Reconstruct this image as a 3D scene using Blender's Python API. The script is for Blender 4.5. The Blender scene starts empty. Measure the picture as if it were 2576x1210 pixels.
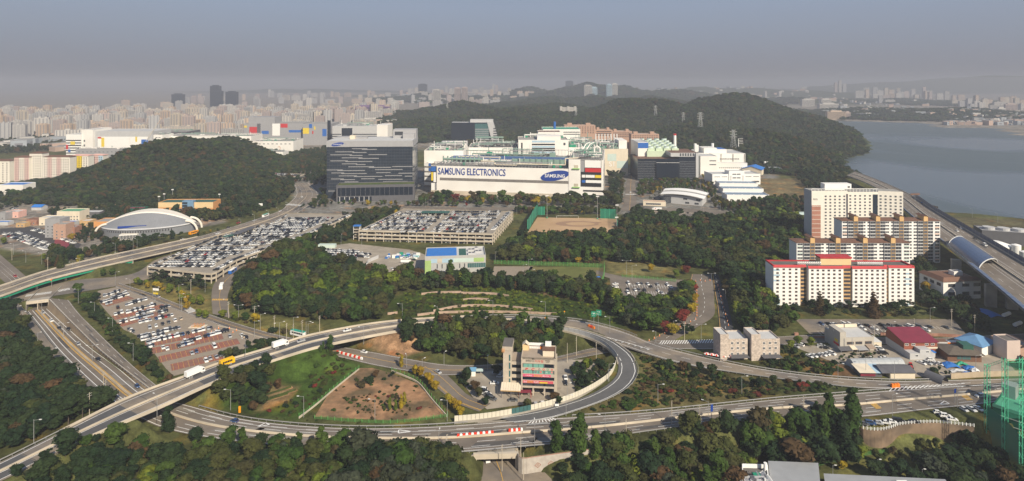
import bpy,math,random
import numpy as np
from mathutils import Vector,Matrix
R=math.radians
random.seed(7)
rng=np.random.default_rng(11)
S=bpy.context.scene
COL=S.collection
H,F,VH,UC=157.0,1509.0,205.0,1288.0
cam_d=bpy.data.cameras.new('camera');cam=bpy.data.objects.new('camera',cam_d);COL.objects.link(cam)
cam.location=(0,0,H);cam.rotation_euler=(R(90),0,0)
cam_d.sensor_width=36;cam_d.lens=36*F/2576;cam_d.shift_y=-(605-VH)/2576
cam_d.clip_start=1;cam_d.clip_end=90000
S.camera=cam
SUN_EL,SUN_AZ=36,31
w=bpy.data.worlds.new('World');S.world=w;w.use_nodes=True
nt=w.node_tree;nt.nodes.clear()
out=nt.nodes.new('ShaderNodeOutputWorld');bg=nt.nodes.new('ShaderNodeBackground')
sky=nt.nodes.new('ShaderNodeTexSky');sky.sky_type='NISHITA';sky.sun_disc=False
sky.sun_elevation=R(SUN_EL);sky.sun_rotation=R(180-SUN_AZ);sky.dust_density=4.0;sky.air_density=1.3;sky.altitude=100
tint=nt.nodes.new('ShaderNodeMix');tint.data_type='RGBA';tint.blend_type='MIX';tint.inputs[0].default_value=0.85
geo=nt.nodes.new('ShaderNodeTexCoord');sp=nt.nodes.new('ShaderNodeSeparateXYZ');ramp=nt.nodes.new('ShaderNodeValToRGB')
nt.links.new(geo.outputs['Generated'],sp.inputs[0]);nt.links.new(sp.outputs['Z'],ramp.inputs[0])
ramp.color_ramp.elements[0].position=0.0;ramp.color_ramp.elements[0].color=(4.75,4.65,5.2,1)
e=ramp.color_ramp.elements[1];e.position=1.0;e.color=(1.9,3.1,5.6,1)
for p_,c_ in ((.02,(4.75,4.85,5.6,1)),(.06,(4.75,5.25,6.5,1)),(.12,(4.9,5.8,7.7,1)),(.4,(2.7,3.9,6.4,1))):
 q=ramp.color_ramp.elements.new(p_);q.color=c_
nt.links.new(sky.outputs[0],tint.inputs[6]);nt.links.new(ramp.outputs[0],tint.inputs[7])
nt.links.new(tint.outputs[2],bg.inputs[0]);nt.links.new(bg.outputs[0],out.inputs[0])
bg.inputs[1].default_value=0.05
sun_d=bpy.data.lights.new('sun','SUN');sun=bpy.data.objects.new('sun',sun_d);COL.objects.link(sun)
sun_d.energy=5.0;sun_d.angle=R(0.5);sun_d.color=(1.0,0.89,0.72)
sv=Vector((math.sin(R(SUN_AZ))*math.cos(R(SUN_EL)),-math.cos(R(SUN_AZ))*math.cos(R(SUN_EL)),math.sin(R(SUN_EL))))
sun.rotation_euler=sv.to_track_quat('Z','Y').to_euler()
S.view_settings.view_transform='Standard';S.view_settings.look='None'
S.view_settings.exposure=0.42;S.view_settings.gamma=1.0;S.view_settings.use_curve_mapping=False
S.render.engine='CYCLES'
cy=S.cycles
cy.max_bounces=4;cy.diffuse_bounces=2;cy.glossy_bounces=2;cy.transmission_bounces=2;cy.transparent_max_bounces=6;cy.volume_bounces=1
cy.use_denoising=True;cy.sample_clamp_indirect=4
try:cy.denoiser='OPENIMAGEDENOISE'
except Exception:pass
HAZE=2.0e-4
def P(u,v,z=0.0):
 Y=(H-z)*F/(v-VH)
 return Vector(((u-UC)/F*Y,Y,z))
def PY(u,v,Y):
 return Vector(((u-UC)/F*Y,Y,H-(v-VH)/F*Y))
def ztop(v,Y):return H-(v-VH)/F*Y
MATS={}
def M(name,col=None,rough=.75,var=.12,scale=.25,metal=0.0,spec=.3,col2=None,scale2=.03,bump=0.0):
 if name in MATS:return MATS[name]
 m=bpy.data.materials.new(name);m.use_nodes=True;t=m.node_tree
 b=t.nodes['Principled BSDF']
 b.inputs['Roughness'].default_value=rough;b.inputs['Metallic'].default_value=metal
 b.inputs['Specular IOR Level'].default_value=spec
 if col is None:col=(.5,.5,.5)
 g=t.nodes.new('ShaderNodeNewGeometry')
 n1=t.nodes.new('ShaderNodeTexNoise');n1.inputs['Scale'].default_value=scale;n1.inputs['Detail'].default_value=5
 t.links.new(g.outputs['Position'],n1.inputs['Vector'])
 mp=t.nodes.new('ShaderNodeMapRange');mp.inputs[1].default_value=.3;mp.inputs[2].default_value=.7
 mp.inputs[3].default_value=1-var;mp.inputs[4].default_value=1+var
 t.links.new(n1.outputs[0],mp.inputs[0])
 mul=t.nodes.new('ShaderNodeMix');mul.data_type='RGBA';mul.blend_type='MULTIPLY';mul.inputs[0].default_value=1
 t.links.new(mp.outputs[0],mul.inputs[7])
 if col2:
  n2=t.nodes.new('ShaderNodeTexNoise');n2.inputs['Scale'].default_value=scale2;n2.inputs['Detail'].default_value=6
  t.links.new(g.outputs['Position'],n2.inputs['Vector'])
  r2=t.nodes.new('ShaderNodeValToRGB');r2.color_ramp.elements[0].position=.42;r2.color_ramp.elements[1].position=.6
  r2.color_ramp.elements[0].color=(*col,1);r2.color_ramp.elements[1].color=(*col2,1)
  t.links.new(n2.outputs[0],r2.inputs[0]);t.links.new(r2.outputs[0],mul.inputs[6])
 else :mul.inputs[6].default_value=(*col,1)
 t.links.new(mul.outputs[2],b.inputs['Base Color'])
 if bump:
  bp=t.nodes.new('ShaderNodeBump');bp.inputs['Strength'].default_value=.6;bp.inputs['Distance'].default_value=bump
  n3=t.nodes.new('ShaderNodeTexNoise');n3.inputs['Scale'].default_value=scale*3;n3.inputs['Detail'].default_value=4
  t.links.new(g.outputs['Position'],n3.inputs['Vector']);t.links.new(n3.outputs[0],bp.inputs['Height']);t.links.new(bp.outputs[0],b.inputs['Normal'])
 MATS[name]=m
 return m
M('white',(.80,.78,.73),.6,.04,.1,col2=(.74,.71,.66),scale2=.05);M('white_clean',(.80,.79,.76),.5,.03);M('cream',(.66,.58,.45),.7,.06);M('beige',(.55,.47,.36),.7,.08)
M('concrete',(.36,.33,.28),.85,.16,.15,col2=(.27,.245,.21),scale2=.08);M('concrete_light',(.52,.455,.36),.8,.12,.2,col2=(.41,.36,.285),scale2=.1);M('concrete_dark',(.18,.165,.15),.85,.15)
M('asphalt',(.15,.127,.105),.9,.10,.2,col2=(.185,.158,.13),scale2=.04);M('asphalt_dark',(.052,.052,.056),.9,.12,.2);M('asphalt_old',(.23,.19,.145),.9,.12,.3,col2=(.145,.13,.118),scale2=.05)
M('paving',(.27,.225,.175),.9,.1,.5);M('lot_tan',(.34,.295,.235),.9,.12,.2,col2=(.27,.235,.19),scale2=.06);M('brick_paving',(.27,.105,.075),.9,.12,.5,col2=(.22,.12,.09),scale2=.1)
M('line_white',(.72,.72,.70),.6,.12,1.0);M('line_yellow',(.62,.36,.06),.6,.15,1.0)
M('grey',(.30,.30,.31),.6,.06);M('grey_light',(.46,.46,.46),.6,.06);M('grey_dark',(.10,.10,.11),.6,.08);M('dark',(.03,.03,.035),.5,.1)
M('glass_dark',(.009,.015,.026),.22,.1,spec=.35);M('strip_grey',(.27,.27,.28),.6,.06);M('glass',(.022,.032,.048),.15,.15,spec=.5);M('glass_teal',(.05,.13,.13),.15,.15,spec=.6);M('window',(.05,.055,.065),.2,.3,.4,spec=.6)
M('red',(.50,.03,.03),.5,.08);M('blue',(.02,.12,.42),.5,.06);M('yellow',(.70,.52,.03),.5,.06);M('black',(.02,.02,.022),.5,.1)
M('logo_blue',(.015,.05,.26),.4,.02);M('roof_blue',(.03,.17,.52),.5,.08);M('roof_blue2',(.05,.11,.26),.5,.08);M('roof_red',(.42,.035,.04),.55,.1);M('maroon',(.20,.03,.05),.5,.1,bump=.0)
M('green_net',(.008,.11,.07),.8,.1);M('green_steel',(.10,.58,.34),.5,.08);M('pipe_green',(.22,.32,.27),.5,.12);M('green_paint',(.02,.26,.15),.5,.1)
M('steel',(.42,.42,.42),.4,.08,metal=.4);M('steel_white',(.62,.62,.60),.4,.05);M('orange_wall',(.62,.30,.11),.7,.06);M('peach',(.68,.50,.27),.7,.05)
M('pink',(.66,.40,.34),.7,.06);M('brick',(.26,.13,.09),.85,.12,1.0,col2=(.33,.18,.13),scale2=.3);M('brick_pink',(.42,.27,.20),.8,.12,1.0);M('brown_roof',(.16,.085,.055),.7,.12)
M('soil',(.34,.19,.10),.95,.3,.25,col2=(.12,.085,.045),scale2=.07,bump=.3);M('sand',(.46,.31,.18),.95,.06,.06,col2=(.40,.26,.145),scale2=.02);M('mud',(.30,.19,.12),.9,.1)
M('lawn',(.115,.125,.035),.95,.2,.1,col2=(.15,.13,.05),scale2=.03);M('grass',(.045,.085,.016),.95,.3,.15,col2=(.075,.095,.022),scale2=.04,bump=.4)
M('scrub',(.06,.065,.022),.95,.35,.2,col2=(.12,.085,.04),scale2=.04,bump=.5);M('vine',(.055,.095,.012),.9,.4,.3,col2=(.035,.055,.012),scale2=.07,bump=.8)
M('bark',(.09,.07,.05),.9,.2,2.0);M('rail_blue',(.045,.075,.15),.3,.1,spec=.6);M('tarp_blue',(.03,.14,.42),.6,.1);M('orange',(.75,.20,.02),.5,.05)
M('tan',(.50,.33,.16),.7,.08);M('gutter_green',(.30,.52,.18),.6,.05);M('sky_panel',(.38,.52,.62),.5,.05);M('purple',(.16,.09,.22),.7,.1)
class MB:
 def __init__(s):s.v=[];s.f=[];s.m=[];s.mats=[]
 def mi(s,mat):
  m=MATS[mat]if isinstance(mat,str)else mat
  if m not in s.mats:s.mats.append(m)
  return s.mats.index(m)
 def face(s,pts,mat):
  i=len(s.v);s.v.extend([tuple(p)for p in pts]);s.f.append(tuple(range(i,i+len(pts))));s.m.append(s.mi(mat));return s
 def box(s,x0,x1,y0,y1,z0,z1,mat,top=None):
  i=len(s.v);s.v+=[(x0,y0,z0),(x1,y0,z0),(x1,y1,z0),(x0,y1,z0),(x0,y0,z1),(x1,y0,z1),(x1,y1,z1),(x0,y1,z1)]
  a=s.mi(mat);b=s.mi(top)if top else a
  for q,k in (((0,3,2,1),a),((4,5,6,7),b),((0,1,5,4),a),((1,2,6,5),a),((2,3,7,6),a),((3,0,4,7),a)):
   s.f.append(tuple(i+j for j in q));s.m.append(k)
  return s
 def prism(s,poly,z0,z1,mat,top=None):
  n=len(poly);i=len(s.v);a=s.mi(mat);b=s.mi(top)if top else a
  ar=sum(poly[k][0]*poly[(k+1)%n][1]-poly[(k+1)%n][0]*poly[k][1]for k in range(n))
  if ar<0:poly=poly[::-1]
  s.v+=[(p[0],p[1],z0)for p in poly]+[(p[0],p[1],z1)for p in poly]
  s.f.append(tuple(range(i+n-1,i-1,-1)));s.m.append(a)
  s.f.append(tuple(range(i+n,i+2*n)));s.m.append(b)
  for k in range(n):
   l=(k+1)%n;s.f.append((i+k,i+l,i+n+l,i+n+k));s.m.append(a)
  return s
 def extrude_y(s,prof,y0,y1,mat,capmat=None,axis='y'):
  n=len(prof);i=len(s.v);a=s.mi(mat);c=s.mi(capmat)if capmat else a
  if axis=='y':s.v+=[(p[0],y0,p[1])for p in prof]+[(p[0],y1,p[1])for p in prof]
  else :s.v+=[(y0,p[0],p[1])for p in prof]+[(y1,p[0],p[1])for p in prof]
  s.f.append(tuple(range(i,i+n)));s.m.append(c);s.f.append(tuple(range(i+2*n-1,i+n-1,-1)));s.m.append(c)
  for k in range(n):
   l=(k+1)%n;s.f.append((i+k,i+n+k,i+n+l,i+l));s.m.append(a)
  return s
 def cyl(s,x,y,z0,z1,r,mat,n=10,r2=None):
  r2=r if r2 is None else r2;i=len(s.v);a=s.mi(mat)
  for k in range(n):t=2*math.pi*k/n;s.v.append((x+r*math.cos(t),y+r*math.sin(t),z0))
  for k in range(n):t=2*math.pi*k/n;s.v.append((x+r2*math.cos(t),y+r2*math.sin(t),z1))
  for k in range(n):l=(k+1)%n;s.f.append((i+k,i+l,i+n+l,i+n+k));s.m.append(a)
  s.f.append(tuple(range(i+n,i+2*n)));s.m.append(a);s.f.append(tuple(range(i+n-1,i-1,-1)));s.m.append(a)
  return s
 def tube(s,p,q,r,mat,n=5,r2=None):
  p=Vector(p);q=Vector(q);d=(q-p)
  if d.length<1e-6:return s
  d.normalize();up=Vector((0,0,1))if abs(d.z)<.9 else Vector((1,0,0));a=d.cross(up).normalized();b=a.cross(d)
  r2=r if r2 is None else r2;i=len(s.v);mi=s.mi(mat)
  for c,rr in ((p,r),(q,r2)):
   for k in range(n):t=2*math.pi*(k+.5)/n;s.v.append(tuple(c+a*rr*math.cos(t)+b*rr*math.sin(t)))
  for k in range(n):l=(k+1)%n;s.f.append((i+k,i+l,i+n+l,i+n+k));s.m.append(mi)
  s.f.append(tuple(range(i+n-1,i-1,-1)));s.m.append(mi);s.f.append(tuple(range(i+n,i+2*n)));s.m.append(mi)
  return s
 def pipe(s,pts,r,mat,n=6):
  for a,b in zip(pts[:-1],pts[1:]):s.tube(a,b,r,mat,n)
  return s
 def mesh(s,name):
  me=bpy.data.meshes.new(name);me.from_pydata(s.v,[],s.f)
  for m in s.mats:me.materials.append(m)
  me.polygons.foreach_set('material_index',s.m);me.update();return me
 def obj(s,name,parent=None,**kw):return mk(name,s.mesh(name),parent,**kw)
def mk(name,me,parent=None,loc=None,rot=None,**kw):
 o=bpy.data.objects.new(name,me);COL.objects.link(o)
 if parent is not None:o.parent=parent
 if loc is not None:o.location=loc
 if rot is not None:o.rotation_euler=(0,0,rot)
 for k,v in kw.items():o[k]=v
 return o
def thing(name,label,cat,loc=(0,0,0),rot=0,group=None):
 o=mk(name,None,None,loc,rot,label=label,category=cat)
 if group:o['group']=group
 return o
def struct(mb,name):return mb.obj(name,kind='structure')
def inst(name,me,parent,loc=(0,0,0),rot=0):
 o=bpy.data.objects.new(name,me);o.parent=parent;o.location=loc
 if rot:o.rotation_euler=(0,0,rot)
 COL.objects.link(o);return o
ORD=lambda n:f"{n}{'th' if 10 <= n % 100 <= 20 else {1: 'st', 2: 'nd', 3: 'rd'}.get(n % 10, 'th')}"
WORD=['zeroth','first','second','third','fourth','fifth','sixth','seventh','eighth','ninth','tenth','eleventh','twelfth']
def ordn(n):return WORD[n]if n<len(WORD)else ORD(n)
def spline(pts,n):
 pts=[np.array(p,float)for p in pts]
 if len(pts)==2:dense=[pts[0]+(pts[1]-pts[0])*t for t in np.linspace(0,1,60)]
 else :
  ext=[2*pts[0]-pts[1]]+pts+[2*pts[-1]-pts[-2]];dense=[]
  for i in range(1,len(ext)-2):
   p0,p1,p2,p3=ext[i-1:i+3]
   for t in np.linspace(0,1,16,endpoint=False):
    dense.append(.5*((2*p1)+(-p0+p2)*t+(2*p0-5*p1+4*p2-p3)*t*t+(-p0+3*p1-3*p2+p3)*t**3))
  dense.append(pts[-1])
 dense=np.array(dense);d=np.r_[0,np.cumsum(np.linalg.norm(np.diff(dense,axis=0),axis=1))]
 s=np.linspace(0,d[-1],n)
 return np.stack([np.interp(s,d,dense[:,k])for k in range(3)],1)
def PP(pts,z=0):return [P(p[0],p[1],p[2]if len(p)>2 else z)for p in pts]
class Road:
 def __init__(s,a,b,n=80,z=0):
  s.L=spline(PP(a,z),n);s.Rt=spline(PP(b,z),n);s.n=n
  s.mid=(s.L+s.Rt)/2;s.s=np.r_[0,np.cumsum(np.linalg.norm(np.diff(s.mid,axis=0),axis=1))];s.len=s.s[-1]
 def at(s,t,d,dz=0.0):
  i=np.array([np.interp(d,s.s,s.L[:,k])for k in range(3)]);j=np.array([np.interp(d,s.s,s.Rt[:,k])for k in range(3)])
  p=i+(j-i)*t;return Vector((p[0],p[1],p[2]+dz))
 def width(s,d):return (s.at(1,d)-s.at(0,d)).length
 def dirn(s,d):return (s.at(.5,min(d+1,s.len))-s.at(.5,max(d-1,0))).normalized()
 def near(s,u,v,z=0):
  p=P(u,v,z);q=np.linalg.norm(s.mid[:,:2]-np.array(p[:2]),axis=1);return s.s[int(q.argmin())]
def sheet(mb,rd,t0,t1,d0,d1,mat,dz,step=5):
 n=max(2,int((d1-d0)/step)+1);ds=np.linspace(d0,d1,n)
 for a,b in zip(ds[:-1],ds[1:]):
  mb.face([rd.at(t0,a,dz),rd.at(t0,b,dz),rd.at(t1,b,dz),rd.at(t1,a,dz)],mat)
def fix_up(mb):
 for i,f in enumerate(mb.f):
  a,b,c=(np.array(mb.v[k])for k in f[:3])
  if np.cross(b-a,c-b)[2]<0:mb.f[i]=tuple(reversed(f))
 return mb
def rail(mb,rd,t,d0,d1,prof,mat,off=0,dz=0,step=6):
 """sweep a profile [(across, up)...] along the line at fraction t"""
 n=max(2,int((d1-d0)/step)+1);ds=np.linspace(d0,d1,n);rows=[]
 for d in ds:
  c=rd.at(t,d,dz);tg=rd.dirn(d);sd=Vector((tg.y,-tg.x,0)).normalized()
  rows.append([c+sd*(off+a)+Vector((0,0,h))for a,h in prof])
 m=len(prof)
 for r0,r1 in zip(rows[:-1],rows[1:]):
  for k in range(m):l=(k+1)%m;mb.face([r0[k],r1[k],r1[l],r0[l]],mat)
 mb.face(rows[0],mat);mb.face(rows[-1][::-1],mat)
BOX=lambda w,h,z=0:[(-w/2,z),(w/2,z),(w/2,h),(-w/2,h)]
JERSEY=[(-.32,0),(.32,0),(.12,.9),(-.12,.9)]
trunk=Road([(69,783,-6),(95,815,-5.4),(150,884,-3.5),(240,972,-1.5),(330,1040,0),(437,1085,0),(642,1116,0),(870,1132,0),(1103,1141,0),(1321,1124,0),(1445,1112,0),(1719,1074,0),(1950,1054,0),(2139,1052,0),(2342,1030,0),(2475,1016,0),(2700,985,0)],[(119,777,-6),(175,828,-5.2),(231,876,-4),(300,926,-2.8),(368,982,-1.2),(420,1005,0),(477,1020,0),(629,1057,0),(847,1076,0),(1066,1074,0),(1321,1056,0),(1389,1052,0),(1632,1037,0),(1950,1005,0),(2100,993,0),(2237,982,0),(2391,972,0),(2700,950,0)],170)
frontage=Road([(121,750,0),(150,780,0),(200,830,0),(249,878,0),(310,927,0),(372,975,0),(410,1006,0)],[(173,755,0),(200,790,0),(245,835,0),(291,880,0),(345,930,0),(396,972,0),(440,1010,0)],50)
lane_left=Road([(22,758,0),(68,815,0),(116,878,0),(180,940,0),(240,990,0)],[(45,763,0),(90,815,0),(140,878,0),(222,957,0),(262,998,0)],50)
flyover=Road([(-120,1216,10),(0,1163,10),(165,1081,9.5),(327,1001,9),(468,948,9),(561,912,8.5),(692,873,8),(775,846,8),(941,815,7),(1097,801,6),(1221,796,5.5),(1321,795,5),(1383,798,4.5),(1476,809,3.5),(1570,834,2),(1645,865,1),(1757,895,.3),(1904,926,.1),(2062,947,0),(2237,958,0),(2391,956,0),(2700,949,0)],[(-60,1240,10),(20,1203,10),(218,1104,9.5),(405,1024,9),(511,975,9),(600,938,8.5),(722,897,8),(822,869,8),(1000,834,7),(1115,818,6),(1221,812,5.5),(1300,814,5),(1352,820,4.5),(1440,833,3.5),(1530,858,2),(1610,886,1),(1730,919,.3),(1904,946,.1),(2062,966,0),(2195,978,0),(2391,974,0),(2700,966,0)],150)
loop=Road([(1383,817,4.2),(1450,828,4),(1500,842,4),(1539,858,4),(1572,880,3.5),(1590,897,3),(1603,926,2),(1601,945,1.5),(1582,973,1),(1539,1000,.5),(1476,1025,.1),(1389,1052,0),(1300,1065,0)],[(1375,824,4.2),(1430,836,4),(1480,851,4),(1518,869,4),(1541,888,3.5),(1553,905,3),(1556,926,2),(1549,948,1.5),(1528,968,1),(1490,990,.5),(1440,1009,.1),(1351,1033,0),(1250,1050,0)],110)
boulevard=Road([(-60,738,6),(0,721,6),(125,680,6),(281,642,5),(405,616,2),(530,587,.5),(692,535,0),(722,515,0),(745,490,0),(742,465,0)],[(-60,762,6),(0,746,6),(131,701,6),(324,656,5),(455,626,2),(560,600,.5),(705,557,0),(765,525,0),(800,490,0),(775,460,0)],90)
cross_st=Road([(-40,765),(60,738),(180,706),(330,690),(400,650),(500,622)],[(-40,800),(60,757),(200,735),(360,706),(430,672),(520,640)],60,0)
service=Road([(640,645),(600,665),(560,690),(538,715),(532,745),(535,790)],[(665,650),(625,680),(592,706),(577,730),(572,760),(580,800)],50,0)
local_rd=Road([(300,712),(380,738),(450,765),(525,790),(600,815),(700,843),(800,862),(880,876),(950,888),(1040,905),(1130,918),(1250,916),(1400,897),(1480,878),(1560,866),(1660,856),(1810,856),(1990,845),(2060,843),(2240,850),(2360,850),(2600,838)],[(290,722),(370,750),(440,778),(510,803),(590,830),(690,858),(780,884),(860,900),(935,918),(1020,933),(1110,945),(1250,934),(1400,912),(1500,893),(1570,882),(1660,878),(1810,878),(1990,866),(2060,862),(2240,866),(2360,866),(2600,858)],130,0)
branch=Road([(1080,915),(1120,940),(1150,968),(1180,996),(1235,1015)],[(1045,935),(1075,955),(1110,985),(1150,1015),(1205,1036)],40,0)
curve_rd=Road([(1740,690),(1735,720),(1748,752),(1740,785),(1700,815),(1640,855)],[(1790,690),(1795,720),(1797,760),(1795,795),(1750,825),(1690,860)],60,0)
new_rd=Road([(1793,690),(1797,730),(1805,775),(1812,855)],[(1806,690),(1825,740),(1835,780),(1850,855)],40,0)
lot_rd=Road([(1500,680),(1560,694),(1640,700),(1740,705)],[(1500,690),(1560,706),(1640,712),(1740,722)],30,0)
plant_st=Road([(1588,400),(1578,450),(1572,490),(1566,530)],[(1602,400),(1598,450),(1600,490),(1602,530)],40,0)
plant_rd=Road([(742,540),(860,535),(1000,521),(1200,522),(1400,521),(1600,522),(1800,528),(1850,540)],[(760,548),(880,542),(1000,528),(1200,529),(1400,528),(1600,529),(1780,537),(1850,550)],60,0)
express=Road([(2130,441,14),(2180,461,14),(2230,488,15),(2290,542,17),(2367,606,18),(2470,690,18),(2540,748,18),(2660,850,18)],[(2150,432,14),(2205,452,14),(2290,490,15),(2348,528,17),(2430,577,18),(2520,630,18),(2620,688,18),(2800,790,18)],80)
under_rd=Road([(1207,1100),(1205,1140),(1203,1170),(1200,1210),(1190,1300)],[(1298,1100),(1310,1140),(1345,1170),(1390,1210),(1400,1300)],30,-6)
left_rd=Road([(-60,655),(0,700),(25,724)],[(-60,585),(0,640),(78,706)],20,0)
GX=np.unique(np.r_[-np.geomspace(640,42000,90),np.arange(-640,641,4.0),np.geomspace(640,42000,90)])
GY=np.unique(np.r_[[-900,-300,0,120],np.arange(180,460,2.5),np.arange(460,1100,4.5),np.geomspace(1100,2600,130),np.geomspace(2600,44000,70)])
XX,YY=np.meshgrid(GX,GY)
def bump(px,py,h,sx,sy,rot=0,p=1.0):
 c,s_=math.cos(rot),math.sin(rot);dx,dy=XX-px,YY-py
 a=(dx*c+dy*s_)/sx;b=(-dx*s_+dy*c)/sy
 return h*np.exp(-.5*(a*a+b*b)**p)
def ridge(u,v,Y,sx,sy,p=1.0,trees=8):
 q=PY(u,v,Y);return bump(q.x,Y,max(q.z-trees,2.0),sx,sy,0,p)
HILLS=[('left',[(482,354,1060,80,140,1.15),(398,400,990,46,75,1.1),(590,402,980,52,85,1.2),(680,455,920,36,60,1.2),(320,436,950,36,50,1.2)]),('right',[(1500,272,1950,190,180,1.2),(1640,246,2000,150,220,1.2),(1830,242,1900,150,210,1.2),(1960,285,1750,130,190,1.2),(2080,322,1560,110,150,1.3),(1730,268,1850,150,200,1),(1740,330,1600,150,120,1.2),(1900,340,1420,130,130,1.2),(1790,306,1420,110,110,1),(1900,334,1270,90,110,1),(2010,372,1150,66,95,1.1),(2095,408,1050,42,60,1.2)]),('centre',[(1380,268,2300,260,180,1.1),(1180,262,2350,230,170,1.1),(1010,292,2250,160,150,1.1),(1290,262,2400,240,170,1),(900,318,2200,120,90,1.1),(1010,306,1950,110,130,1),(1150,285,1980,190,190,1),(1290,277,2050,190,190,1)]),('second',[(1560,242,3200,380,260,1),(1380,246,3400,260,240,1.1),(1280,262,3000,200,160,1.1)]),('third',[(1510,214,4600,320,300,1.1),(1420,232,4600,260,300,1.1),(1650,228,4700,400,300,1),(1345,224,5200,220,260,1),(1120,238,5000,260,260,1.1)]),('far',[(1800,216,6500,700,400,1),(2000,224,6200,500,350,1),(1080,233,6500,500,300,1),(260,236,7200,500,300,1),(60,240,6800,450,300,1),(2500,188,9000,1400,500,1),(2200,206,8800,800,500,1),(760,222,9000,900,400,1),(2050,246,4300,200,200,1)]),('shore',[(2330,268,2650,240,150,1.2),(2200,272,2900,200,150,1.2),(2450,272,2700,160,110,1.2),(2110,277,3050,140,120,1.2),(2560,250,4200,420,220,1.1),(2560,320,1950,70,40,1.2),(2330,248,4800,500,200,1)]),]
Z=np.zeros_like(XX);HZ={}
for nm,rows in HILLS:
 hz=np.zeros_like(XX)
 for r in rows:hz=np.maximum(hz,ridge(*r))if True else hz
 hs=sum(ridge(*r)**3 for r in rows)**(1/3.);hz=hz*.5+np.minimum(hs,hz*1.15)*.5
 hz=np.where(hz<1.2,0,hz-1.2);HZ[nm]=hz;Z=np.maximum(Z,hz)
Z+=(np.sin(XX/37+1.3)*np.sin(YY/41)+np.sin(XX/83+YY/59))*np.clip(Z/30,0,1)*3.5
Z+=(np.sin(XX/61+np.sin(YY/97)*2)*7+np.sin(XX/133-YY/171)*7-np.abs(np.sin(XX/88+YY/140+np.sin(YY/60)))*13+5)*np.clip(Z/45,0,1)
GCOL=np.zeros(XX.shape+(3,));GCOL[:]=(.07,.075,.026)
def inside(poly,X,Y):
 r=np.zeros(X.shape,bool);n=len(poly)
 for i in range(n):
  x0,y0=poly[i][0],poly[i][1];x1,y1=poly[(i+1)%n][0],poly[(i+1)%n][1]
  if y0==y1:continue
  c=((y0>Y)!=(y1>Y))&(X<(x1-x0)*(Y-y0)/(y1-y0)+x0);r^=c
 return r
def segdist(poly,X,Y,closed=True):
 d=np.full(X.shape,1e9);n=len(poly)
 for i in range(n if closed else n-1):
  a=np.array(poly[i][:2],float);b=np.array(poly[(i+1)%n][:2],float);ab=b-a;L=max(ab@ab,1e-9)
  t=np.clip(((X-a[0])*ab[0]+(Y-a[1])*ab[1])/L,0,1)
  d=np.minimum(d,np.hypot(X-a[0]-t*ab[0],Y-a[1]-t*ab[1]))
 return d
def window_of(xs,ys,pad):
 i0,i1=np.searchsorted(GX,[min(xs)-pad,max(xs)+pad]);j0,j1=np.searchsorted(GY,[min(ys)-pad,max(ys)+pad])
 return slice(max(j0-1,0),j1+1),slice(max(i0-1,0),i1+1)
def carve(poly,z,fall=8,margin=2.0):
 sl=window_of([p[0]for p in poly],[p[1]for p in poly],fall+margin);X,Y=XX[sl],YY[sl]
 ins=inside(poly,X,Y);d=np.where(ins,0,np.maximum(segdist(poly,X,Y)-margin,0));wt=np.clip(1-d/fall,0,1)
 wt=wt*wt*(3-2*wt);Z[sl]=Z[sl]*(1-wt)+z*wt
def paint(poly,col,feather=6):
 sl=window_of([p[0]for p in poly],[p[1]for p in poly],feather);X,Y=XX[sl],YY[sl]
 ins=inside(poly,X,Y);d=np.where(ins,0,segdist(poly,X,Y));wt=np.clip(1-d/feather,0,1)[...,None]
 GCOL[sl]=GCOL[sl]*(1-wt)+np.array(col)*wt
def carve_road(rd,margin=2.5,fall=10,dz=-.2,d0=0,d1=1e9):
 k=(rd.s>=d0)&(rd.s<=d1);mid,hw=rd.mid[k],np.linalg.norm(rd.L-rd.Rt,axis=1)[k]/2
 pad=fall+margin+hw.max();sl=window_of(mid[:,0],mid[:,1],pad);X,Y=XX[sl],YY[sl]
 best=np.full(X.shape,1e9);zz=np.zeros(X.shape);hh=np.zeros(X.shape)
 for i in range(len(mid)-1):
  a,b=mid[i],mid[i+1];ab=b[:2]-a[:2];L=max(ab@ab,1e-9)
  t=np.clip(((X-a[0])*ab[0]+(Y-a[1])*ab[1])/L,0,1);d=np.hypot(X-a[0]-t*ab[0],Y-a[1]-t*ab[1])
  m=d<best;best=np.where(m,d,best);zz=np.where(m,a[2]+(b[2]-a[2])*t,zz);hh=np.where(m,hw[i]+(hw[i+1]-hw[i])*t,hh)
 wt=np.clip(1-(best-hh-margin)/fall,0,1);wt=wt*wt*(3-2*wt)if fall>4 else wt
 Z[sl]=Z[sl]*(1-wt)+(zz+dz)*wt
W2=lambda pts,z=0:[tuple(p[:2])for p in PP(pts,z)]
paint([(-9000,1450),(9000,1450),(9000,30000),(-9000,30000)],(.20,.185,.16),120)
paint(W2([(0,400),(620,400),(1000,420),(1950,440),(1960,500),(1870,545),(1250,530),(760,540),(740,480),(600,440),(0,420)]),(.16,.155,.14),8)
paint(W2([(0,490),(160,500),(330,520),(560,520),(560,560),(240,620),(230,660),(0,620)]),(.20,.18,.155),6)
paint(W2([(1900,450),(2020,450),(2080,560),(1990,560)]),(.15,.12,.06),8)
for hz in HZ.values():
 wt=np.clip(hz/6,0,1)[...,None];GCOL[:]=GCOL*(1-wt)+np.array((.04,.05,.022))*wt
LAKE=W2([(2083,300),(2160,306),(2290,309),(2370,322),(2480,322),(2540,340),(2900,348),(3600,360),(3300,548),(2576,545),(2450,532),(2368,528),(2330,505),(2205,458),(2150,442),(2120,425),(2130,400),(2186,388),(2170,360),(2140,335),(2100,315)])
carve(LAKE,-4,14,0)
SE=W2([(1395,1160),(1500,1130),(1800,1105),(2040,1090),(2180,1095),(2500,1100),(2800,1100),(2800,1400),(1395,1400)]);carve(SE,-9,9,0)
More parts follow.
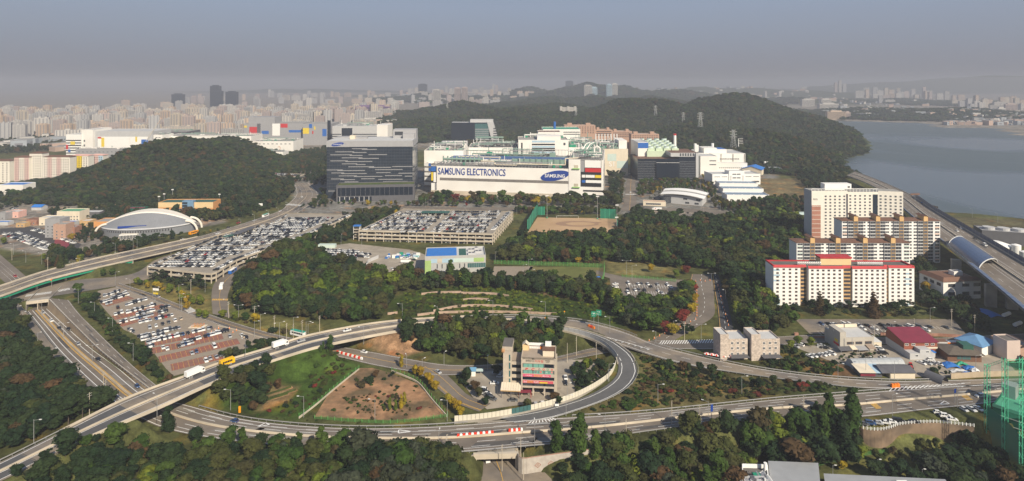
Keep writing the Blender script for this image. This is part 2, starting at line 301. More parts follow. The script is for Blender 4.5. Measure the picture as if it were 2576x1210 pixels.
SE2=W2([(2120,1075),(2150,1052),(2166,1062),(2187,1068),(2215,1069),(2240,1064),(2262,1057),(2300,1053),(2350,1051),(2400,1055),(2450,1061),(2490,1072),(2800,1100),(2800,1200),(2120,1200)],-.5);carve(SE2,-9,.5,0)
WOOD_SW=W2([(1180,1170),(1000,1150),(300,1150),(100,1230),(100,1400),(1200,1400)]);carve(WOOD_SW,1.5,14,0)
FLAT={}
def lot(name,px,z,mat,lift=.06,mg=1.5,fall=7,wpts=None):
 poly=wpts or [tuple(p[:2])for p in PP(px,z)]
 if fall>.1:carve(poly,z,fall,mg);FLAT[name]=(poly,z,mat,lift)
lot('brick_parking_lot',[(246,732),(299,721),(400,757),(468,787),(530,803),(600,829),(658,849),(655,857),(610,885),(561,915),(437,946),(418,928),(359,851),(312,830),(268,784),(243,753)],0,'paving')
lot('dirt_plot',[(938,926),(978,937),(1050,965),(1125,1046),(1003,1059),(791,1049),(832,982),(903,926)],0,'soil')
lot('restaurant_yard',[(1175,935),(1250,925),(1420,905),(1480,905),(1520,925),(1520,950),(1440,990),(1340,1015),(1225,1030),(1190,1000),(1165,965)],0,'lot_tan')
lot('middle_parking_lot',[(779,625),(880,612),(1030,628),(1068,640),(1080,700),(997,706),(832,668)],0,'lot_tan')
lot('ball_court',[(1243,670),(1342,670),(1320,707),(1236,705)],0,'paving')
lot('practice_lawn',[(1334,671),(1522,672),(1516,715),(1316,703)],0,'lawn')
lot('sand_sports_field',[(1352,547),(1551,550),(1560,602),(1318,598)],0,'sand')
lot('small_parking_lot',[(1532,690),(1600,703),(1701,709),(1712,722),(1692,752),(1663,766),(1570,763),(1539,736)],0,'asphalt')
lot('dormitory_parking_lot',[(2000,803),(2398,803),(2433,843),(2037,840)],0,'asphalt_old')
lot('village_yard',[(1990,870),(2240,868),(2500,868),(2560,940),(2390,947),(2240,949),(2150,925),(2080,905)],0,'lot_tan')
lot('roadside_yard',[(2155,1056),(2350,1032),(2520,1016),(2520,1068),(2440,1068),(2350,1062),(2262,1069),(2240,1077),(2215,1082),(2185,1081),(2163,1075)],-.1,'asphalt_old',mg=.0,fall=.01)
lot('plant_parking_lot',[(1612,527),(1800,527),(1800,552),(1620,552)],0,'asphalt_old')
lot('hill_side_parking_lot',[(0,575),(80,570),(205,614),(190,634),(120,628),(0,590)],0,'asphalt_dark')
lot('lower_yard',[(1190,1210),(1400,1210),(1420,1300),(1180,1300)],-6,'asphalt_old')
for rd in (flyover,):carve_road(rd,2.2,12,-.35)
for rd in (loop,):carve_road(rd,1.6,6,-.3)
for rd,f in ((boulevard,7),(cross_st,7),(service,7),(lane_left,4),(curve_rd,7),(new_rd,7),(lot_rd,7),(plant_st,7),(plant_rd,7),(left_rd,6)):carve_road(rd,2,f,-.2)
carve_road(frontage,.5,3,-.2)
carve_road(local_rd,2,5,-.2);carve_road(branch,1.5,5,-.2)
T0=trunk.near(330,1000);carve_road(trunk,2,8,-.25,T0,1e9);carve_road(trunk,3.6,.5,-.25,0,T0+20)
carve_road(under_rd,.5,1.0,-.2)
for (d_,m_)in (((1195,1142,-6),0),):pass
GM=bpy.data.materials.new('ground_cover');GM.use_nodes=True;t=GM.node_tree;b=t.nodes['Principled BSDF'];b.inputs['Roughness'].default_value=.95;b.inputs['Specular IOR Level'].default_value=.1
at=t.nodes.new('ShaderNodeAttribute');at.attribute_name='ground_colour'
g=t.nodes.new('ShaderNodeNewGeometry');acc=at.outputs['Color']
for sc,lo,hi,c_ in ((.035,.55,1.5,(1.0,1.0,1.0)),(.2,.6,1.4,(1,1,1)),(1.1,.75,1.25,(1,1,1))):
 n=t.nodes.new('ShaderNodeTexNoise');n.inputs['Scale'].default_value=sc;n.inputs['Detail'].default_value=5;t.links.new(g.outputs['Position'],n.inputs['Vector'])
 mr=t.nodes.new('ShaderNodeMapRange');mr.inputs[1].default_value=.3;mr.inputs[2].default_value=.7;mr.inputs[3].default_value=lo;mr.inputs[4].default_value=hi
 t.links.new(n.outputs[0],mr.inputs[0]);mx=t.nodes.new('ShaderNodeMix');mx.data_type='RGBA';mx.blend_type='MULTIPLY';mx.inputs[0].default_value=1
 t.links.new(acc,mx.inputs[6]);t.links.new(mr.outputs[0],mx.inputs[7]);acc=mx.outputs[2]
n=t.nodes.new('ShaderNodeTexNoise');n.inputs['Scale'].default_value=.06;n.inputs['Detail'].default_value=6;t.links.new(g.outputs['Position'],n.inputs['Vector'])
rp=t.nodes.new('ShaderNodeValToRGB');rp.color_ramp.elements[0].position=.55;rp.color_ramp.elements[1].position=.68;rp.color_ramp.elements[0].color=(1,1,1,1);rp.color_ramp.elements[1].color=(1.7,1.15,.8,1)
t.links.new(n.outputs[0],rp.inputs[0]);mx=t.nodes.new('ShaderNodeMix');mx.data_type='RGBA';mx.blend_type='MULTIPLY';mx.inputs[0].default_value=1
t.links.new(acc,mx.inputs[6]);t.links.new(rp.outputs[0],mx.inputs[7]);t.links.new(mx.outputs[2],b.inputs['Base Color'])
MATS['ground']=GM
def paints():
 green=(.038,.066,.012);dry=(.14,.10,.05)
 paint(W2([(660,905),(820,878),(905,925),(830,980),(745,1050),(560,1020),(560,960)]),green,5)
 paint(W2([(690,975),(735,975),(720,1005),(660,1030)]),(.22,.16,.08),3)
 paint(W2([(980,760),(1060,730),(1300,720),(1500,770),(1560,830),(1480,800),(1200,790),(1000,795)]),(.04,.062,.011),6)
 paint(W2([(1320,705),(1520,715),(1530,760),(1400,745),(1320,730)]),(.13,.085,.045),5)
 paint(W2([(1530,658),(1690,668),(1690,690),(1540,690)]),(.14,.125,.05),5)
 paint(W2([(300,698),(520,745),(520,790),(310,715)]),(.15,.125,.04),5)
 paint(W2([(600,790),(800,820),(840,845),(740,850),(600,815)]),(.13,.12,.04),5)
 paint(W2([(1620,900),(1900,955),(2100,975),(1900,1000),(1480,1035),(1620,960)]),(.10,.085,.035),5)
 paint(W2([(2070,905),(2150,925),(2140,945),(2040,930)]),(.17,.10,.05),4)
 paint(W2([(1690,815),(1780,815),(1800,850),(1680,850)]),(.12,.12,.035),4)
 paint(W2([(2170,1165),(2400,1150),(2576,1160),(2576,1210),(2100,1210)],-9),(.12,.115,.035),5)
 paint(W2([(2380,545),(2576,555),(2576,620),(2480,600)]),(.10,.09,.045),6)
 paint(W2([(900,860),(1010,850),(1060,880),(1000,895)]),(.30,.18,.10),4)
 paint(W2([(100,500),(190,480),(200,500),(130,515)]),(.34,.20,.12),4)
 paint(W2([(0,415),(250,430),(240,480),(0,500)]),(.055,.06,.025),6)
 paint(W2([(2000,940),(2180,975),(2080,995),(1950,985)]),(.045,.055,.018),4)
paints()
def height(x,y):
 i=int(np.clip(np.searchsorted(GX,x)-1,0,len(GX)-2));j=int(np.clip(np.searchsorted(GY,y)-1,0,len(GY)-2))
 a=(x-GX[i])/(GX[i+1]-GX[i]);b_=(y-GY[j])/(GY[j+1]-GY[j])
 return float((Z[j,i]*(1-a)+Z[j,i+1]*a)*(1-b_)+(Z[j+1,i]*(1-a)+Z[j+1,i+1]*a)*b_)
def heights(x,y):
 i=np.clip(np.searchsorted(GX,x)-1,0,len(GX)-2);j=np.clip(np.searchsorted(GY,y)-1,0,len(GY)-2)
 a=(x-GX[i])/(GX[i+1]-GX[i]);b_=(y-GY[j])/(GY[j+1]-GY[j])
 return (Z[j,i]*(1-a)+Z[j,i+1]*a)*(1-b_)+(Z[j+1,i]*(1-a)+Z[j+1,i+1]*a)*b_
def build_ground():
 ny,nx=XX.shape;me=bpy.data.meshes.new('ground')
 co=np.stack([XX,YY,Z],-1).reshape(-1,3).astype(np.float32);idx=np.arange(ny*nx).reshape(ny,nx)
 q=np.stack([idx[:-1,:-1],idx[:-1,1:],idx[1:,1:],idx[1:,:-1]],-1).reshape(-1,4)
 me.vertices.add(len(co));me.vertices.foreach_set('co',co.ravel());me.loops.add(q.size);me.loops.foreach_set('vertex_index',q.ravel().astype(np.int32))
 me.polygons.add(len(q));me.polygons.foreach_set('loop_start',np.arange(0,q.size,4,dtype=np.int32));me.polygons.foreach_set('loop_total',np.full(len(q),4,np.int32))
 me.update(calc_edges=True);me.materials.append(GM);me.polygons.foreach_set('use_smooth',np.ones(len(q),bool))
 ca=me.color_attributes.new('ground_colour','FLOAT_COLOR','POINT');ca.data.foreach_set('color',np.concatenate([GCOL,np.ones(XX.shape+(1,))],-1).ravel().astype(np.float32))
 mk('ground',me,kind='structure')
build_ground()
def drape(name,poly,z,mat,lift):
 me=bpy.data.meshes.new(name);import bmesh
 bm=bmesh.new();vs=[bm.verts.new((p[0],p[1],z+lift))for p in poly];f=bm.faces.new(vs)
 if f.normal.z<0 or sum(poly[k][0]*poly[(k+1)%len(poly)][1]-poly[(k+1)%len(poly)][0]*poly[k][1]for k in range(len(poly)))<0:f.normal_flip()
 bmesh.ops.triangulate(bm,faces=bm.faces[:]);bm.to_mesh(me);bm.free();me.materials.append(MATS[mat]);return mk(name,me,kind='structure')
LOTS={k:drape(k,*v)for k,v in FLAT.items()}
wm=bpy.data.materials.new('lake_water');wm.use_nodes=True;t=wm.node_tree;b=t.nodes['Principled BSDF']
b.inputs['Base Color'].default_value=(.075,.10,.115,1);b.inputs['Roughness'].default_value=.28;b.inputs['Specular IOR Level'].default_value=.5
g=t.nodes.new('ShaderNodeNewGeometry');n=t.nodes.new('ShaderNodeTexNoise');n.inputs['Scale'].default_value=.0022;n.inputs['Detail'].default_value=3;n.inputs['Distortion'].default_value=.8
mpn=t.nodes.new('ShaderNodeMapping');mpn.inputs['Scale'].default_value=(1.0,.55,1);t.links.new(g.outputs['Position'],mpn.inputs[0]);t.links.new(mpn.outputs[0],n.inputs['Vector'])
mr=t.nodes.new('ShaderNodeMapRange');mr.inputs[1].default_value=.45;mr.inputs[2].default_value=.55;mr.inputs[3].default_value=.18;mr.inputs[4].default_value=.5;t.links.new(n.outputs[0],mr.inputs[0]);t.links.new(mr.outputs[0],b.inputs['Roughness'])
n2=t.nodes.new('ShaderNodeTexNoise');n2.inputs['Scale'].default_value=.35;n2.inputs['Detail'].default_value=3;t.links.new(g.outputs['Position'],n2.inputs['Vector'])
bp=t.nodes.new('ShaderNodeBump');bp.inputs['Strength'].default_value=.25;bp.inputs['Distance'].default_value=.5;t.links.new(n2.outputs[0],bp.inputs['Height']);t.links.new(bp.outputs[0],b.inputs['Normal'])
mc=t.nodes.new('ShaderNodeMix');mc.data_type='RGBA';mc.inputs[6].default_value=(.05,.075,.09,1);mc.inputs[7].default_value=(.10,.125,.13,1);t.links.new(mr.outputs[0],mc.inputs[0]);t.links.new(mc.outputs[2],b.inputs['Base Color'])
me=bpy.data.meshes.new('lake');me.from_pydata([(330,560,-.8),(7000,560,-.8),(7000,3000,-.8),(330,3000,-.8)],[],[(0,1,2,3)]);me.materials.append(wm);mk('lake',me,kind='structure')
hm=bpy.data.materials.new('haze_air');hm.use_nodes=True;t=hm.node_tree;t.nodes.remove(t.nodes['Principled BSDF'])
pv=t.nodes.new('ShaderNodeVolumePrincipled');pv.inputs['Density'].default_value=HAZE;pv.inputs['Color'].default_value=(.46,.485,.56,1);pv.inputs['Anisotropy'].default_value=0.0
t.links.new(pv.outputs[0],t.nodes['Material Output'].inputs['Volume'])
mb=MB();MATS['haze_air']=hm;mb.box(-43000,43000,-1000,45000,-14,212,'haze_air');hz=mb.obj('haze',kind='stuff');hz.data.materials.clear();hz.data.materials.append(hm)
ROADS={}
def road(name,rd,mat,lift=.10,d0=0,d1=None):
 mb=MB();sheet(mb,rd,0,1,d0,d1 or rd.len,mat,lift);fix_up(mb);o=struct(mb,name);ROADS[name]=o;return o
def line(o,rd,t,w,mat='line_white',d0=0,d1=None,dash=None,lift=.125,name='lane_line',dv=None):
 """a painted line at fraction t across (or dv metres from that fraction); dashes are pieces of their own"""
 d1=d1 if d1 is not None else rd.len;segs=[(d0,d1)]if not dash else [(a,min(a+dash[0],d1))for a in np.arange(d0,d1,dash[0]+dash[1])]
 if dash:name='lane_dash'
 for a,b in segs:
  mb=MB();n=max(2,int((b-a)/6)+1);ds=np.linspace(a,b,n)
  for p,q in zip(ds[:-1],ds[1:]):
   pts=[]
   for d,sg in ((p,-1),(q,-1),(q,1),(p,1)):
    wd=rd.width(d);tt=t(d)if callable(t)else t;pts.append(rd.at(tt+(sg*w/2+(dv or 0))/wd,d,lift))
   mb.face(pts,mat)
  fix_up(mb).obj(name,o)
trunk_o=road('highway',trunk,'asphalt');TL=trunk.len
Tb=trunk.near(440,1050)
def barrier(name,label,cat,rd,t,d0,d1,prof,mat,off=0,dz=.08,step=6):
 mb=MB();rail(mb,rd,t,d0,d1,prof,mat,off,dz,step);return mb.obj(name,label=label,category=cat)
for t_ in (.04,.955):line(trunk_o,trunk,t_,.35)
line(trunk_o,trunk,.485,.2,'line_yellow');line(trunk_o,trunk,.53,.2,'line_yellow')
for t_ in (.25,.75):line(trunk_o,trunk,t_,.35,d1=T0)
for k_ in (-1.3,-.9,.9,1.3):line(trunk_o,trunk,.5,.25,'line_yellow',d1=T0+20,dv=k_)
for t_ in (.17,.33,.68,.83):line(trunk_o,trunk,t_,.28,d0=T0-6,dash=(8,9))
line(trunk_o,trunk,.80,.25,d0=Tb,d1=trunk.near(1400,1060));line(trunk_o,trunk,.12,.25,d0=trunk.near(1103,1130),d1=trunk.near(1600,1080))
def paint_poly(o,pts,mat='line_white',lift=.13,name='road_marking',z=0):
 mb=MB();mb.face([P(u,v,z)+Vector((0,0,lift))for u,v in pts],mat);fix_up(mb).obj(name,o)
def thick(o,pts,w=.4,mat='line_white',lift=.13,name='road_marking',z=0,closed=True):
 ps=[P(u,v,z)+Vector((0,0,lift))for u,v in pts];mb=MB()
 for a,b in zip(ps,ps[1:]+(ps[:1]if closed else [])):
  if (b-a).length<.01:continue
  d=(b-a).normalized();s_=Vector((-d.y,d.x,0))*w/2;mb.face([a-s_,b-s_,b+s_,a+s_],mat)
 fix_up(mb).obj(name,o)
for tri in ([(648,1074),(678,1069),(668,1064)],[(1002,1090),(1036,1086),(1003,1082)],[(1421,1111),(1446,1110),(1440,1102)],[(2364,1018),(2388,1016),(2376,1009)]):thick(trunk_o,tri,.5)
for k in range(9):thick(trunk_o,[(1330+k*9,1066-k*.9),(1338+k*6.4,1059-k*.9)],.5,closed=False)
for k in range(7):thick(trunk_o,[(2185+k*3.0,1013.2+k*2.5),(2199+k*3.0,1011.4+k*2.5)],.55,'line_yellow',closed=False)
for k in range(7):thick(trunk_o,[(2413+k*3.2,992.5+k*2.4),(2428+k*3.2,990.8+k*2.4)],.55,'line_yellow',closed=False)
for k in range(17):thick(trunk_o,[(2237+k*11,985-k*1.15),(2247+k*11,974-k*.55),(2251+k*11,974-k*.55)],.45,closed=False)
fr_o=road('frontage_road',frontage,'asphalt',.09);line(fr_o,frontage,.5,.22,dash=(5,6));line(fr_o,frontage,.06,.22);line(fr_o,frontage,.94,.22)
ll_o=road('side_lane',lane_left,'asphalt_old',.09)
fl_o=road('flyover_road',flyover,'asphalt_old',.10)
Fm=lambda d:.5
for t_ in (.10,.44,.56,.90):line(fl_o,flyover,t_,.3,d1=flyover.near(1380,810,4))
for t_ in (.10,.90):line(fl_o,flyover,t_,.3,d0=flyover.near(1380,810,4))
line(fl_o,flyover,.5,.25,d0=flyover.near(1600,850,1),dash=(5,6))
for a,b in ((-40,60),(165,300),(500,690),(700,850),(1150,1330)):
 mb=MB();d0,d1=(flyover.near(q,{-40:1190,60:1150,165:1095,300:1030,500:962,690:890,700:886,850:848,1150:808,1330:806}[q],8)for q in (a,b));sheet(mb,flyover,.11,.43,d0,d1,M('asphalt_new',(.085,.085,.088),.9,.1),.112)
 sheet(mb,flyover,.57,.89,d0,d1,'asphalt_new',.112);fix_up(mb).obj('resurfaced_strip',fl_o)
lp_o=road('loop_ramp_road',loop,M('asphalt_loop',(.10,.10,.102),.9,.1),.118);line(lp_o,loop,.12,.35,lift=.14);line(lp_o,loop,.80,.35,lift=.14)
bl_o=road('boulevard_road',boulevard,'asphalt_old',.09)
for t_ in (.25,.75):line(bl_o,boulevard,t_,.25,dash=(5,7))
line(bl_o,boulevard,.5,.3,'line_yellow');line(bl_o,boulevard,.03,.3);line(bl_o,boulevard,.97,.3)
cs_o=road('cross_street',cross_st,'asphalt_old',.08);sv_o=road('service_road',service,'asphalt',.09);line(sv_o,service,.5,.25,'line_yellow')
lc_o=road('local_road',local_rd,'asphalt',.084);line(lc_o,local_rd,.5,.25,'line_yellow',d1=local_rd.near(1500,885));line(lc_o,local_rd,.06,.2);line(lc_o,local_rd,.94,.2)
br_o=road('branch_road',branch,'asphalt',.092);line(br_o,branch,.35,.2,'line_yellow');line(br_o,branch,.8,.25,'line_yellow');line(br_o,branch,.86,.2,'line_yellow')
cv_o=road('curved_road',curve_rd,'asphalt',.088);line(cv_o,curve_rd,.5,.25,dash=(4,5));line(cv_o,curve_rd,.04,.2,'line_yellow')
nw_o=road('fresh_asphalt_road',new_rd,'asphalt_dark',.096);line(nw_o,new_rd,.45,.25,dash=(4,5));line(nw_o,new_rd,.06,.25,'line_yellow')
lt_o=road('lot_access_road',lot_rd,'asphalt',.08);ps_o=road('plant_street',plant_st,'asphalt',.08);line(ps_o,plant_st,.5,.3,'line_yellow');pr_o=road('plant_road',plant_rd,'asphalt',.076)
lf_o=road('left_edge_road',left_rd,'asphalt',.08)
for t_ in (.3,.5,.68):line(lf_o,left_rd,t_,.25)
ex_o=road('expressway',express,'asphalt',.1)
for t_ in (.02,.36,.43,.57,.64,.98):line(ex_o,express,t_,.3)
for t_ in (.19,.81):line(ex_o,express,t_,.3,dash=(8,9))
un_o=road('underpass_road',under_rd,'asphalt_old',.08);line(un_o,under_rd,.35,.25,'line_yellow');line(un_o,under_rd,.47,.2,'line_yellow',d1=18)
def crosswalk(o,a,b,depth,n,w=.55,lift=.128,skew=(0,0)):
 p,q=P(*a),P(*b);d=(q-p)/(n-1);u_=d.normalized();nrm=Vector((-u_.y,u_.x,0))*depth/2
 sk=Vector((*skew,0))
 for k in range(n):
  c=p+d*k+Vector((0,0,lift));mb=MB();h_=u_*d.length*w/2
  mb.face([c-h_-nrm-sk,c+h_-nrm-sk,c+h_+nrm+sk,c-h_+nrm+sk],'line_white');fix_up(mb).obj('crosswalk_bar',o)
crosswalk(cs_o,(66,744),(128,736),5,22);crosswalk(cs_o,(148,732),(174,727),5,9);crosswalk(cs_o,(-5,750),(40,748),4,12)
crosswalk(lc_o,(1662,862),(1808,858),5,24,w=.42,skew=(1.6,0));crosswalk(ps_o,(1574,489),(1598,489),7,14);crosswalk(lc_o,(470,775),(484,785),5,8);crosswalk(ps_o,(1580,437),(1597,437),8,9)
crosswalk(pr_o,(723,514),(757,517),8,10);crosswalk(lc_o,(2410,852),(2430,861),6,7)
for k in range(9):thick(sv_o,[(535+k*4.5,756),(536.5+k*4.5,752)],.9,'line_yellow',closed=False)
for k in range(15):
 u0=1395+k*16;v0=818+k*3.3+k*k*.055;z0=max(4.2-k*.18,1.2)
 thick(fl_o,[(u0,v0),(u0+15,v0+4.0),(u0+8,v0+5.5)],.5,lift=.16,z=z0,closed=False)
A_,B_=trunk.near(437,1050),trunk.len
barrier('median_barrier','long pale concrete barrier along the middle of the main highway','barrier',trunk,.5,0,B_,JERSEY,'concrete_light')
def guardrail(label,rd,t,d0,d1,off=0,z=.08,mat='steel',step=5,posts=4):
 g=thing('guard_rail',label,'guard rail',rd.at(t,(d0+d1)/2,0));base=g.location.copy()
 mb=MB();rail(mb,rd,t,d0,d1,[(-.05,.45),(.05,.45),(.05,.85),(-.05,.85)],mat,off,z,step);mb.v=[tuple(Vector(p)-base)for p in mb.v];mb.obj('beam',g)
 mb=MB()
 for d in np.arange(d0,d1,posts):
  c=rd.at(t,d,z)-base;tg=rd.dirn(d);c=c+Vector((tg.y,-tg.x,0))*off;mb.box(c.x-.07,c.x+.07,c.y-.07,c.y+.07,c.z-.2,c.z+.75,mat)
 mb.obj('posts',g,kind='stuff');return g
guardrail('steel guard rail along the grass inside the highway bend below the dirt plot',trunk,1.0,trunk.near(480,1025),trunk.near(1140,1066),-.8)
guardrail('steel guard rail on the upper side of the right hand highway below the scrubland',trunk,1.0,trunk.near(1389,1052),trunk.near(2200,985),-.6)
guardrail('steel guard rail on the bottom edge of the highway above the right hand woods',trunk,0.0,trunk.near(1103,1141),trunk.near(2130,1050),.5)
guardrail('steel guard rail between the sunken highway and the narrow left side lane',trunk,0.0,5,T0-6,.6)
guardrail('steel guard rail along the outer edge of the loop ramp',loop,0.0,loop.near(1564,876,4),loop.len-4,-.5)
guardrail('steel guard rail behind the upper flyover below the terraced slope',flyover,0.0,flyover.near(1060,805,6),flyover.near(1630,858,1),-.4)
guardrail('steel guard rail beside the merging road under the greenhouses',flyover,0.0,flyover.near(1660,872,1),flyover.near(2380,956,0),-.5)
guardrail('steel guard rail at the lower left end of the flyover',flyover,0.0,2,flyover.near(165,1081,9.5),-.5)
guardrail('steel guard rail at the lower edge of the merging road over the scrubland',flyover,1.0,flyover.near(1580,880,2),flyover.near(2180,978,0),.5)
f1,f2=flyover.near(232,1070,9),flyover.near(575,930,9);g1,g2=flyover.near(760,870,8),flyover.near(1030,825,7);g3=flyover.near(1090,812,6)
def bridge(label,rd,d0,d1,deck=1.6,wall='concrete_light',ends=7,ta=0.,tb=1.,girder='concrete_light',h=1.0):
 root=thing('road_bridge',label,'bridge',rd.at(.5,(d0+d1)/2,0));base=root.location.copy()
 def fin(mb,nm,**k):mb.v=[tuple(Vector(p)-base)for p in mb.v];return mb.obj(nm,root,**k)
 for nm,t_,of in (('parapet',ta,-.25),('parapet',tb,.25)):
  mb=MB();rail(mb,rd,t_,d0-ends,d1+ends,[(-.22,-.5),(.22,-.5),(.16,h),(-.16,h)],wall,of,.08);fin(mb,nm)
 mb=MB();n=max(3,int((d1-d0)/5));ds=np.linspace(d0,d1,n)
 for p_,q_ in zip(ds[:-1],ds[1:]):
  c=[(-.02,-.02),(1.02,-.02),(1.02,-.5),(.84,-deck),(.16,-deck),(-.02,-.5)]
  r0=[rd.at(x,p_,z)for x,z in c];r1=[rd.at(x,q_,z)for x,z in c]
  for k in range(6):l=(k+1)%6;mb.face([r0[k],r0[l],r1[l],r1[k]],girder)
  if p_==ds[0]:mb.face(r0,girder)
  if q_==ds[-1]:mb.face(r1[::-1],girder)
 fin(mb,'girder');return root,base
def cut_walls(root,base,rd,a,b,t,mat='concrete',zt=0.,off=.12,bottom=None,name='abutment_wall'):
 mb=MB();ds=np.linspace(a,b,max(2,int(abs(b-a)/6)+1))
 for p_,q_ in zip(ds[:-1],ds[1:]):
  A,B=rd.at(t,p_,zt)-base,rd.at(t,q_,zt)-base;zb=(bottom if bottom is not None else -.3)-base.z
  tg=(B-A).normalized();s_=Vector((tg.y,-tg.x,0))*off*(1 if t>.5 else -1)
  mb.face([A+s_,B+s_,Vector((B.x+s_.x,B.y+s_.y,zb)),Vector((A.x+s_.x,A.y+s_.y,zb))],mat)
  mb.face([A-s_*3,B-s_*3,Vector((B.x-s_.x*3,B.y-s_.y*3,zb)),Vector((A.x-s_.x*3,A.y-s_.y*3,zb))],mat)
  mb.face([A+s_,B+s_,B-s_*3,A-s_*3],mat)
 return mb.obj(name,root)
def crosswall(root,base,rd,d,z0,mat='concrete_light',th=1.6,ta=0,tb=1,zt=-.6,name='abutment'):
 a,b=rd.at(ta,d,0)-base,rd.at(tb,d,0)-base;tg=rd.dirn(d)*th/2;mb=MB();top=a.z+zt;zb=z0-base.z
 lo=[(a+tg),(b+tg),(b-tg),(a-tg)];mb.prism([(p.x,p.y)for p in lo],zb,top,mat);return mb.obj(name,root)
def leaf_mat(name,cols,trans=True):
 m=bpy.data.materials.new(name);m.use_nodes=True;t=m.node_tree;b=t.nodes['Principled BSDF']
 b.inputs['Roughness'].default_value=.8;b.inputs['Specular IOR Level'].default_value=.12
 oi=t.nodes.new('ShaderNodeObjectInfo');r=t.nodes.new('ShaderNodeValToRGB');r.color_ramp.interpolation='LINEAR'
 r.color_ramp.elements[0].color=(*cols[0],1);r.color_ramp.elements[1].color=(*cols[-1],1)
 for i,c in enumerate(cols[1:-1]):q=r.color_ramp.elements.new((i+1)/(len(cols)-1));q.color=(*c,1)
 t.links.new(oi.outputs['Random'],r.inputs[0])
 g=t.nodes.new('ShaderNodeNewGeometry');n=t.nodes.new('ShaderNodeTexNoise');n.inputs['Scale'].default_value=.6;n.inputs['Detail'].default_value=3
 t.links.new(g.outputs['Position'],n.inputs['Vector']);mr=t.nodes.new('ShaderNodeMapRange');mr.inputs[1].default_value=.3;mr.inputs[2].default_value=.7;mr.inputs[3].default_value=.5;mr.inputs[4].default_value=1.3
 t.links.new(n.outputs[0],mr.inputs[0]);mx=t.nodes.new('ShaderNodeMix');mx.data_type='RGBA';mx.blend_type='MULTIPLY';mx.inputs[0].default_value=1
 t.links.new(r.outputs[0],mx.inputs[6]);t.links.new(mr.outputs[0],mx.inputs[7]);t.links.new(mx.outputs[2],b.inputs['Base Color'])
 MATS[name]=m;return m
PAL={'dark':('dark green',[(.010,.023,.010),(.018,.034,.012),(.026,.040,.013)]),'green':('mid green',[(.024,.050,.010),(.036,.066,.012),(.046,.074,.014)]),'olive':('olive',[(.034,.045,.012),(.050,.056,.016),(.042,.040,.016)]),'brown':('reddish brown',[(.060,.038,.018),(.075,.044,.020),(.048,.040,.018)]),'lime':('yellow-green',[(.085,.12,.012),(.11,.13,.014),(.075,.11,.016)]),'yellow':('golden yellow',[(.26,.19,.012),(.22,.14,.012),(.20,.17,.02)]),'red':('dark red',[(.10,.018,.014),(.14,.025,.018),(.085,.028,.018)]),'grey':('grey-green',[(.028,.038,.024),(.038,.046,.028),(.032,.038,.020)]),}
for k,(d,c)in PAL.items():leaf_mat('leaves_'+k,c)
def leaves(mb_v,mb_f,c,r,n,size,squash=.8,rg=rng,up=.35):
 d=rg.normal(size=(n,3));d/=np.linalg.norm(d,axis=1)[:,None];d[:,2]=np.abs(d[:,2])*.9+d[:,2]*.1-.12
 rad=r*rg.uniform(.72,1.08,n)[:,None];p=np.array(c)+d*rad*np.array([1,1,squash])
 nn=d+rg.normal(size=(n,3))*.45+np.array([0,0,up]);nn/=np.linalg.norm(nn,axis=1)[:,None]
 a=np.cross(nn,rg.normal(size=(n,3)));a/=np.linalg.norm(a,axis=1)[:,None]+1e-9;b_=np.cross(nn,a)
 s=size*rg.uniform(.6,1.4,n)[:,None];i0=len(mb_v)
 quads=np.stack([p+a*s,p+b_*s*.8,p-a*s,p-b_*s*.8],1).reshape(-1,3)
 mb_v.extend(map(tuple,quads));mb_f.extend((i0+4*k,i0+4*k+1,i0+4*k+2,i0+4*k+3)for k in range(n))
ICO=None
def blob(mb_v,mb_f,c,r,squash=.8,rg=rng):
 ph=[(-1,0),(-.5,6),(.1,6),(.65,5),(1,0)];i0=len(mb_v);rings=[]
 for z,n in ph:
  rr=math.sqrt(max(0,1-z*z));ring=[]
  for k in range(max(n,1)):
   t=2*math.pi*k/max(n,1)+z;q=rg.uniform(.85,1.1);ring.append(len(mb_v));mb_v.append((c[0]+r*rr*math.cos(t)*q,c[1]+r*rr*math.sin(t)*q,c[2]+r*squash*z*q))
  rings.append(ring)
 for r0,r1 in zip(rings[:-1],rings[1:]):
  n=max(len(r0),len(r1))
  for k in range(n):
   a,b_=r0[int(k*len(r0)/n)%len(r0)],r0[int((k+1)*len(r0)/n)%len(r0)];c_,d_=r1[int((k+1)*len(r1)/n)%len(r1)],r1[int(k*len(r1)/n)%len(r1)]
   q=list(dict.fromkeys((a,b_,c_,d_)))
   if len(q)>2:mb_f.append(tuple(q))
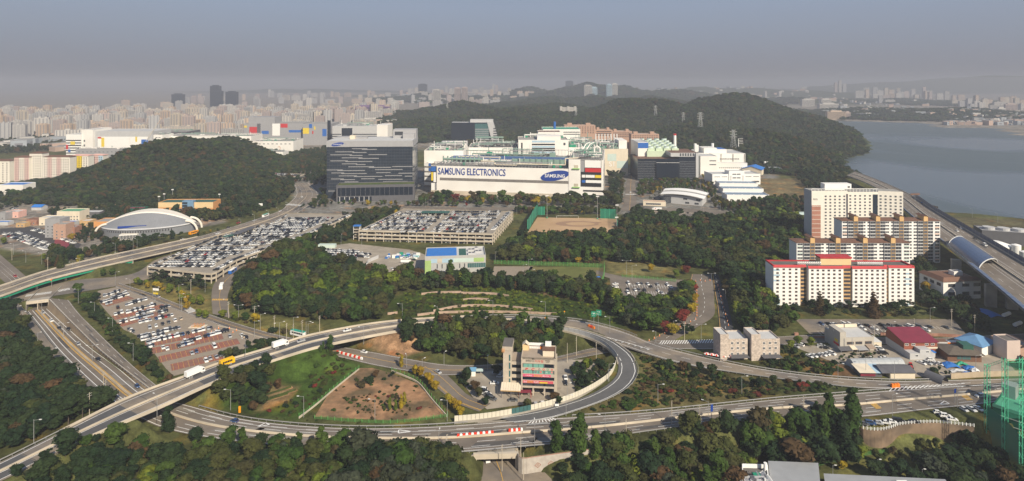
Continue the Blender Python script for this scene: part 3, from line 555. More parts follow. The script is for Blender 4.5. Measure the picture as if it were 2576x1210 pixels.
def crown_mesh(kind,pal,lod,seed):
 """unit crown: about 1 high, trunk top at 0.25"""
 rg=np.random.default_rng(seed);V=[];Fc=[]
 if kind=='round':
  nl=rg.integers(6,9)if lod<2 else 4
  lobes=[((rg.uniform(-.2,.2),rg.uniform(-.2,.2),rg.uniform(.5,.8)),rg.uniform(.17,.26))for _ in range(nl)]+[((0,0,.55),.29),((0,0,.36),.25)]
  for c,r in lobes:blob(V,Fc,c,r*.82,.85,rg);leaves(V,Fc,c,r,(95,34,11)[lod],(.034,.055,.085)[lod],.85,rg)
 elif kind=='tall':
  nl=(9,7,4)[lod]
  for k in range(nl):
   z=.2+.7*k/(nl-1);r=.17*(1-.55*(k/(nl-1))**2)*rg.uniform(.9,1.15);c=(rg.uniform(-.05,.05),rg.uniform(-.05,.05),z)
   blob(V,Fc,c,r*.82,1.2,rg);leaves(V,Fc,c,r,(90,34,12)[lod],(.028,.045,.07)[lod],1.1,rg)
 elif kind=='cone':
  nl=(9,7,5)[lod]
  for k in range(nl):
   z=.1+.86*k/(nl-1);r=.24*(1-k/(nl-.4))+.03;c=(rg.uniform(-.015,.015),rg.uniform(-.015,.015),z)
   blob(V,Fc,c,r*.8,.8,rg);leaves(V,Fc,c,r,max(6,int((110,40,14)[lod]*(r/.2))),(.026,.045,.07)[lod],.7,rg,.1)
 elif kind=='pine':
  for k in range((9,7,4)[lod]):
   t=rg.uniform(0,6.28);q=rg.uniform(.1,.3);c=(q*math.cos(t),q*math.sin(t),rg.uniform(.5,.88)-q*.3);r=rg.uniform(.11,.18)
   blob(V,Fc,c,r*.7,.5,rg);leaves(V,Fc,c,r,(100,34,12)[lod],(.028,.05,.075)[lod],.5,rg)
  blob(V,Fc,(0,0,.7),.2,.7,rg);leaves(V,Fc,(0,0,.75),.18,(80,30,10)[lod],.04,.7,rg)
 elif kind=='bush':
  for k in range((6,4,3)[lod]):
   c=(rg.uniform(-.35,.35),rg.uniform(-.35,.35),rg.uniform(.2,.5));r=rg.uniform(.25,.4);blob(V,Fc,c,r*.8,.8,rg);leaves(V,Fc,c,r,(80,30,12)[lod],(.06,.10,.14)[lod],.8,rg)
 me=bpy.data.meshes.new('crown');me.from_pydata(V,[],Fc);me.materials.append(MATS['leaves_'+pal]);me.update();return me
CR={}
def crown(kind,pal,lod,var):
 k=(kind,pal,lod,var)
 if k not in CR:CR[k]=crown_mesh(kind,pal,lod,len(kind)*131+lod*17+var*29+5)
 return CR[k]
_t=MB();_t.tube((0,0,-.08),(.01,0,.35),.018,'bark',6,.012);_t.tube((.01,0,.35),(.0,.01,.7),.012,'bark',5,.005)
for a_ in range(4):_t.tube((.01,0,.3+.07*a_),(.16*math.cos(a_*1.7),.16*math.sin(a_*1.7),.55+.06*a_),.008,'bark',4,.003)
TRUNK=_t.mesh('trunk')
NM={'round':'broadleaf_tree','tall':'poplar_tree','cone':'conifer_tree','pine':'pine_tree','bush':'shrub'}
WD={'round':'broadleaf tree','tall':'slender upright tree','cone':'pointed conifer','pine':'spreading pine','bush':'low shrub'}
TREES=[]
def tree(x,y,h,kind='round',pal='green',label=None,wide=1.0,z=None,lod=0,cat=None):
 z=height(x,y)if z is None else z
 t=mk(NM[kind],None,None,(x,y,z-.1),random.uniform(0,6.28),category=cat or ('shrub' if kind=='bush' else 'tree'));t.scale=(h*wide,h*wide,h)
 inst('crown',crown(kind,pal,lod,random.randrange(3)),t)
 if kind!='bush':inst('trunk',TRUNK,t)
 if label:t['label']=label
 else :TREES.append((t,f"{PAL[pal][0]} {WD[kind]}",x,y))
 BLOCKPTS.append((x,y,h*.25*wide));return t
BLOCKPTS=[]
BLK=[]
def reg(poly):BLK.append(poly)
def gn_mass(name,protos,pts,scl,rot,idx,kind='stuff'):
 col=bpy.data.collections.new(name+'_kinds')
 for i,(pm,s_)in enumerate(protos):
  o=bpy.data.objects.new(f'{name}_kind_{i:03d}',pm);col.objects.link(o)
 me=bpy.data.meshes.new(name);me.vertices.add(len(pts));me.vertices.foreach_set('co',np.asarray(pts,np.float32).ravel())
 a=me.attributes.new('size','FLOAT_VECTOR','POINT');a.data.foreach_set('vector',np.asarray(scl,np.float32).ravel())
 a=me.attributes.new('turn','FLOAT','POINT');a.data.foreach_set('value',np.asarray(rot,np.float32))
 a=me.attributes.new('pick','INT','POINT');a.data.foreach_set('value',np.asarray(idx,np.int32))
 o=mk(name,me,kind=kind)
 ng=bpy.data.node_groups.new(name+'_nodes','GeometryNodeTree')
 ng.interface.new_socket('Geometry',in_out='INPUT',socket_type='NodeSocketGeometry');ng.interface.new_socket('Geometry',in_out='OUTPUT',socket_type='NodeSocketGeometry')
 gi=ng.nodes.new('NodeGroupInput');go=ng.nodes.new('NodeGroupOutput');ci=ng.nodes.new('GeometryNodeCollectionInfo')
 ci.inputs['Collection'].default_value=col;ci.inputs['Separate Children'].default_value=True;ci.inputs['Reset Children'].default_value=True
 ip=ng.nodes.new('GeometryNodeInstanceOnPoints');ip.inputs['Pick Instance'].default_value=True
 def att(nm,ty):
  n=ng.nodes.new('GeometryNodeInputNamedAttribute');n.data_type=ty;n.inputs['Name'].default_value=nm;return n
 a1,a2,a3=att('size','FLOAT_VECTOR'),att('turn','FLOAT'),att('pick','INT');cx=ng.nodes.new('ShaderNodeCombineXYZ')
 ng.links.new(a2.outputs['Attribute'],cx.inputs['Z']);rt=ng.nodes.new('FunctionNodeEulerToRotation');ng.links.new(cx.outputs[0],rt.inputs[0])
 ng.links.new(gi.outputs[0],ip.inputs['Points']);ng.links.new(ci.outputs[0],ip.inputs['Instance']);ng.links.new(a1.outputs['Attribute'],ip.inputs['Scale'])
 ng.links.new(rt.outputs[0],ip.inputs['Rotation']);ng.links.new(a3.outputs['Attribute'],ip.inputs['Instance Index']);ng.links.new(ip.outputs[0],go.inputs[0])
 md=o.modifiers.new('scatter','NODES');md.node_group=ng;return o
def paint_mat():
 m=bpy.data.materials.new('car_paint');m.use_nodes=True;t=m.node_tree;b=t.nodes['Principled BSDF']
 oi=t.nodes.new('ShaderNodeObjectInfo');t.links.new(oi.outputs['Color'],b.inputs['Base Color']);b.inputs['Roughness'].default_value=.32;b.inputs['Specular IOR Level'].default_value=.5
 MATS['car_paint']=m
paint_mat();M('car_glass',(.012,.014,.018),.08,.0,spec=.8);M('tyre',(.015,.015,.015),.8,.1);M('head_lamp',(.7,.7,.66),.2,.02);M('tail_lamp',(.35,.01,.01),.3,.02)
for n_,c_ in (('white',(.72,.72,.70)),('black',(.016,.017,.02)),('silver',(.36,.37,.38)),('grey',(.11,.115,.12)),('blue',(.03,.06,.14)),('red',(.34,.02,.02)),('beige',(.5,.44,.34))):M('paint_'+n_,c_,.32,.02,spec=.5)
PAINT={'white':(.74,.74,.72,1),'black':(.014,.015,.018,1),'silver':(.38,.39,.40,1),'dark grey':(.085,.09,.095,1),'blue':(.03,.07,.17,1),'red':(.36,.02,.025,1),'beige':(.5,.44,.34,1),'green':(.02,.09,.05,1),'yellow':(.85,.50,.02,1),'teal':(.03,.28,.24,1),'orange':(.75,.22,.02,1)}
SHAPES={'sedan':(4.7,1.84,[(-2.35,.35),(-2.33,.72),(-1.35,.92),(1.55,.98),(2.3,.9),(2.35,.4)],[(-1.4,.92),(-.55,1.42),(.75,1.45),(1.75,.98)]),'hatchback':(3.8,1.66,[(-1.9,.35),(-1.88,.75),(-1.15,.95),(1.7,1.0),(1.9,.85),(1.9,.4)],[(-1.2,.95),(-.45,1.48),(1.2,1.5),(1.8,1.0)]),'suv':(4.75,1.9,[(-2.38,.4),(-2.36,.95),(-1.35,1.1),(2.2,1.15),(2.36,1.0),(2.38,.45)],[(-1.4,1.1),(-.65,1.72),(1.85,1.75),(2.3,1.12)]),'van':(5.1,1.95,[(-2.55,.4),(-2.5,1.0),(-2.0,1.15),(2.5,1.2),(2.55,1.0),(2.55,.45)],[(-2.1,1.15),(-1.3,1.95),(2.3,1.97),(2.52,1.2)])}
def car_parts(kind,paint='car_paint'):
 L,Wd,lo,cab=SHAPES[kind];w=Wd/2;body=MB();g=MB()
 prof=[(lo[0][0],.28)]+lo+[(lo[-1][0],.28)]
 body.v=[];n=len(prof)
 def ring(y,sc):return [(p[0]*(1-.0*sc),y,p[1]-(0.06*sc if p[1]>.6 else 0))for p in prof]
 rows=[ring(-w,1),ring(-w*.86,0),ring(w*.86,0),ring(w,1)]
 for r0,r1 in zip(rows[:-1],rows[1:]):
  for k in range(n):l=(k+1)%n;body.face([r0[k],r1[k],r1[l],r0[l]],paint)
 body.face(rows[0],paint);body.face(rows[-1][::-1],paint)
 wc,wt_=w*.90,w*.74
 A=[(cab[0][0],cab[0][1]-.04),(cab[1][0],cab[1][1]),(cab[2][0],cab[2][1]),(cab[3][0],cab[3][1]-.04)]
 bl=[(A[0][0],-wc,A[0][1]),(A[3][0],-wc,A[3][1]),(A[3][0],wc,A[3][1]),(A[0][0],wc,A[0][1])];tl=[(A[1][0],-wt_,A[1][1]),(A[2][0],-wt_,A[2][1]),(A[2][0],wt_,A[2][1]),(A[1][0],wt_,A[1][1])]
 for a,b_,c,d in ((bl[0],bl[1],tl[1],tl[0]),(bl[1],bl[2],tl[2],tl[1]),(bl[2],bl[3],tl[3],tl[2]),(bl[3],bl[0],tl[0],tl[3])):g.face([a,b_,c,d],'car_glass')
 body.face([(p[0]*1.0,p[1]*1.03,p[2]+.012)for p in tl],paint)
 xm=(A[1][0]+A[2][0])/2
 for s_ in (-1,1):
  for x0,x1 in ((A[1][0]-.05,A[1][0]+.04),(xm-.06,xm+.06),(A[2][0]-.08,A[2][0]+.05)):
   zb=A[0][1]+.04;body.face([(x0,s_*(wc+.012),zb),(x1,s_*(wc+.012),zb),(x1,s_*(wt_+.012),A[1][1]),(x0,s_*(wt_+.012),A[1][1])][::s_],paint)
 wh=MB();i=len(wh.v);wh.extrude_y([(.33*math.cos(t*math.pi/5),.33*math.sin(t*math.pi/5))for t in range(10)],-.12,.12,'tyre','steel')
 hl=MB();hl.box(-.06,.06,-.2,.2,-.08,.08,'head_lamp');tlm=MB();tlm.box(-.05,.05,-.16,.16,-.1,.1,'tail_lamp')
 return body,g,wh,hl,tlm
CARM={}
for k in SHAPES:
 b_,g_,w_,h_,t_=car_parts(k);L,Wd,lo,cab=SHAPES[k]
 CARM[k]=dict(body=b_.mesh('body'),glass=g_.mesh('windows'),wheel=w_.mesh('wheel'),head=h_.mesh('headlight'),tail=t_.mesh('taillight'),L=L,W=Wd,hz=lo[1][1]-.12)
CARS=[]
def car(x,y,z,rot,kind='sedan',col='white',label=None,where=None,name='car',cat='car',group=None,detail=True):
 """front of the car points along local -x"""
 m=CARM[kind];t=mk(name,None,None,(x,y,z),rot,category=cat)
 def add(n,me,loc=(0,0,0)):
  o=inst(n,me,t,loc);o.color=PAINT[col];return o
 add('body',m['body']);add('windows',m['glass'])
 if detail:
  for sx in (-1,1):
   for sy in (-1,1):add('wheel',m['wheel'],(sx*m['L']*.31,sy*(m['W']/2-.1),.33))
  for sy in (-1,1):add('headlight',m['head'],(-m['L']/2+.03,sy*(m['W']/2-.28),m['hz']));add('taillight',m['tail'],(m['L']/2-.02,sy*(m['W']/2-.25),m['hz']+.05))
 if group:t['group']=group
 if label:t['label']=label
 CARS.append((t,f'{col} {kind}',where));return t
CCOL=['white']*43+['black']*20+['silver']*12+['dark grey']*15+['blue']*3+['red']*2+['beige']*2
CKND=['sedan']*55+['suv']*25+['hatchback']*15+['van']*5
def parked(a,b,n,gaps,ang,where,z=0.08,jitter=.12,group=None,row=None,kinds=None,detail=True,flip=.5):
 """n bays between picture points a and b (centres); gaps = empty bays; ang = heading of the cars in degrees"""
 p,q=P(*a,z),P(*b,z);cnt=0
 for k in range(n):
  if k in gaps:continue
  cnt+=1;c=p.lerp(q,k/max(1,n-1));fl=180 if random.random()<flip else 0
  col,kd=random.choice(CCOL),random.choice(kinds or CKND);lb=f"{col} {kd} {ordn(cnt)} from left, {where}"
  car(c.x+random.uniform(-jitter,jitter),c.y+random.uniform(-jitter,jitter),z,R(ang+fl+random.uniform(-1.5,1.5)),kd,col,label=lb if len(lb.split())<17 else lb.replace(' the ',' '),name='parked_car',group=group,detail=detail)
def small_car(kind,paint):
 b_,g_,w_,h_,t_=car_parts(kind,paint);b_.box(-1.6,-1.1,-.86,.86,0,.6,'tyre');b_.box(1.1,1.6,-.86,.86,0,.6,'tyre')
 off=len(b_.v);b_.v+=g_.v;b_.f+=[tuple(i+off for i in f)for f in g_.f];b_.m+=[b_.mi('car_glass')]*len(g_.f);return b_.mesh('deck_car')
DECKP=[(kd,pt)for kd in ('sedan','suv','hatchback')for pt in ('white','white','white','black','black','silver','grey','grey','blue','red')]
DECKW=[(.55 if kd=='sedan' else .3 if kd=='suv' else .15)*{'white':.15,'black':.13,'silver':.10,'grey':.07,'blue':.02,'red':.015}[pt]for kd,pt in DECKP];DECKW=np.array(DECKW)/sum(DECKW)
def lamp_meshes(h,arm,double):
 p=MB();p.cyl(0,0,0,h,.13,'steel',6,.08);a=MB();hd=MB();a.tube((0,0,0),(arm,0,.35),.055,'steel',4);hd.box(-.5,.5,-.2,.2,-.12,.1,'steel_white');return p.mesh('pole'),a.mesh('arm'),hd.mesh('lamp_head')
LAMPM={(h,a):lamp_meshes(h,a,0)for h,a in ((10,2.4),(12,3.0),(7,1.4),(5,.8))}
LAMPS=[]
def lamp(u,v,z=0,h=10,arm=2.4,deg=0,double=False,label=None,world=None,zz=None):
 p=world or P(u,v,z);zt=z if world is None else p.z
 po,ar,hd=LAMPM[(h,arm)];t=mk('street_lamp',None,None,(p.x,p.y,zt),0,category='street lamp')
 inst('pole',po,t)
 for k in range(2 if double else 1):
  a=R(deg+180*k);inst('arm',ar,t,(0,0,h-.35),a);inst('lamp_head',hd,t,(math.cos(a)*(arm+.3),math.sin(a)*(arm+.3),h+.02),a)
 if label:t['label']=label
 else :LAMPS.append((t,'two-armed street lamp' if double else ('tall street lamp' if h>10 else 'street lamp'),p.x,p.y))
 return t
_p=MB();_p.cyl(0,0,0,11,.17,'concrete_light',6,.11);PPOLE=_p.mesh('pole')
_p=MB();_p.box(-1.1,1.1,-.06,.06,-.06,.06,'steel');[_p.cyl(x,0,.06,.3,.06,'concrete_light',5)for x in (-.95,-.45,.45,.95)];PCROSS=_p.mesh('crossarm')
POLES=[]
def upole(u,v,z=0,rot=0,s=1.0):
 p=P(u,v,z);t=mk('utility_pole',None,None,(p.x,p.y,z),R(rot),category='utility pole');inst('pole',PPOLE,t);inst('crossarm',PCROSS,t,(0,0,10.3));inst('crossarm',PCROSS,t,(0,0,9.2));t.scale=(s,s,s)
 POLES.append((t,'concrete utility pole with crossarms',p.x,p.y));return t
def label_by_landmark(rows,marks,groups=None):
 """rows: (object, description, x, y) ; every label names the closest landmark and how close it is among its like"""
 B={}
 for o,d,x,y in rows:
  nm,(mx_,my_)=min(marks.items(),key=lambda kv:(kv[1][0]-x)**2+(kv[1][1]-y)**2);B.setdefault((d,nm),[]).append((math.hypot(mx_-x,my_-y),o))
 for (d,nm),l in B.items():
  l.sort(key=lambda q:q[0])
  for k,(_,o)in enumerate(l):
   o['label']=f"{d} {'closest' if k == 0 else ordn(k + 1) + ' closest'} to {nm}" if len(l)>1 else f"lone {d} nearest {nm}"
   if groups:o['group']=groups
def ribbon(mb,A,B,mat):
 for a0,a1,b0,b1 in zip(A[:-1],A[1:],B[:-1],B[1:]):mb.face([a0,a1,b1,b0],mat)
def wall_line(name,label,cat,pts,zt,zb,th,mat,cap=None,posts=None):
 """a wall along world points, a thing with its own origin"""
 pts=[Vector(p)for p in pts];root=thing(name,label,cat,pts[len(pts)//2]);b=root.location.copy();mb=MB();cp=MB()
 for p,q in zip(pts[:-1],pts[1:]):
  d=(q-p);d.z=0;d.normalize();s_=Vector((-d.y,d.x,0))*th/2
  for (u_,v_)in ((p,q),):
   a=[(u_-s_-b),(v_-s_-b),(v_+s_-b),(u_+s_-b)]
   i=len(mb.v);mb.v+=[(w_.x,w_.y,zb-b.z)for w_ in a]+[(w_.x,w_.y,zt-b.z)for w_ in a]
   k=mb.mi(mat)
   for f in ((0,1,5,4),(1,2,6,5),(2,3,7,6),(3,0,4,7),(4,5,6,7)):mb.f.append(tuple(i+j for j in f));mb.m.append(k)
 mb.obj('wall',root);return root,b
br1,b1=bridge('long concrete flyover bridge crossing the highway at the lower left',flyover,f1,f2)
crosswall(br1,b1,flyover,f1,-.5);crosswall(br1,b1,flyover,f2,-.5)
cut_walls(br1,b1,flyover,max(0,f1-32),f1,1.0,zt=-.3);cut_walls(br1,b1,flyover,f2,f2+16,1.0,zt=-.3)
br2,b2=bridge('concrete flyover bridge spanning the local road above the grassy lot',flyover,g1,g2,ends=14)
crosswall(br2,b2,flyover,g1,-.5);crosswall(br2,b2,flyover,g2,-.5)
cut_walls(br2,b2,flyover,g1-22,g1,1.0,zt=-.3);cut_walls(br2,b2,flyover,g2,g3,1.0,zt=-.3)
l1,l2=loop.near(1420,833,4),loop.near(1556,905,3.2)
br3,b3=bridge('curved ramp bridge with grey noise panels where the loop leaves the flyover',loop,l1,l2,deck=1.3,ends=2,h=.7)
crosswall(br3,b3,loop,l1+1,-.5);crosswall(br3,b3,loop,l2,-.5);crosswall(br3,b3,loop,(l1+l2)/2+4,-.5,th=1.2,ta=.2,tb=.8)
d_=np.arange(l1,l2,4.0)
for k in range(len(d_)-1):
 mb=MB();a,c=loop.at(1.0,d_[k]+.06,.75),loop.at(1.0,d_[k+1]-.06,.75);mb.face([a,c,c+Vector((0,0,1.9)),a+Vector((0,0,1.9))],'grey_light');tg=(c-a).normalized();s_=Vector((-tg.y,tg.x,0))*.1
 mb.face([a+s_,a+s_+Vector((0,0,1.9)),c+s_+Vector((0,0,1.9)),c+s_],'grey_light');mb.face([a+Vector((0,0,1.9)),c+Vector((0,0,1.9)),c+s_+Vector((0,0,1.9)),a+s_+Vector((0,0,1.9))],'grey_light')
 mb.v=[tuple(Vector(p)-b3)for p in mb.v];mb.obj('noise_panel',br3)
barrier('flyover_median','low concrete divider along the middle of the flyover','barrier',flyover,.5,0,flyover.near(1375,810,4.3),BOX(.5,.8),'concrete_light')
barrier('parapet_wall','low concrete kerb wall along the upper side of the flyover embankment','barrier',flyover,0,f2+7,g1-14,[(-.22,-.5),(.22,-.5),(.16,1.0),(-.16,1.0)],'concrete_light',-.25)
barrier('parapet_wall','concrete kerb wall on the grass side of the flyover embankment','barrier',flyover,1,f2+7,g1-14,[(-.22,-.5),(.22,-.5),(.16,.9),(-.16,.9)],'concrete_light',.25)
barrier('parapet_wall','concrete kerb wall over the trees where the flyover curves to the gore','barrier',flyover,1,g2+14,flyover.near(1400,826,4),[(-.22,-.5),(.22,-.5),(.16,.9),(-.16,.9)],'concrete_light',.25)
barrier('parapet_wall','concrete kerb wall in front of the terraced slope','barrier',flyover,0,g2+14,flyover.near(1200,797,6),[(-.22,-.5),(.22,-.5),(.16,.9),(-.16,.9)],'concrete_light',-.25)
nb=thing('noise_barrier','long curved cream noise barrier between the restaurant yard and the loop ramp','noise barrier',loop.at(1.35,loop.near(1490,990,.5),0));bb=nb.location.copy()
pts_=spline(PP([(1143,1063),(1200,1058),(1258,1050),(1351,1031),(1440,1005),(1500,975),(1538,945),(1552,912),(1549,895)],0.2),62)
for k in range(61):
 a,c=Vector(pts_[k])-bb,Vector(pts_[k+1])-bb;tg=(c-a).normalized();a=a+tg*.07;c=c-tg*.07;s_=Vector((-tg.y,tg.x,0))*.12;hgt=3.1;mat='glass_teal' if 14<=k<=18 else 'panel_cream'
 if 'panel_cream' not in MATS:M('panel_cream',(.60,.56,.46),.6,.05)
 mb=MB();i=len(mb.v);mb.v+=[tuple(p)for p in (a-s_,c-s_,c+s_,a+s_)]+[tuple(p+Vector((0,0,hgt)))for p in (a-s_,c-s_,c+s_,a+s_)];q=mb.mi(mat)
 for f in ((0,1,5,4),(1,2,6,5),(2,3,7,6),(3,0,4,7),(4,5,6,7)):mb.f.append(f);mb.m.append(q)
 mb.obj('noise_panel',nb)
mb=MB();[ribbon(mb,[Vector(p)-bb+Vector((o,o2,z0))for p in pts_],[Vector(p)-bb+Vector((o,o2,z1))for p in pts_],'concrete')for o,o2,z0,z1 in ((0,-.45,-.6,.7),(0,-.45,.7,.7001),)]
ribbon(mb,[Vector(p)-bb+Vector((0,-.45,.7))for p in pts_],[Vector(p)-bb+Vector((0,.3,.7))for p in pts_],'concrete');mb.obj('footing_wall',nb)
tm=thing('tunnel_portal','concrete mouth of the two-bay tunnel under the cross street','tunnel',trunk.at(.5,0,0));bt=tm.location.copy()
def fin_(mb,nm,root,b,**k):mb.v=[tuple(Vector(p)-b)for p in mb.v];return mb.obj(nm,root,**k)
A,B=trunk.at(-.02,0,0),trunk.at(1.02,0,0);dirp=(B-A).normalized();back=Vector((-dirp.y,dirp.x,0));Wp=(B-A).length
def beam(name,t0,t1,z0,z1,d0,d1,mat,root,b,A_=None,dp=None,bk=None,W_=None):
 A_,dp,bk,W_=A_ or A,dp or dirp,bk or back,W_ or Wp;mb=MB();c=[A_+dp*(W_*t)+bk*d for t,d in ((t0,d0),(t1,d0),(t1,d1),(t0,d1))];mb.prism([(p.x,p.y)for p in c],z0,z1,mat);return fin_(mb,name,root,b)
beam('lintel',-.03,1.03,-1.2,.9,0,1.2,'concrete_light',tm,bt);beam('deck_slab',-.03,1.03,-1.0,.02,1.2,30,'concrete',tm,bt)
for nm,t0,t1 in (('side_wall',-.06,-.03),('side_wall',1.03,1.06)):beam(nm,t0,t1,-6.5,.9,0,30,'concrete',tm,bt)
beam('centre_wall',.485,.515,-6.5,-1.2,.3,30,'concrete_light',tm,bt);beam('dark_backing',-.05,1.05,-6.5,-.9,30,30.5,'dark',tm,bt);beam('tunnel_floor',-.03,1.03,-6.4,-5.92,0,30,'asphalt',tm,bt)  # dark sheet closes the open bore, painted shade for its depth
rw=thing('retaining_wall','tall sloping concrete wall between the sunken highway and the frontage road','retaining wall',frontage.at(0,40,0));br_=rw.location.copy()
mb=MB();e1=frontage.near(396,985);n_=40
def along(rd,t,d0,d1,n,dz=0):return [rd.at(t,d,dz)for d in np.linspace(d0,d1,n)]
topp=along(frontage,-.01,0,e1,n_,.35);dB=trunk.near(385,990,0);bot=along(trunk,1.005,0,dB,n_,-.3)
ribbon(mb,topp,bot,M('tan_wall',(.36,.28,.19),.9,.12,.15,col2=(.27,.21,.15),scale2=.06));ribbon(mb,topp,[p+Vector((.3,.2,0))for p in topp],'concrete_light');fin_(mb,'wall',rw,br_)
rw2=thing('retaining_wall','low concrete wall between the sunken highway and the left side lane','retaining wall',lane_left.at(1,30,0));b_=rw2.location.copy()
mb=MB();ribbon(mb,along(lane_left,1.01,0,lane_left.near(240,975),n_,.2),along(trunk,-.005,0,trunk.near(250,985,-1),n_,-.3),'concrete');fin_(mb,'wall',rw2,b_)
guardrail('guard rail on top of the retaining wall beside the frontage road',frontage,0.0,2,e1,.5)
va,vb=0,boulevard.near(330,650,5)
vi,bv=bridge('elevated viaduct with green steel girders crossing the street at the left',boulevard,2,vb,deck=1.2,girder='concrete',ends=0)
mb=MB()
for t_ in (1.0,.7,.3,0.0):rail(mb,boulevard,t_,2,vb,[(-.15,-2.3),(.15,-2.3),(.15,-1.1),(-.15,-1.1)],'green_paint',0,0)
fin_(mb,'steel_girder',vi,bv)
for d in np.linspace(20,vb-5,5):
 for t_ in (.2,.8):
  c=boulevard.at(t_,d,0)-bv;mb=MB();mb.cyl(c.x,c.y,-bv.z-.3,boulevard.at(t_,d,0).z-bv.z-2.2,.8,'concrete_light',10);mb.obj('pier',vi)
crosswall(vi,bv,boulevard,vb,-.5);barrier('median_rail','white divider rail along the middle of the boulevard','barrier',boulevard,.5,0,boulevard.len,BOX(.25,.8),'concrete_light')
for tt,of,lb in ((0,-.25,'kerb wall on the far side of the boulevard past the arena'),(1,.25,'kerb wall on the near side of the boulevard by the parking deck')):
 barrier('parapet_wall',lb,'barrier',boulevard,tt,vb,boulevard.near(560,600,.5),BOX(.35,.7,-.4),'concrete_light',of)
UA,UB=P(1193,1146,-.2),P(1302,1143,-.2);up=thing('underpass_portal','concrete box underpass below the highway at the bottom centre','underpass',UA.lerp(UB,.5));bu=up.location.copy()
ud=(UB-UA).normalized();ub=Vector((-ud.y,ud.x,0));UW=(UB-UA).length
KW=dict(A_=UA,dp=ud,bk=ub,W_=UW)
beam('lintel',-.02,1.02,-1.6,.6,-.5,.8,'concrete_light',up,bu,**KW)
for t0,t1 in ((-.02,.06),(.95,1.03)):beam('side_wall',t0,t1,-6.4,-1.6,-.5,26,'concrete_light',up,bu,**KW)
beam('roof_slab',.06,.95,-1.6,-.4,.8,26,'concrete',up,bu,**KW);beam('floor_slab',.0,1.0,-6.5,-5.9,-1,34,'asphalt_old',up,bu,**KW);beam('dark_backing',0,1,-6.4,-.5,33.5,34,'dark',up,bu,**KW)  # added dark sheet at the far end stands in for the underpass gloom
mb=MB();w0=UA+ud*(-.02*UW);mb.face([w0+Vector((0,0,.3)),w0+Vector((-11,-7,-4.6)),w0+Vector((-11,-7,-6.4)),w0+Vector((0,0,-6.4))],'concrete_light');mb.face([w0+Vector((0,1,.3)),w0+Vector((0,1,-6.4)),w0+Vector((-11,-6,-6.4)),w0+Vector((-11,-6,-4.6))],'concrete_light')
mb.face([w0+Vector((0,0,.3)),w0+Vector((0,1,.3)),w0+Vector((-11,-6,-4.6)),w0+Vector((-11,-7,-4.6))],'concrete_light');fin_(mb,'wing_wall',up,bu)
wp=spline(PP([(1303,1144),(1306,1152),(1318,1156),(1345,1152),(1389,1146),(1450,1138),(1520,1128)],0),22)
cw,cb=wall_line('retaining_wall','pale curved block wall with red diamond patterns beside the underpass','retaining wall',wp,.6,-7,.5,M('block_wall',(.45,.41,.36),.85,.08,1.2,col2=(.38,.34,.30),scale2=.6))
for k,t_ in enumerate((.25,.4,.55)):
 i=int(t_*21);a,c=Vector(wp[i]),Vector(wp[i+1]);tg=(c-a).normalized();nrm=Vector((tg.y,-tg.x,0))*.3;m_=a.lerp(c,.5)+nrm-cb
 for sc,mt,of in ((1.5,'brick',.0),(1.05,'block_wall',.03),(.65,'brick',.06),(.3,'block_wall',.09)):
  q=[m_+nrm*of+tg*(sc*x)+Vector((0,0,-3.0+sc*.8*z_))for x,z_ in ((-1,0),(0,-1),(1,0),(0,1))];mb=MB();mb.face(q,mt);mb.obj('diamond_tile',cw)
mb=MB();ribbon(mb,[Vector(p)-cb+Vector((0,-.3,.55))for p in wp],[Vector(p)-cb+Vector((0,-.3,.9))for p in wp],'brick');mb.obj('coping',cw)
rp=spline(PP([(2155,1062),(2163,1076),(2185,1082),(2215,1083),(2240,1078),(2262,1070),(2300,1066),(2350,1064),(2400,1068),(2450,1074)],-.1),40)
sw,sb=wall_line('retaining_wall','tall stained concrete retaining wall below the roadside parking yard','retaining wall',rp,.0,-11,.7,M('stained_wall',(.23,.165,.11),.9,.3,.12,col2=(.12,.09,.065),scale2=.1))
wf=thing('yard_fence','white post fence on top of the tall retaining wall','fence',Vector(rp[20]));fb=wf.location.copy();mb=MB()
for a,c in zip(rp[:-1],rp[1:]):
 a,c=Vector(a)-fb,Vector(c)-fb
 for hz_ in (.45,.95):mb.tube(a+Vector((0,0,hz_+.2)),c+Vector((0,0,hz_+.2)),.06,'line_white',4)
mb.obj('rail',wf)
for k in range(0,40):c=Vector(rp[k])-fb;mb=MB();mb.box(c.x-.14,c.x+.14,c.y-.14,c.y+.14,c.z+.1,c.z+1.5,'line_white');mb.obj('post',wf)
ex,be=bridge('tall elevated expressway on thick concrete piers at the right edge',express,1,express.len-1,deck=2.6,girder='concrete',ends=0,h=.8)
for i,(u,v)in enumerate(((2492,771),(2545,777),(2405,702),(2340,640),(2300,585),(2262,540),(2600,860))):
 p=P(u,v,0);d=express.near(u,v-66,18);c=express.at(.5,d,0);mb=MB();tg=express.dirn(d);
 q=express.at(.08 if i!=1 else .75,d,0)if i!=1 else p
 c2=Vector((p.x,p.y,0))-be;s_=Vector((tg.y,-tg.x,0))*3.2;t2=tg*1.8;zb,zt=-be.z-.3,c.z-be.z-2.4
 mb.prism([((c2+a_).x,(c2+a_).y)for a_ in (s_+t2,s_-t2,-s_-t2,-s_+t2)],zb,zt,'concrete');pr=mb.obj('pier',ex)
 if i<2:
  for k in range(5):
   mb=MB();s2=s_*1.01*(1-.4*k);s3=s_*1.01*(1-.4*k-.2);t3=t2*1.015;fr=-t3
   for sg in (1,-1):
    mb.face([c2+s2+t3*sg+Vector((0,0,zb+.5)),c2+s3+t3*sg+Vector((0,0,zb+.5)),c2+s3+t3*sg+Vector((0,0,zb+1.9)),c2+s2+t3*sg+Vector((0,0,zb+1.9))],'yellow')
   mb.obj('warning_stripe',pr)
mb=MB();rail(mb,express,.5,1,express.len-1,BOX(.5,1.0),'concrete_light',0,.1);fin_(mb,'median',ex,be)
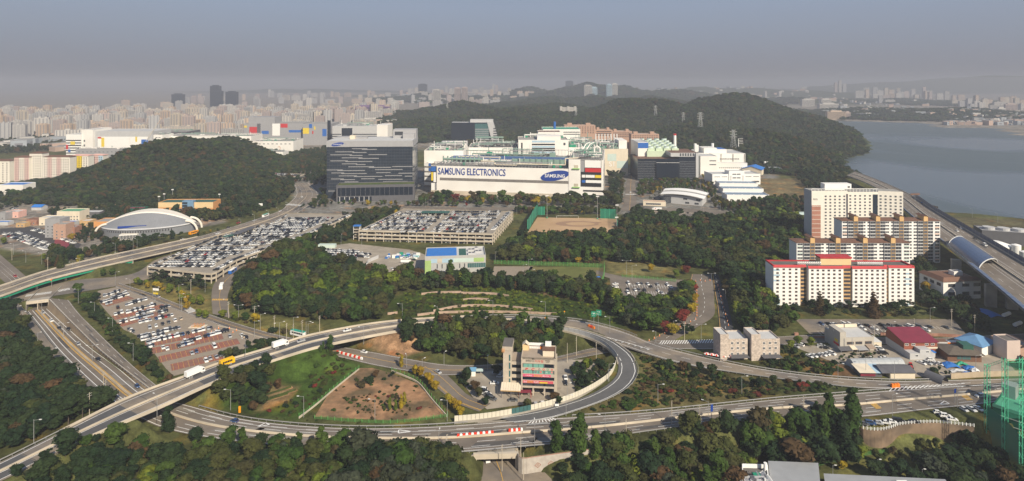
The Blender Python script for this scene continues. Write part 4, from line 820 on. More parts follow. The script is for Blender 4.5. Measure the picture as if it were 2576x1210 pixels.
ex1=express.near(2250,500,16)
def blue_wall(name,label,t,d0,d1,h,off,curve=0):
 r_=thing(name,label,'noise barrier',express.at(t,(d0+d1)/2,0));b0=r_.location.copy();ds=np.arange(d0,d1,8.0)
 for p_,q_ in zip(ds[:-1],ds[1:]):
  mb=MB();rows=[]
  for d in (p_+.15,q_-.15):
   c=express.at(t,d,.1);tg=express.dirn(d);sd=Vector((tg.y,-tg.x,0))*(1 if t>.5 else -1)
   rows.append([c+sd*off,c+sd*off+Vector((0,0,h*.6)),c+sd*(off-curve*.35)+Vector((0,0,h*.88)),c+sd*(off-curve)+Vector((0,0,h))])
  for k in range(3):mb.face([rows[0][k],rows[1][k],rows[1][k+1],rows[0][k+1]],'rail_blue')
  fin_(mb,'blue_panel',r_,b0)
  mb=MB();mb.tube(rows[0][0],rows[0][1],.12,'steel',4);mb.tube(rows[0][1],rows[0][2],.12,'steel',4);mb.tube(rows[0][2],rows[0][3],.12,'steel',4);fin_(mb,'frame_post',r_,b0)
 return r_
blue_wall('noise_barrier','long blue noise barrier along the lake side of the expressway',1.0,ex1,express.len-4,4.2,-.3)
dT0,dT1=express.near(2375,603,18),express.near(2470,660,18)
blue_wall('noise_barrier','curved blue noise barrier on the near side of the expressway beyond the tube',0.0,ex1,dT0,3.6,-.2,2.2)
blue_wall('noise_barrier','curved blue noise barrier on the near side of the expressway before the right frame edge',0.0,dT1,express.len-4,5.0,-.2,5.0)
tb_=thing('noise_tunnel','arched blue noise tunnel covering the near carriageway of the expressway','tunnel',express.at(.25,(dT0+dT1)/2,0));b0=tb_.location.copy()
ds=np.linspace(dT0,dT1+6,12)
def hoop(d,k_,r=1.0):
 a,c=express.at(.0,d,.1),express.at(.5,d,.1);m_=a.lerp(c,.5);t=math.pi*k_/10;return m_+(a-m_)*math.cos(t)*r+Vector((0,0,1.8+4.6*math.sin(t)*r))
for p_,q_ in zip(ds[:-1],ds[1:]):
 mb=MB()
 for k in range(10):mb.face([hoop(p_+.1,k),hoop(q_-.1,k),hoop(q_-.1,k+1),hoop(p_+.1,k+1)],'rail_blue')
 fin_(mb,'roof_panel',tb_,b0)
for d in (ds[0],ds[-1]):
 mb=MB();[mb.tube(hoop(d,k),hoop(d,k+1),.35,'steel_white',5)for k in range(10)];fin_(mb,'portal_rim',tb_,b0)
mb=MB()
for d in ds:
 for k in (0,10):q=hoop(d,k);mb.tube(q-Vector((0,0,1.8)),q,.12,'steel',4)
fin_(mb,'side_frame',tb_,b0)
for r_,hh_ in ((0,0),):
 mb=MB();rail(mb,express,0,dT0-30,express.len-6,[(-.3,.2),(.0,.2),(.0,1.7),(-.3,1.7)],'sky_panel',-.5,0,8);mb.obj('side_panel_rail',label='pale blue slatted rail along the near edge of the elevated expressway',category='barrier')
def deck(label,corners,zs,col_step,curved=None):
 poly=[P(*c,zs[-1])for c in corners];poly2=[(p.x,p.y)for p in poly];reg(poly2)
 cx=sum(p[0]for p in poly2)/len(poly2);cy_=sum(p[1]for p in poly2)/len(poly2);root=thing('parking_structure',label,'parking deck',(cx,cy_,0));L=[(p[0]-cx,p[1]-cy_)for p in poly2]
 ar=sum(L[k][0]*L[(k+1)%len(L)][1]-L[(k+1)%len(L)][0]*L[k][1]for k in range(len(L)))
 if ar<0:L=L[::-1]
 def inset(d):
  out=[];n=len(L)
  for k in range(n):
   p0,p1,p2=(Vector(L[(k+j)%n])for j in (-1,0,1));a=(p1-p0).normalized();b=(p2-p1).normalized();na=Vector((-a.y,a.x));nb_=Vector((-b.y,b.x));m_=(na+nb_).normalized();out.append(p1+m_*d/max(.4,m_.dot(na)))
  return [(q.x,q.y)for q in out]
 IN=inset(.3)
 for j,z in enumerate(zs):
  mb=MB();mb.prism(IN,z-.45,z,M('deck_surface',(.33,.29,.235),.9,.08,.3,col2=(.27,.24,.20),scale2=.05));mb.obj('floor_slab',root)
  mb=MB();n=len(L)
  for k in range(n):
   l=(k+1)%n;a,b,c,d=L[k],L[l],IN[l],IN[k]
   for q in ([(*a,z-.7),(*b,z-.7),(*b,z+.85),(*a,z+.85)],[(*a,z+.85),(*b,z+.85),(*c,z+.85),(*d,z+.85)],[(*c,z+.85),(*c,z),(*d,z),(*d,z+.85)][::-1][::-1]):mb.face(q,'concrete_light')
   mb.face([(*c,z+.85),(*c,z+.001),(*d,z+.001),(*d,z+.85)],'concrete_light')
  mb.obj('parapet',root)
 n=len(L);cnt=0
 for k in range(n):
  l=(k+1)%n;a,b=Vector(IN[k]),Vector(IN[l]);m=max(1,int((b-a).length/col_step))
  for i in range(m):
   p=a.lerp(b,i/m);mb=MB();mb.box(p.x-.35,p.x+.35,p.y-.35,p.y+.35,-.3,zs[-1]-.45,'concrete_light');mb.obj('column',root)
 xs=[p[0]for p in L];ys=[p[1]for p in L]
 mb=MB();mb.prism(inset(22),0,zs[-1]-.5,'concrete_dark');mb.obj('dark_infill',root)  # solid dark block standing in for shade deep inside the open storeys
 return root,poly2
DA=[(370,671),(400,676),(460,683),(515,689),(532,690),(545,686),(596,655),(674,627),(780,590),(888,541),(722,537),(692,559),(533,600)]
DB=[(902,581),(1240,590),(1291,533),(1016,526)]
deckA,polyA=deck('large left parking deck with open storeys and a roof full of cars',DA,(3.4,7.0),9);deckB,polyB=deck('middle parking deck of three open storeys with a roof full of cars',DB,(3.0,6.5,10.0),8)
def site(name,label,cat,a,b,D,z=0,ya=None,dy=0,w=None):
 """front corners given as picture points at ground level (or at distance ya)"""
 if ya:p,q=PY(a[0],a[1],ya),PY(b[0],b[1],ya+dy);p.z=q.z=z
 else :p,q=P(a[0],a[1],z),P(b[0],b[1],z)
 rot=math.atan2(q.y-p.y,q.x-p.x);W=(q-p).length if w is None else w;root=thing(name,label,cat,p,rot)
 c,s_=math.cos(rot),math.sin(rot);reg([(p.x+x*c-y*s_,p.y+x*s_+y*c)for x,y in ((-1,-1),(W+1,-1),(W+1,D+1),(-1,D+1))]);root['_w']=W
 return root,W,p.y
def hof(v,Y):return H-(v-VH)/F*Y
def clean(root):
 if '_w' in root:del root['_w']
def wall(root,x0,x1,y0,y1,z0,z1,mat,roof='roof_grey',par=.9,name='wall',rooflabel=None):
 mb=MB();mb.box(x0,x1,y0,y1,z0-.3 if z0==0 else z0,z1,mat);mb.obj(name,root)
 if roof:
  mb=MB();mb.box(x0+.35,x1-.35,y0+.35,y1-.35,z1+.003,z1+.06,roof);mb.obj('roof',root)
  if par:
   mb=MB()
   for a in ((x0,x1,y0,y0+.35),(x0,x1,y1-.35,y1),(x0,x0+.35,y0+.35,y1-.35),(x1-.35,x1,y0+.35,y1-.35)):mb.box(*a,z1+.002,z1+par,mat)
   mb.obj('parapet',root)
M('roof_grey',(.30,.29,.27),.9,.12,.2);M('roof_dark',(.13,.12,.11),.9,.12,.2);M('roof_light',(.50,.50,.49),.7,.08,.2);M('green_roof',(.10,.30,.17),.8,.15,.3);M('glazing',(.10,.14,.17),.1,.1,spec=.7)
WM={}
def win_mesh(w,h,style='plain',glass='window'):
 k=(round(w,2),round(h,2),style,glass)
 if k in WM:return WM[k]
 mb=MB();fr={'plain':'white_clean','dark':'grey_dark','brown':'brown_roof','grey':'grey_light'}.get(style,'grey_light')
 mb.face([(-w/2,-.03,-h/2),(w/2,-.03,-h/2),(w/2,-.03,h/2),(-w/2,-.03,h/2)],glass)
 t=min(.12,w*.08)
 for x0,x1,z0,z1 in ((-w/2-t,w/2+t,-h/2-t,-h/2),(-w/2-t,w/2+t,h/2,h/2+t),(-w/2-t,-w/2,-h/2,h/2),(w/2,w/2+t,-h/2,h/2),(-.04,.04,-h/2,h/2)):
  mb.box(x0,x1,-.09,.02,z0,z1,fr)
 WM[k]=mb.mesh('window');return WM[k]
FACE={'f':(0,lambda a,W,D:(a,0)),'l':(-90,lambda a,W,D:(0,a)),'r':(90,lambda a,W,D:(W,a)),'b':(180,lambda a,W,D:(a,D))}
def wins(root,face,xs,zs,w,h,style='plain',glass='window',ox=0,oy=0,W=0,D=0,name='window',skip=()):
 me=win_mesh(w,h,style,glass);rot,fn=FACE[face]
 for i,x in enumerate(xs):
  for j,z in enumerate(zs):
   if (i,j)in skip:continue
   px,py=fn(x,W,D);inst(name,me,root,(px+ox,py+oy,z),R(rot))
def lin(a,b,n):return [a+(b-a)*(k+.5)/n for k in range(n)]
def panel(root,x0,x1,z0,z1,mat,y=-.06,name='panel',t=.12):
 mb=MB();mb.box(x0,x1,y-t,y,z0,z1,mat);return mb.obj(name,root)
def band_r(root,W,y0,y1,z0,z1,mat,name='band',o=.08):
 mb=MB();mb.box(W+.005,W+o,y0,y1,z0,z1,mat);return mb.obj(name,root)
def band_l(root,X,y0,y1,z0,z1,mat,name='band',o=.08):
 mb=MB();mb.box(X-o,X-.005,y0,y1,z0,z1,mat);return mb.obj(name,root)
def text(root,s,x,z,size,mat,y=-.25,ext=.1,width=None,rot=None,bold=0.0,name='lettering',align='LEFT',shear=0):
 c=bpy.data.curves.new(name,'FONT');c.body=s;c.size=size;c.extrude=ext;c.offset=bold;c.align_x=align;c.shear=shear;c.resolution_u=3
 c.materials.append(MATS[mat]);tmp=bpy.data.objects.new('tmp',c);me=bpy.data.meshes.new_from_object(tmp);bpy.data.objects.remove(tmp);xs=[v.co.x for v in me.vertices]
 if not xs:return None
 k=width/(max(xs)-min(xs))if width else 1;x0=min(xs)if width else 0
 for v in me.vertices:v.co.x=(v.co.x-x0)*k
 if not me.materials:me.materials.append(MATS[mat])
 o=inst(name,me,root,(x,y,z));o.rotation_euler=rot or (R(90),0,0);return o
def unit(root,x,y,z,sx,sy,sz,mat='grey_light',name='roof_unit'):
 mb=MB();mb.box(x-sx/2,x+sx/2,y-sy/2,y+sy/2,z,z+sz,mat);mb.box(x-sx*.3,x+sx*.3,y-sy*.3,y+sy*.3,z+sz,z+sz+.25,'grey_dark');return mb.obj(name,root)
def gable(root,x0,x1,y0,y1,z0,z1,mat,axis='x',over=.5,name='roof',wallmat=None):
 mb=MB()
 if axis=='x':
  ym=(y0+y1)/2;mb.extrude_y([(y0-over,z0-.1),(ym,z1),(y1+over,z0-.1),(y1+over,z0-.3),(ym,z1-.25),(y0-over,z0-.3)][::-1],x0-over,x1+over,mat,axis='x')
  if wallmat:
   for x in (x0,x1):mb.face([(x,y0,z0-.25),(x,y1,z0-.25),(x,ym,z1-.26)],wallmat)
 else :
  xm=(x0+x1)/2;mb.extrude_y([(x0-over,z0-.1),(xm,z1),(x1+over,z0-.1),(x1+over,z0-.3),(xm,z1-.25),(x0-over,z0-.3)],y0-over,y1+over,mat)
  if wallmat:
   for y in (y0,y1):mb.face([(x0,y,z0-.25),(x1,y,z0-.25),(xm,y,z1-.26)],wallmat)
 mb.obj(name,root)
def hip(root,x0,x1,y0,y1,z0,z1,mat,over=.6,name='roof',r=.35):
 x0-=over;x1+=over;y0-=over;y1+=over;d=min(x1-x0,y1-y0)*.5;mb=MB();ym=(y0+y1)/2
 if x1-x0>=y1-y0:a,b=(x0+d,ym,z1),(x1-d,ym,z1)
 else :xm=(x0+x1)/2;a,b=(xm,y0+d,z1),(xm,y1-d,z1)
 A_,B_,C_,D_=(x0,y0,z0),(x1,y0,z0),(x1,y1,z0),(x0,y1,z0)
 if x1-x0>=y1-y0:fs=[[A_,B_,b,a],[C_,D_,a,b],[D_,A_,a],[B_,C_,b]]
 else :fs=[[A_,B_,a],[B_,C_,b,a],[C_,D_,b],[D_,A_,a,b]]
 for f in fs:mb.face(f,mat)
 mb.box(x0,x1,y0,y1,z0-.25,z0-.01,mat);mb.obj(name,root)
def pipes(root,x0,x1,y0,y1,z,n=10,seed=1,hmax=5,mats=('pipe_green','pipe_green','steel','grey','white')):
 r=random.Random(seed)
 for k in range(n):
  y=r.uniform(y0,y1);a=r.uniform(x0,x0+(x1-x0)*.6);b=min(x1,a+r.uniform(.25,.7)*(x1-x0));h=z+r.uniform(1.2,hmax);m=r.choice(mats);rad=r.uniform(.35,.8)
  mb=MB();mb.pipe([(a,y,z),(a,y,h),(b,y,h),(b,min(y1,y+r.uniform(2,8)),h),(b,min(y1,y+8),z)],rad,m);mb.obj('duct',root)
  if k%2==0:
   mb=MB()
   for x in np.arange(a,b,5):mb.box(x-.12,x+.12,y-.6,y-.4,z,h+.3,'grey');mb.box(x-.12,x+.12,y+.4,y+.6,z,h+.3,'grey')
   mb.box(a,b,y-.65,y-.5,h-rad-.4,h-rad-.15,'grey');mb.box(a,b,y+.5,y+.65,h-rad-.4,h-rad-.15,'pipe_green');mb.obj('pipe_rack',root)
 for k in range(n):
  x,y=r.uniform(x0,x1-4),r.uniform(y0,y1-3);mb=MB();sx,sy,sz=r.uniform(3,9),r.uniform(2.5,6),r.uniform(1.5,hmax*.7)
  mb.box(x,min(x1,x+sx),y,min(y1,y+sy),z,z+sz,r.choice(('grey_light','grey','pipe_green','white','green_paint','concrete_dark')));mb.cyl(x+sx/2,y+sy/2,z+sz,z+sz+.6,.9,'grey_dark',8);mb.obj('roof_unit',root)
 for k in range(n//2):
  x,y=r.uniform(x0,x1),r.uniform(y0,y1);mb=MB();mb.cyl(x,y,z,z+r.uniform(hmax*.8,hmax*1.9),r.uniform(.35,.7),r.choice(('white','steel_white','pipe_green')),8);mb.obj('vent_stack',root)
def trestle(root,x0,x1,y,z,h,mat='grey',step=4,name='steel_rack',n=3):
 mb=MB()
 for x in np.arange(x0,x1,step):
  for yy in (y,y+3):mb.box(x-.15,x+.15,yy-.15,yy+.15,z,z+h,mat)
  mb.tube((x,y,z),(x+step,y,z+h),.09,mat,3)
 for k in range(n):mb.box(x0,x1,y-.2,y+3.2,z+h*(k+1)/n-.2,z+h*(k+1)/n,mat)
 mb.obj(name,root)
fab,W,Y=site('factory_building','huge white factory block with blue lettering, oval blue logo and colour squares','factory',(1084,488),(1518,502),126)
k=W/434.0;X_=lambda u:(u-1084)*k
h1,h2=38.8,52.6;xt=X_(1434);roofs={}
mb=MB();mb.box(0,xt,0,126,-.3,h1,'white');mb.obj('wall',fab);mb=MB();mb.box(xt,W,-.6,126,-.3,h2,'white');mb.obj('tower_wall',fab)
mb=MB();mb.box(.4,xt-.4,.4,125.5,h1+.003,h1+.08,'roof_grey');mb.obj('roof',fab);mb=MB();mb.box(0,xt-.01,0,.35,h1+.01,h1+1,'white');mb.obj('parapet',fab)
mb=MB();mb.box(xt+.4,W-.4,0,125.5,h2+.003,h2+.08,'roof_grey');mb.obj('roof',fab)
mb=MB();mb.box(14,xt-1,40,41,h1,h1+6.6,'grey');mb.box(14,xt-1,41.01,76,h1+6.2,h1+6.6,'roof_blue2');mb.obj('blue_roof',fab)
for y_ in (26,33):mb=MB();mb.box(30,xt-2,y_,y_+2.5,h1+3,h1+6.5,'grey');mb.obj('grille_wall',fab)
for k_,(a,b)in enumerate(((4,62),(62,90),(92,168))):trestle(fab,a,b,2+k_,h1+.1,6+k_,'grey',4.5,n=3)
for k_ in range(9):mb=MB();x=14+k_*6.4;mb.cyl(x,14,h1+5,h1+13,1.0,'pipe_green',8);mb.tube((x,14,h1+9),(x+6.4,14,h1+9),1.5,'pipe_green',8);mb.obj('green_duct',fab)
for k_ in range(9):mb=MB();x=112+k_*8.4;mb.box(x,x+7.6,23,24,h1+1,h1+10,'pipe_green');mb.cyl(x,22,h1,h1+11,.6,'pipe_green',6);mb.obj('green_duct',fab)
mb=MB();mb.pipe([(70,6,h1+8),(88,6,h1+8),(90,5,h1+4),(120,5,h1+3.5),(122,4,h1+5.5),(xt-5,4,h1+5.5),(xt-5,4,h1+14),(xt+25,8,h1+16)],.75,'cream',6);mb.obj('steam_pipe',fab)
mb=MB();mb.pipe([(35,18,h1+12),(96,18,h1+12)],.7,'cream',6);mb.obj('steam_pipe',fab)
pipes(fab,2,xt-4,6,38,h1,26,3,7);pipes(fab,8,xt-4,102,123,h1,14,5,14);pipes(fab,xt+2,W-3,14,120,h2,16,9,5)
trestle(fab,xt+14,W-2,4,h2,5,'grey_dark',3.5,n=2)
for k_ in range(4):
 mb=MB();x=xt+16+k_*3;mb.pipe([(x-22,70,h2+3),(x-2,82,h2+4),(x+3,96,h2+11),(x+8,110,h2+12),(x+9,112,h2)],.9,'pipe_green' if k_%2 else 'white',7);mb.obj('curved_duct',fab)
mb=MB();mb.pipe([(W-14,60,h2),(W-14,60,h2+9),(W-10,60,h2+12),(W-6,60,h2+9),(W-6,60,h2)],1.3,'white',8);mb.obj('gooseneck_duct',fab)
vz=lambda v,u=1300:H-(v-VH)/F*(837-39.5*(u-1084)/434)
panel(fab,2.5+X_(1100)-X_(1100)+X_(1103),X_(1433),vz(458.7),vz(451.8),'concrete_dark',y=-.01,name='dark_stripe');
panel(fab,0,xt,0,5.5,'concrete_light',y=-.01,name='plinth',t=.2)
text(fab,'SAMSUNG ELECTRONICS',X_(1103),vz(443.2),13.2,'logo_blue',width=X_(1277)-X_(1103),y=-.3,ext=.2,bold=.1)
el=MB();n_=40;cx_,cz_=X_(1400),vz(439.5);tl=R(7)
pt=[]
for i in range(n_):
 t=2*math.pi*i/n_;a,b=19.3*math.cos(t),6.6*math.sin(t)+.0;a2=a;b2=b+a*.17;pt.append((cx_+a2,-.35,cz_+b2))
el.face(pt,'logo_blue')
for i in range(n_):j=(i+1)%n_;el.face([pt[i],pt[j],(pt[j][0],-.0,pt[j][2]),(pt[i][0],0,pt[i][2])],'logo_blue')
lg=el.obj('oval_logo',fab);text(lg,'SΛMSUNG',cx_-13.6,cz_-2.2,6.2,'white_clean',y=-.42,ext=.05,width=27,bold=.12)
for (a,b,z0,z1,m_)in ((1084.5,1097,430.5,418.5,'blue'),(1085,1090,454,433,'yellow'),(1085,1094.5,478,460,'white_clean'),(1096,1099,484,460,'grey'),(1085.5,1093,486,480,'red'),(1091,1097.5,458,433,'white_clean')):
 panel(fab,X_(a),X_(b),vz(z0,1084),vz(z1,1084),m_,y=-.10,name='colour_square',t=.08)
mb=MB();mb.box(X_(1084),X_(1099.4),-.09,-.01,vz(487,1084),vz(417.5,1084),'black');mb.obj('black_grid',fab)
Zt=lambda v:H-(v-VH)/F*800
mb=MB();mb.box(X_(1463),X_(1513),-.69,-.61,Zt(470),Zt(402),'black');mb.obj('black_grid',fab)
for (a,b,z0,z1,m_)in ((1463.5,1472,432.5,403.5,'grey'),(1473,1512,421.5,403,'white_clean'),(1474,1512.6,433,423,'red'),(1466,1474,447,440,'white_clean'),(1475,1497,447,440,'white_clean'),(1498,1512.8,447,440,'yellow'),(1466,1474.5,460,453.3,'blue'),(1475.5,1513,460,453,'white_clean')):
 panel(fab,X_(a),X_(b),Zt(z0),Zt(z1),m_,y=-.70,name='colour_square',t=.08)
for z0,z1 in ((482.5,478.2),(494.7,490.3)):panel(fab,X_(1469),W-.02,Zt(z0),Zt(z1),'black',y=-.61,name='dark_band',t=.08)
for v0 in (424,471):panel(fab,X_(1447),X_(1457),Zt(v0),Zt(v0-8),'concrete_light',y=-.61,name='louvre',t=.3);mb=MB();mb.box(X_(1443),X_(1461),-2.6,-.61,Zt(v0+1.5)-.3,Zt(v0+1.5)+.9,'gutter_green');mb.obj('balcony',fab)
for z0 in (4,10.5,17,23.5,30,36.5):band_r(fab,W,4,122,z0,z0+2.6,'black','dark_band')
st,w2,y2=site('factory_building','narrow striped white and blue stair block at the left end of the big white factory','factory',(1068,470),(1084,471),40);wall(st,0,w2,0,40,0,34,'concrete_dark','roof_light')
for i,z in enumerate((3,10,17,24,31)):panel(st,0,w2*.62,z,z+4.6,'white_clean',name='white_band');panel(st,w2*.64,w2,z,z+4.6,'blue' if i>2 else 'white_clean',name='blue_band')
tw,W,Y=site('office_tower','wide dark glass office tower with staggered pale strips and grey top','office building',(822,499),(1038,497),62)
Ht=77;wall(tw,0,W,0,62,0,Ht-8,'glass',None);mb=MB();mb.box(-.4,W+.4,-.4,62.4,Ht-8,Ht,M('fascia',(.34,.34,.35),.6,.05));mb.obj('top_fascia',tw);mb=MB();mb.box(1,W-1,1,61,Ht+.01,Ht+.1,'roof_light');mb.obj('roof',tw)
for x0,x1,y0,y1,hh_,m_ in ((W*.72,W+.2,40,61,12,'fascia'),(W*.85,W-1,30,40,7,'fascia'),(W*.22,W*.28,24,34,5,'cream'),(W*.28,W*.42,30,36,3,'grey'),(2,W*.3,46,60,1.5,'grey')):mb=MB();mb.box(x0,x1,y0,y1,Ht+.1,Ht+hh_,m_);mb.obj('roof_house',tw)
panel(tw,W*.74,W*.84,Ht+4,Ht+9,'window',y=39.9,name='window')
rr=random.Random(4)
for j in range(15):
 z=8+j*4.05;cur=rr.uniform(-10,40)
 mb=MB();mb.box(0,W,-.05,0,z-.12,z+.12,'grey_dark');mb.obj('floor_line',tw)
 segs=rr.randint(2,4)
 for s_ in range(segs):
  L_=rr.uniform(12,38);x0=max(0,cur);x1=min(W,cur+L_)
  if x1-x0>4:panel(tw,x0,x1,z+(.3 if s_%2 else 1.3),z+(1.3 if s_%2 else 2.3),'strip_grey',y=-.06,name='pale_strip')
  cur+=L_-rr.uniform(2,8)if s_==0 else L_+rr.uniform(0,18)
 y0=rr.uniform(0,40);band_r(tw,W,y0,min(60,y0+rr.uniform(15,40)),z+.4,z+1.4,'strip_grey','pale_strip')
for x in np.arange(3.6,W,3.6):mb=MB();mb.box(x-.05,x+.05,-.03,0,8,Ht-8,'grey_dark');mb.obj('mullion',tw)
text(tw,'SΛMSUNG',8.8,Ht-5.2,2.1,'white_clean',y=-.75,ext=.05,width=11.5)
el=MB();pt=[(14.5+8.2*math.cos(t),-.62,Ht-4.4+2.3*math.sin(t)+1.3*math.cos(t))for t in np.linspace(0,2*math.pi,30,endpoint=False)];el.face(pt,'logo_blue');[el.face([pt[i],pt[(i+1)%30],(pt[(i+1)%30][0],-.4,pt[(i+1)%30][2]),(pt[i][0],-.4,pt[i][2])],'logo_blue')for i in range(30)];el.obj('oval_logo',tw)
pd,W,Y=site('office_podium','low dark glass hall in front of the office tower with a planted roof','office building',(846,509),(1042,505),24)
wall(pd,0,W,0,22,0,21,'grey_dark','grass',1.2);panel(pd,2,W-2,8,18.5,'glass_dark',name='glass_front');panel(pd,2,W*.45,1.2,6.6,'glass_dark',name='glass_front')
for x in np.arange(4,W*.45,6.2):panel(pd,x,x+.8,.5,7,'grey_light',y=-.3,name='column')
for x in np.arange(6,W-4,6.2):mb=MB();mb.box(x-.08,x+.08,-.26,-.19,8,18.5,'grey');mb.obj('mullion',pd)
def plain(label,a,b,Yd,vtop,D,mat,roof='roof_grey',cat='factory',name='factory_building',vb=None,par=.8,dy=0,z=0):
 rt,W,Y=site(name,label,cat,(a,300),(b,300),D,ya=Yd,dy=dy,z=z);hh=hof(vtop,Yd);wall(rt,0,W,0,D,0,hh-z,mat,roof,par);return rt,W,hh-z
b1_,W,hh=plain('white factory hall with black window bands behind the blue factory roof',1304,1430,985,353,60,'white');
for z0,z1,m_ in ((hh-3.5,hh-.3,'sky_panel'),(hh-8,hh-5.5,'black'),(hh-12,hh-9,'sky_panel'),(hh-18,hh-12.4,'black'),(hh-21.5,hh-18.5,'sky_panel'),(hh-28,hh-22,'black')):panel(b1_,W*.27,W*.73,z0,z1,m_,name='band')
panel(b1_,W*.055,W*.085,hh-26,hh-4,'black',name='slot');panel(b1_,W*.9,W*.94,hh-8,hh-4,'window',name='louvre')
mb=MB();mb.box(W*.38,W*.85,6,40,hh,hh+6,'white');mb.obj('roof_house',b1_);pipes(b1_,2,W-2,42,58,hh,8,21,6)
b2_,W,hh=plain('low white factory wing full of grey machinery left of the banded hall',1178,1303,1000,372,70,'white');pipes(b2_,2,W-2,2,68,hh,22,31,8);trestle(b2_,6,W-2,4,hh,7,'grey_dark',4);mb=MB();mb.pipe([(10,60,hh+12),(W*.7,60,hh+12)],1.4,'pipe_green',8);mb.obj('green_duct',b2_)
b3_,W,hh=plain('tall cream and pale green factory at the right with code letters on its side',1506,1580,1004,376,90,'cream')
panel(b3_,W*.62,W,12,24,M('pipe_pale',(.50,.60,.55),.7,.05),name='pale_green_panel');panel(b3_,W*.3,W*.6,24,36,'pipe_pale',name='pale_green_panel');text(b3_,'S1',W*.34,15,12,'white_clean')
pipes(b3_,1,W-1,2,86,hh,30,41,10);mb=MB();mb.box(W*.72,W,10,60,hh,hh+14,'white');mb.obj('roof_house',b3_)
for k_ in range(8):mb=MB();mb.cyl(W*.1+k_*W*.11,70,hh,hh+20,.9,'white_clean',8);mb.obj('vent_stack',b3_)
b4_,W,hh=plain('machinery covered factory between the banded hall and the cream factory',1431,1505,1000,372,86,'white');pipes(b4_,1,W-1,2,80,hh,30,51,11);mb=MB();mb.box(2,W*.7,4,20,hh,hh+4,'green_paint');mb.obj('roof_unit',b4_)
b5_,W,hh=plain('white roof-top block with brown roof behind the banded hall',1354,1410,1090,333,40,'white','brown_roof');b6_,W,hh=plain('white building with dark green flat roof at the back of the factory group',1366,1460,1160,326,60,'white','green_paint');wins(b6_,'f',lin(W*.55,W*.98,4),[hh-5,hh-9],8,1.6,'grey')
mb=MB();mb.cyl(W*.33,20,hh,hh+14,2.4,'blue',12);mb.obj('blue_silo',b6_)
for i,(a,b,Yd,vt,lb,nz)in enumerate(((1420,1498,1260,316,'pink brick office wing behind the factories with two roof boxes',4),(1498,1540,1270,327,'lower pink brick wing joined right of the tall pink wing',3),(1540,1590,1290,331,'long pink brick wing half hidden behind the vent stacks',3),(1588,1658,1240,338,'pink brick office block at the end of the plant street',4))):
 q_,W,hh=plain(lb,a,b,Yd,vt,24,'brick_pink','roof_grey','office building','office_building');wins(q_,'f',lin(2,W-2,11),[hh-3-4*j for j in range(nz)],2.6,1.5,'brown');mb=MB();mb.box(W*.1,W*.25,5,14,hh,hh+5,'brick_pink');mb.box(W*.7,W*.85,5,14,hh,hh+5,'brick_pink');mb.obj('roof_house',q_)
q_,W,hh=plain('low white workshop wing with pipes behind the left end of the lettered factory',1067,1166,905,380,90,'white');pipes(q_,1,W-1,2,80,hh,26,61,8);mb=MB();mb.box(W*.3,W,70,88,hh,hh+7,'grey_light');mb.obj('roof_house',q_)
q_,W,hh=plain('glass office with a slanted grey end frame in front of the wooded hill',1135,1240,1520,309,40,'glass_dark','roof_light','office building','office_building');panel(q_,W*.57,W*.9,8,hh-2,'glass_teal',name='teal_glass')
for j in range(6):panel(q_,W*.57,W*.9,10+j*5,12+j*5,'grey',y=-.3,name='floor_line')
mb=MB();mb.extrude_y([(W*.86,hh+2),(W*1.0,hh+2),(W*1.14,0),(W*.99,0)],-1,38,'grey_light');mb.obj('slanted_frame',q_);mb=MB();mb.box(W*.45,W,8,30,hh,hh+8,'grey_light');mb.obj('roof_house',q_)
for j in range(6):mb=MB();mb.box(W+1,W+14-j*1.2,-1.1,-1.0,6+j*6,9+j*6,'window');mb.obj('window_band',q_)
g_,W,Y=site('office_building','black glass office with thin white floor lines and a grey frame on the right','office building',(1604,454),(1757,454),70)
hl,hr=hof(401,Y),hof(385,Y);wall(g_,0,W*.68,0,60,0,hl,'glass_dark','brown_roof');wall(g_,W*.68+.01,W*.955,.1,60,0,hr-6,'glass_dark',None);mb=MB();mb.box(W*.55,W,2,60,hr-6,hr,'grey_light');mb.box(W*.955,W,-1,60,-.3,hr,'grey_light');mb.obj('grey_frame',g_)
mb=MB();mb.box(W*.56,W*.99,3,59,hr+.01,hr+.1,'brown_roof');mb.obj('roof',g_)
for j in range(11):panel(g_,0,W*.30,3+j*2.7,3.18+j*2.7,'grey_light',name='floor_line',y=-.01);panel(g_,W*.68,W*.955,3+j*2.7,3.18+j*2.7,'grey_light',name='floor_line',y=-.01)
mb=MB();mb.box(W*.3,W*.68,-3,-.01,5,hl-5,'glass_dark');mb.obj('glass_bay',g_);panel(g_,W*.3,W*.68,hl-5,hl-4.6,'white_clean',y=-3,name='canopy_line')
for j in range(6):panel(g_,W*.7+j*W*.042,W*.7+j*W*.042+2.2,hr-5,hr-.6,'window',y=1.9,name='louvre')
c_,W,Y=site('cooling_plant','pale green block crowded with round cooling towers behind the black glass office','cooling plant',(1628,300),(1712,300),90,ya=985)
hc=hof(380,985);wall(c_,0,W,0,88,0,hc,M('pale_green',(.52,.62,.45),.7,.06),None)
for r_ in range(5):
 for k_ in range(4 if r_%2 else 4):
  x=W*(.14+.24*k_);y=9+r_*17;mb=MB();mb.box(x-5.6,x+5.6,y-6,y+6,hc,hc+4+r_*1.6,'pale_green');mb.cyl(x,y,hc+4+r_*1.6,hc+7+r_*1.6,4.8,'pipe_pale',14,4.2);mb.cyl(x,y,hc+7+r_*1.6,hc+7.1+r_*1.6,3.6,'grey_dark',12);mb.obj('cooling_tower',c_)
q_,W,hh=plain('white factory end with a blue band left of the cooling towers',1605,1631,990,359,60,'white','roof_light');panel(q_,0,W,hh-9,hh,'blue',name='blue_band')
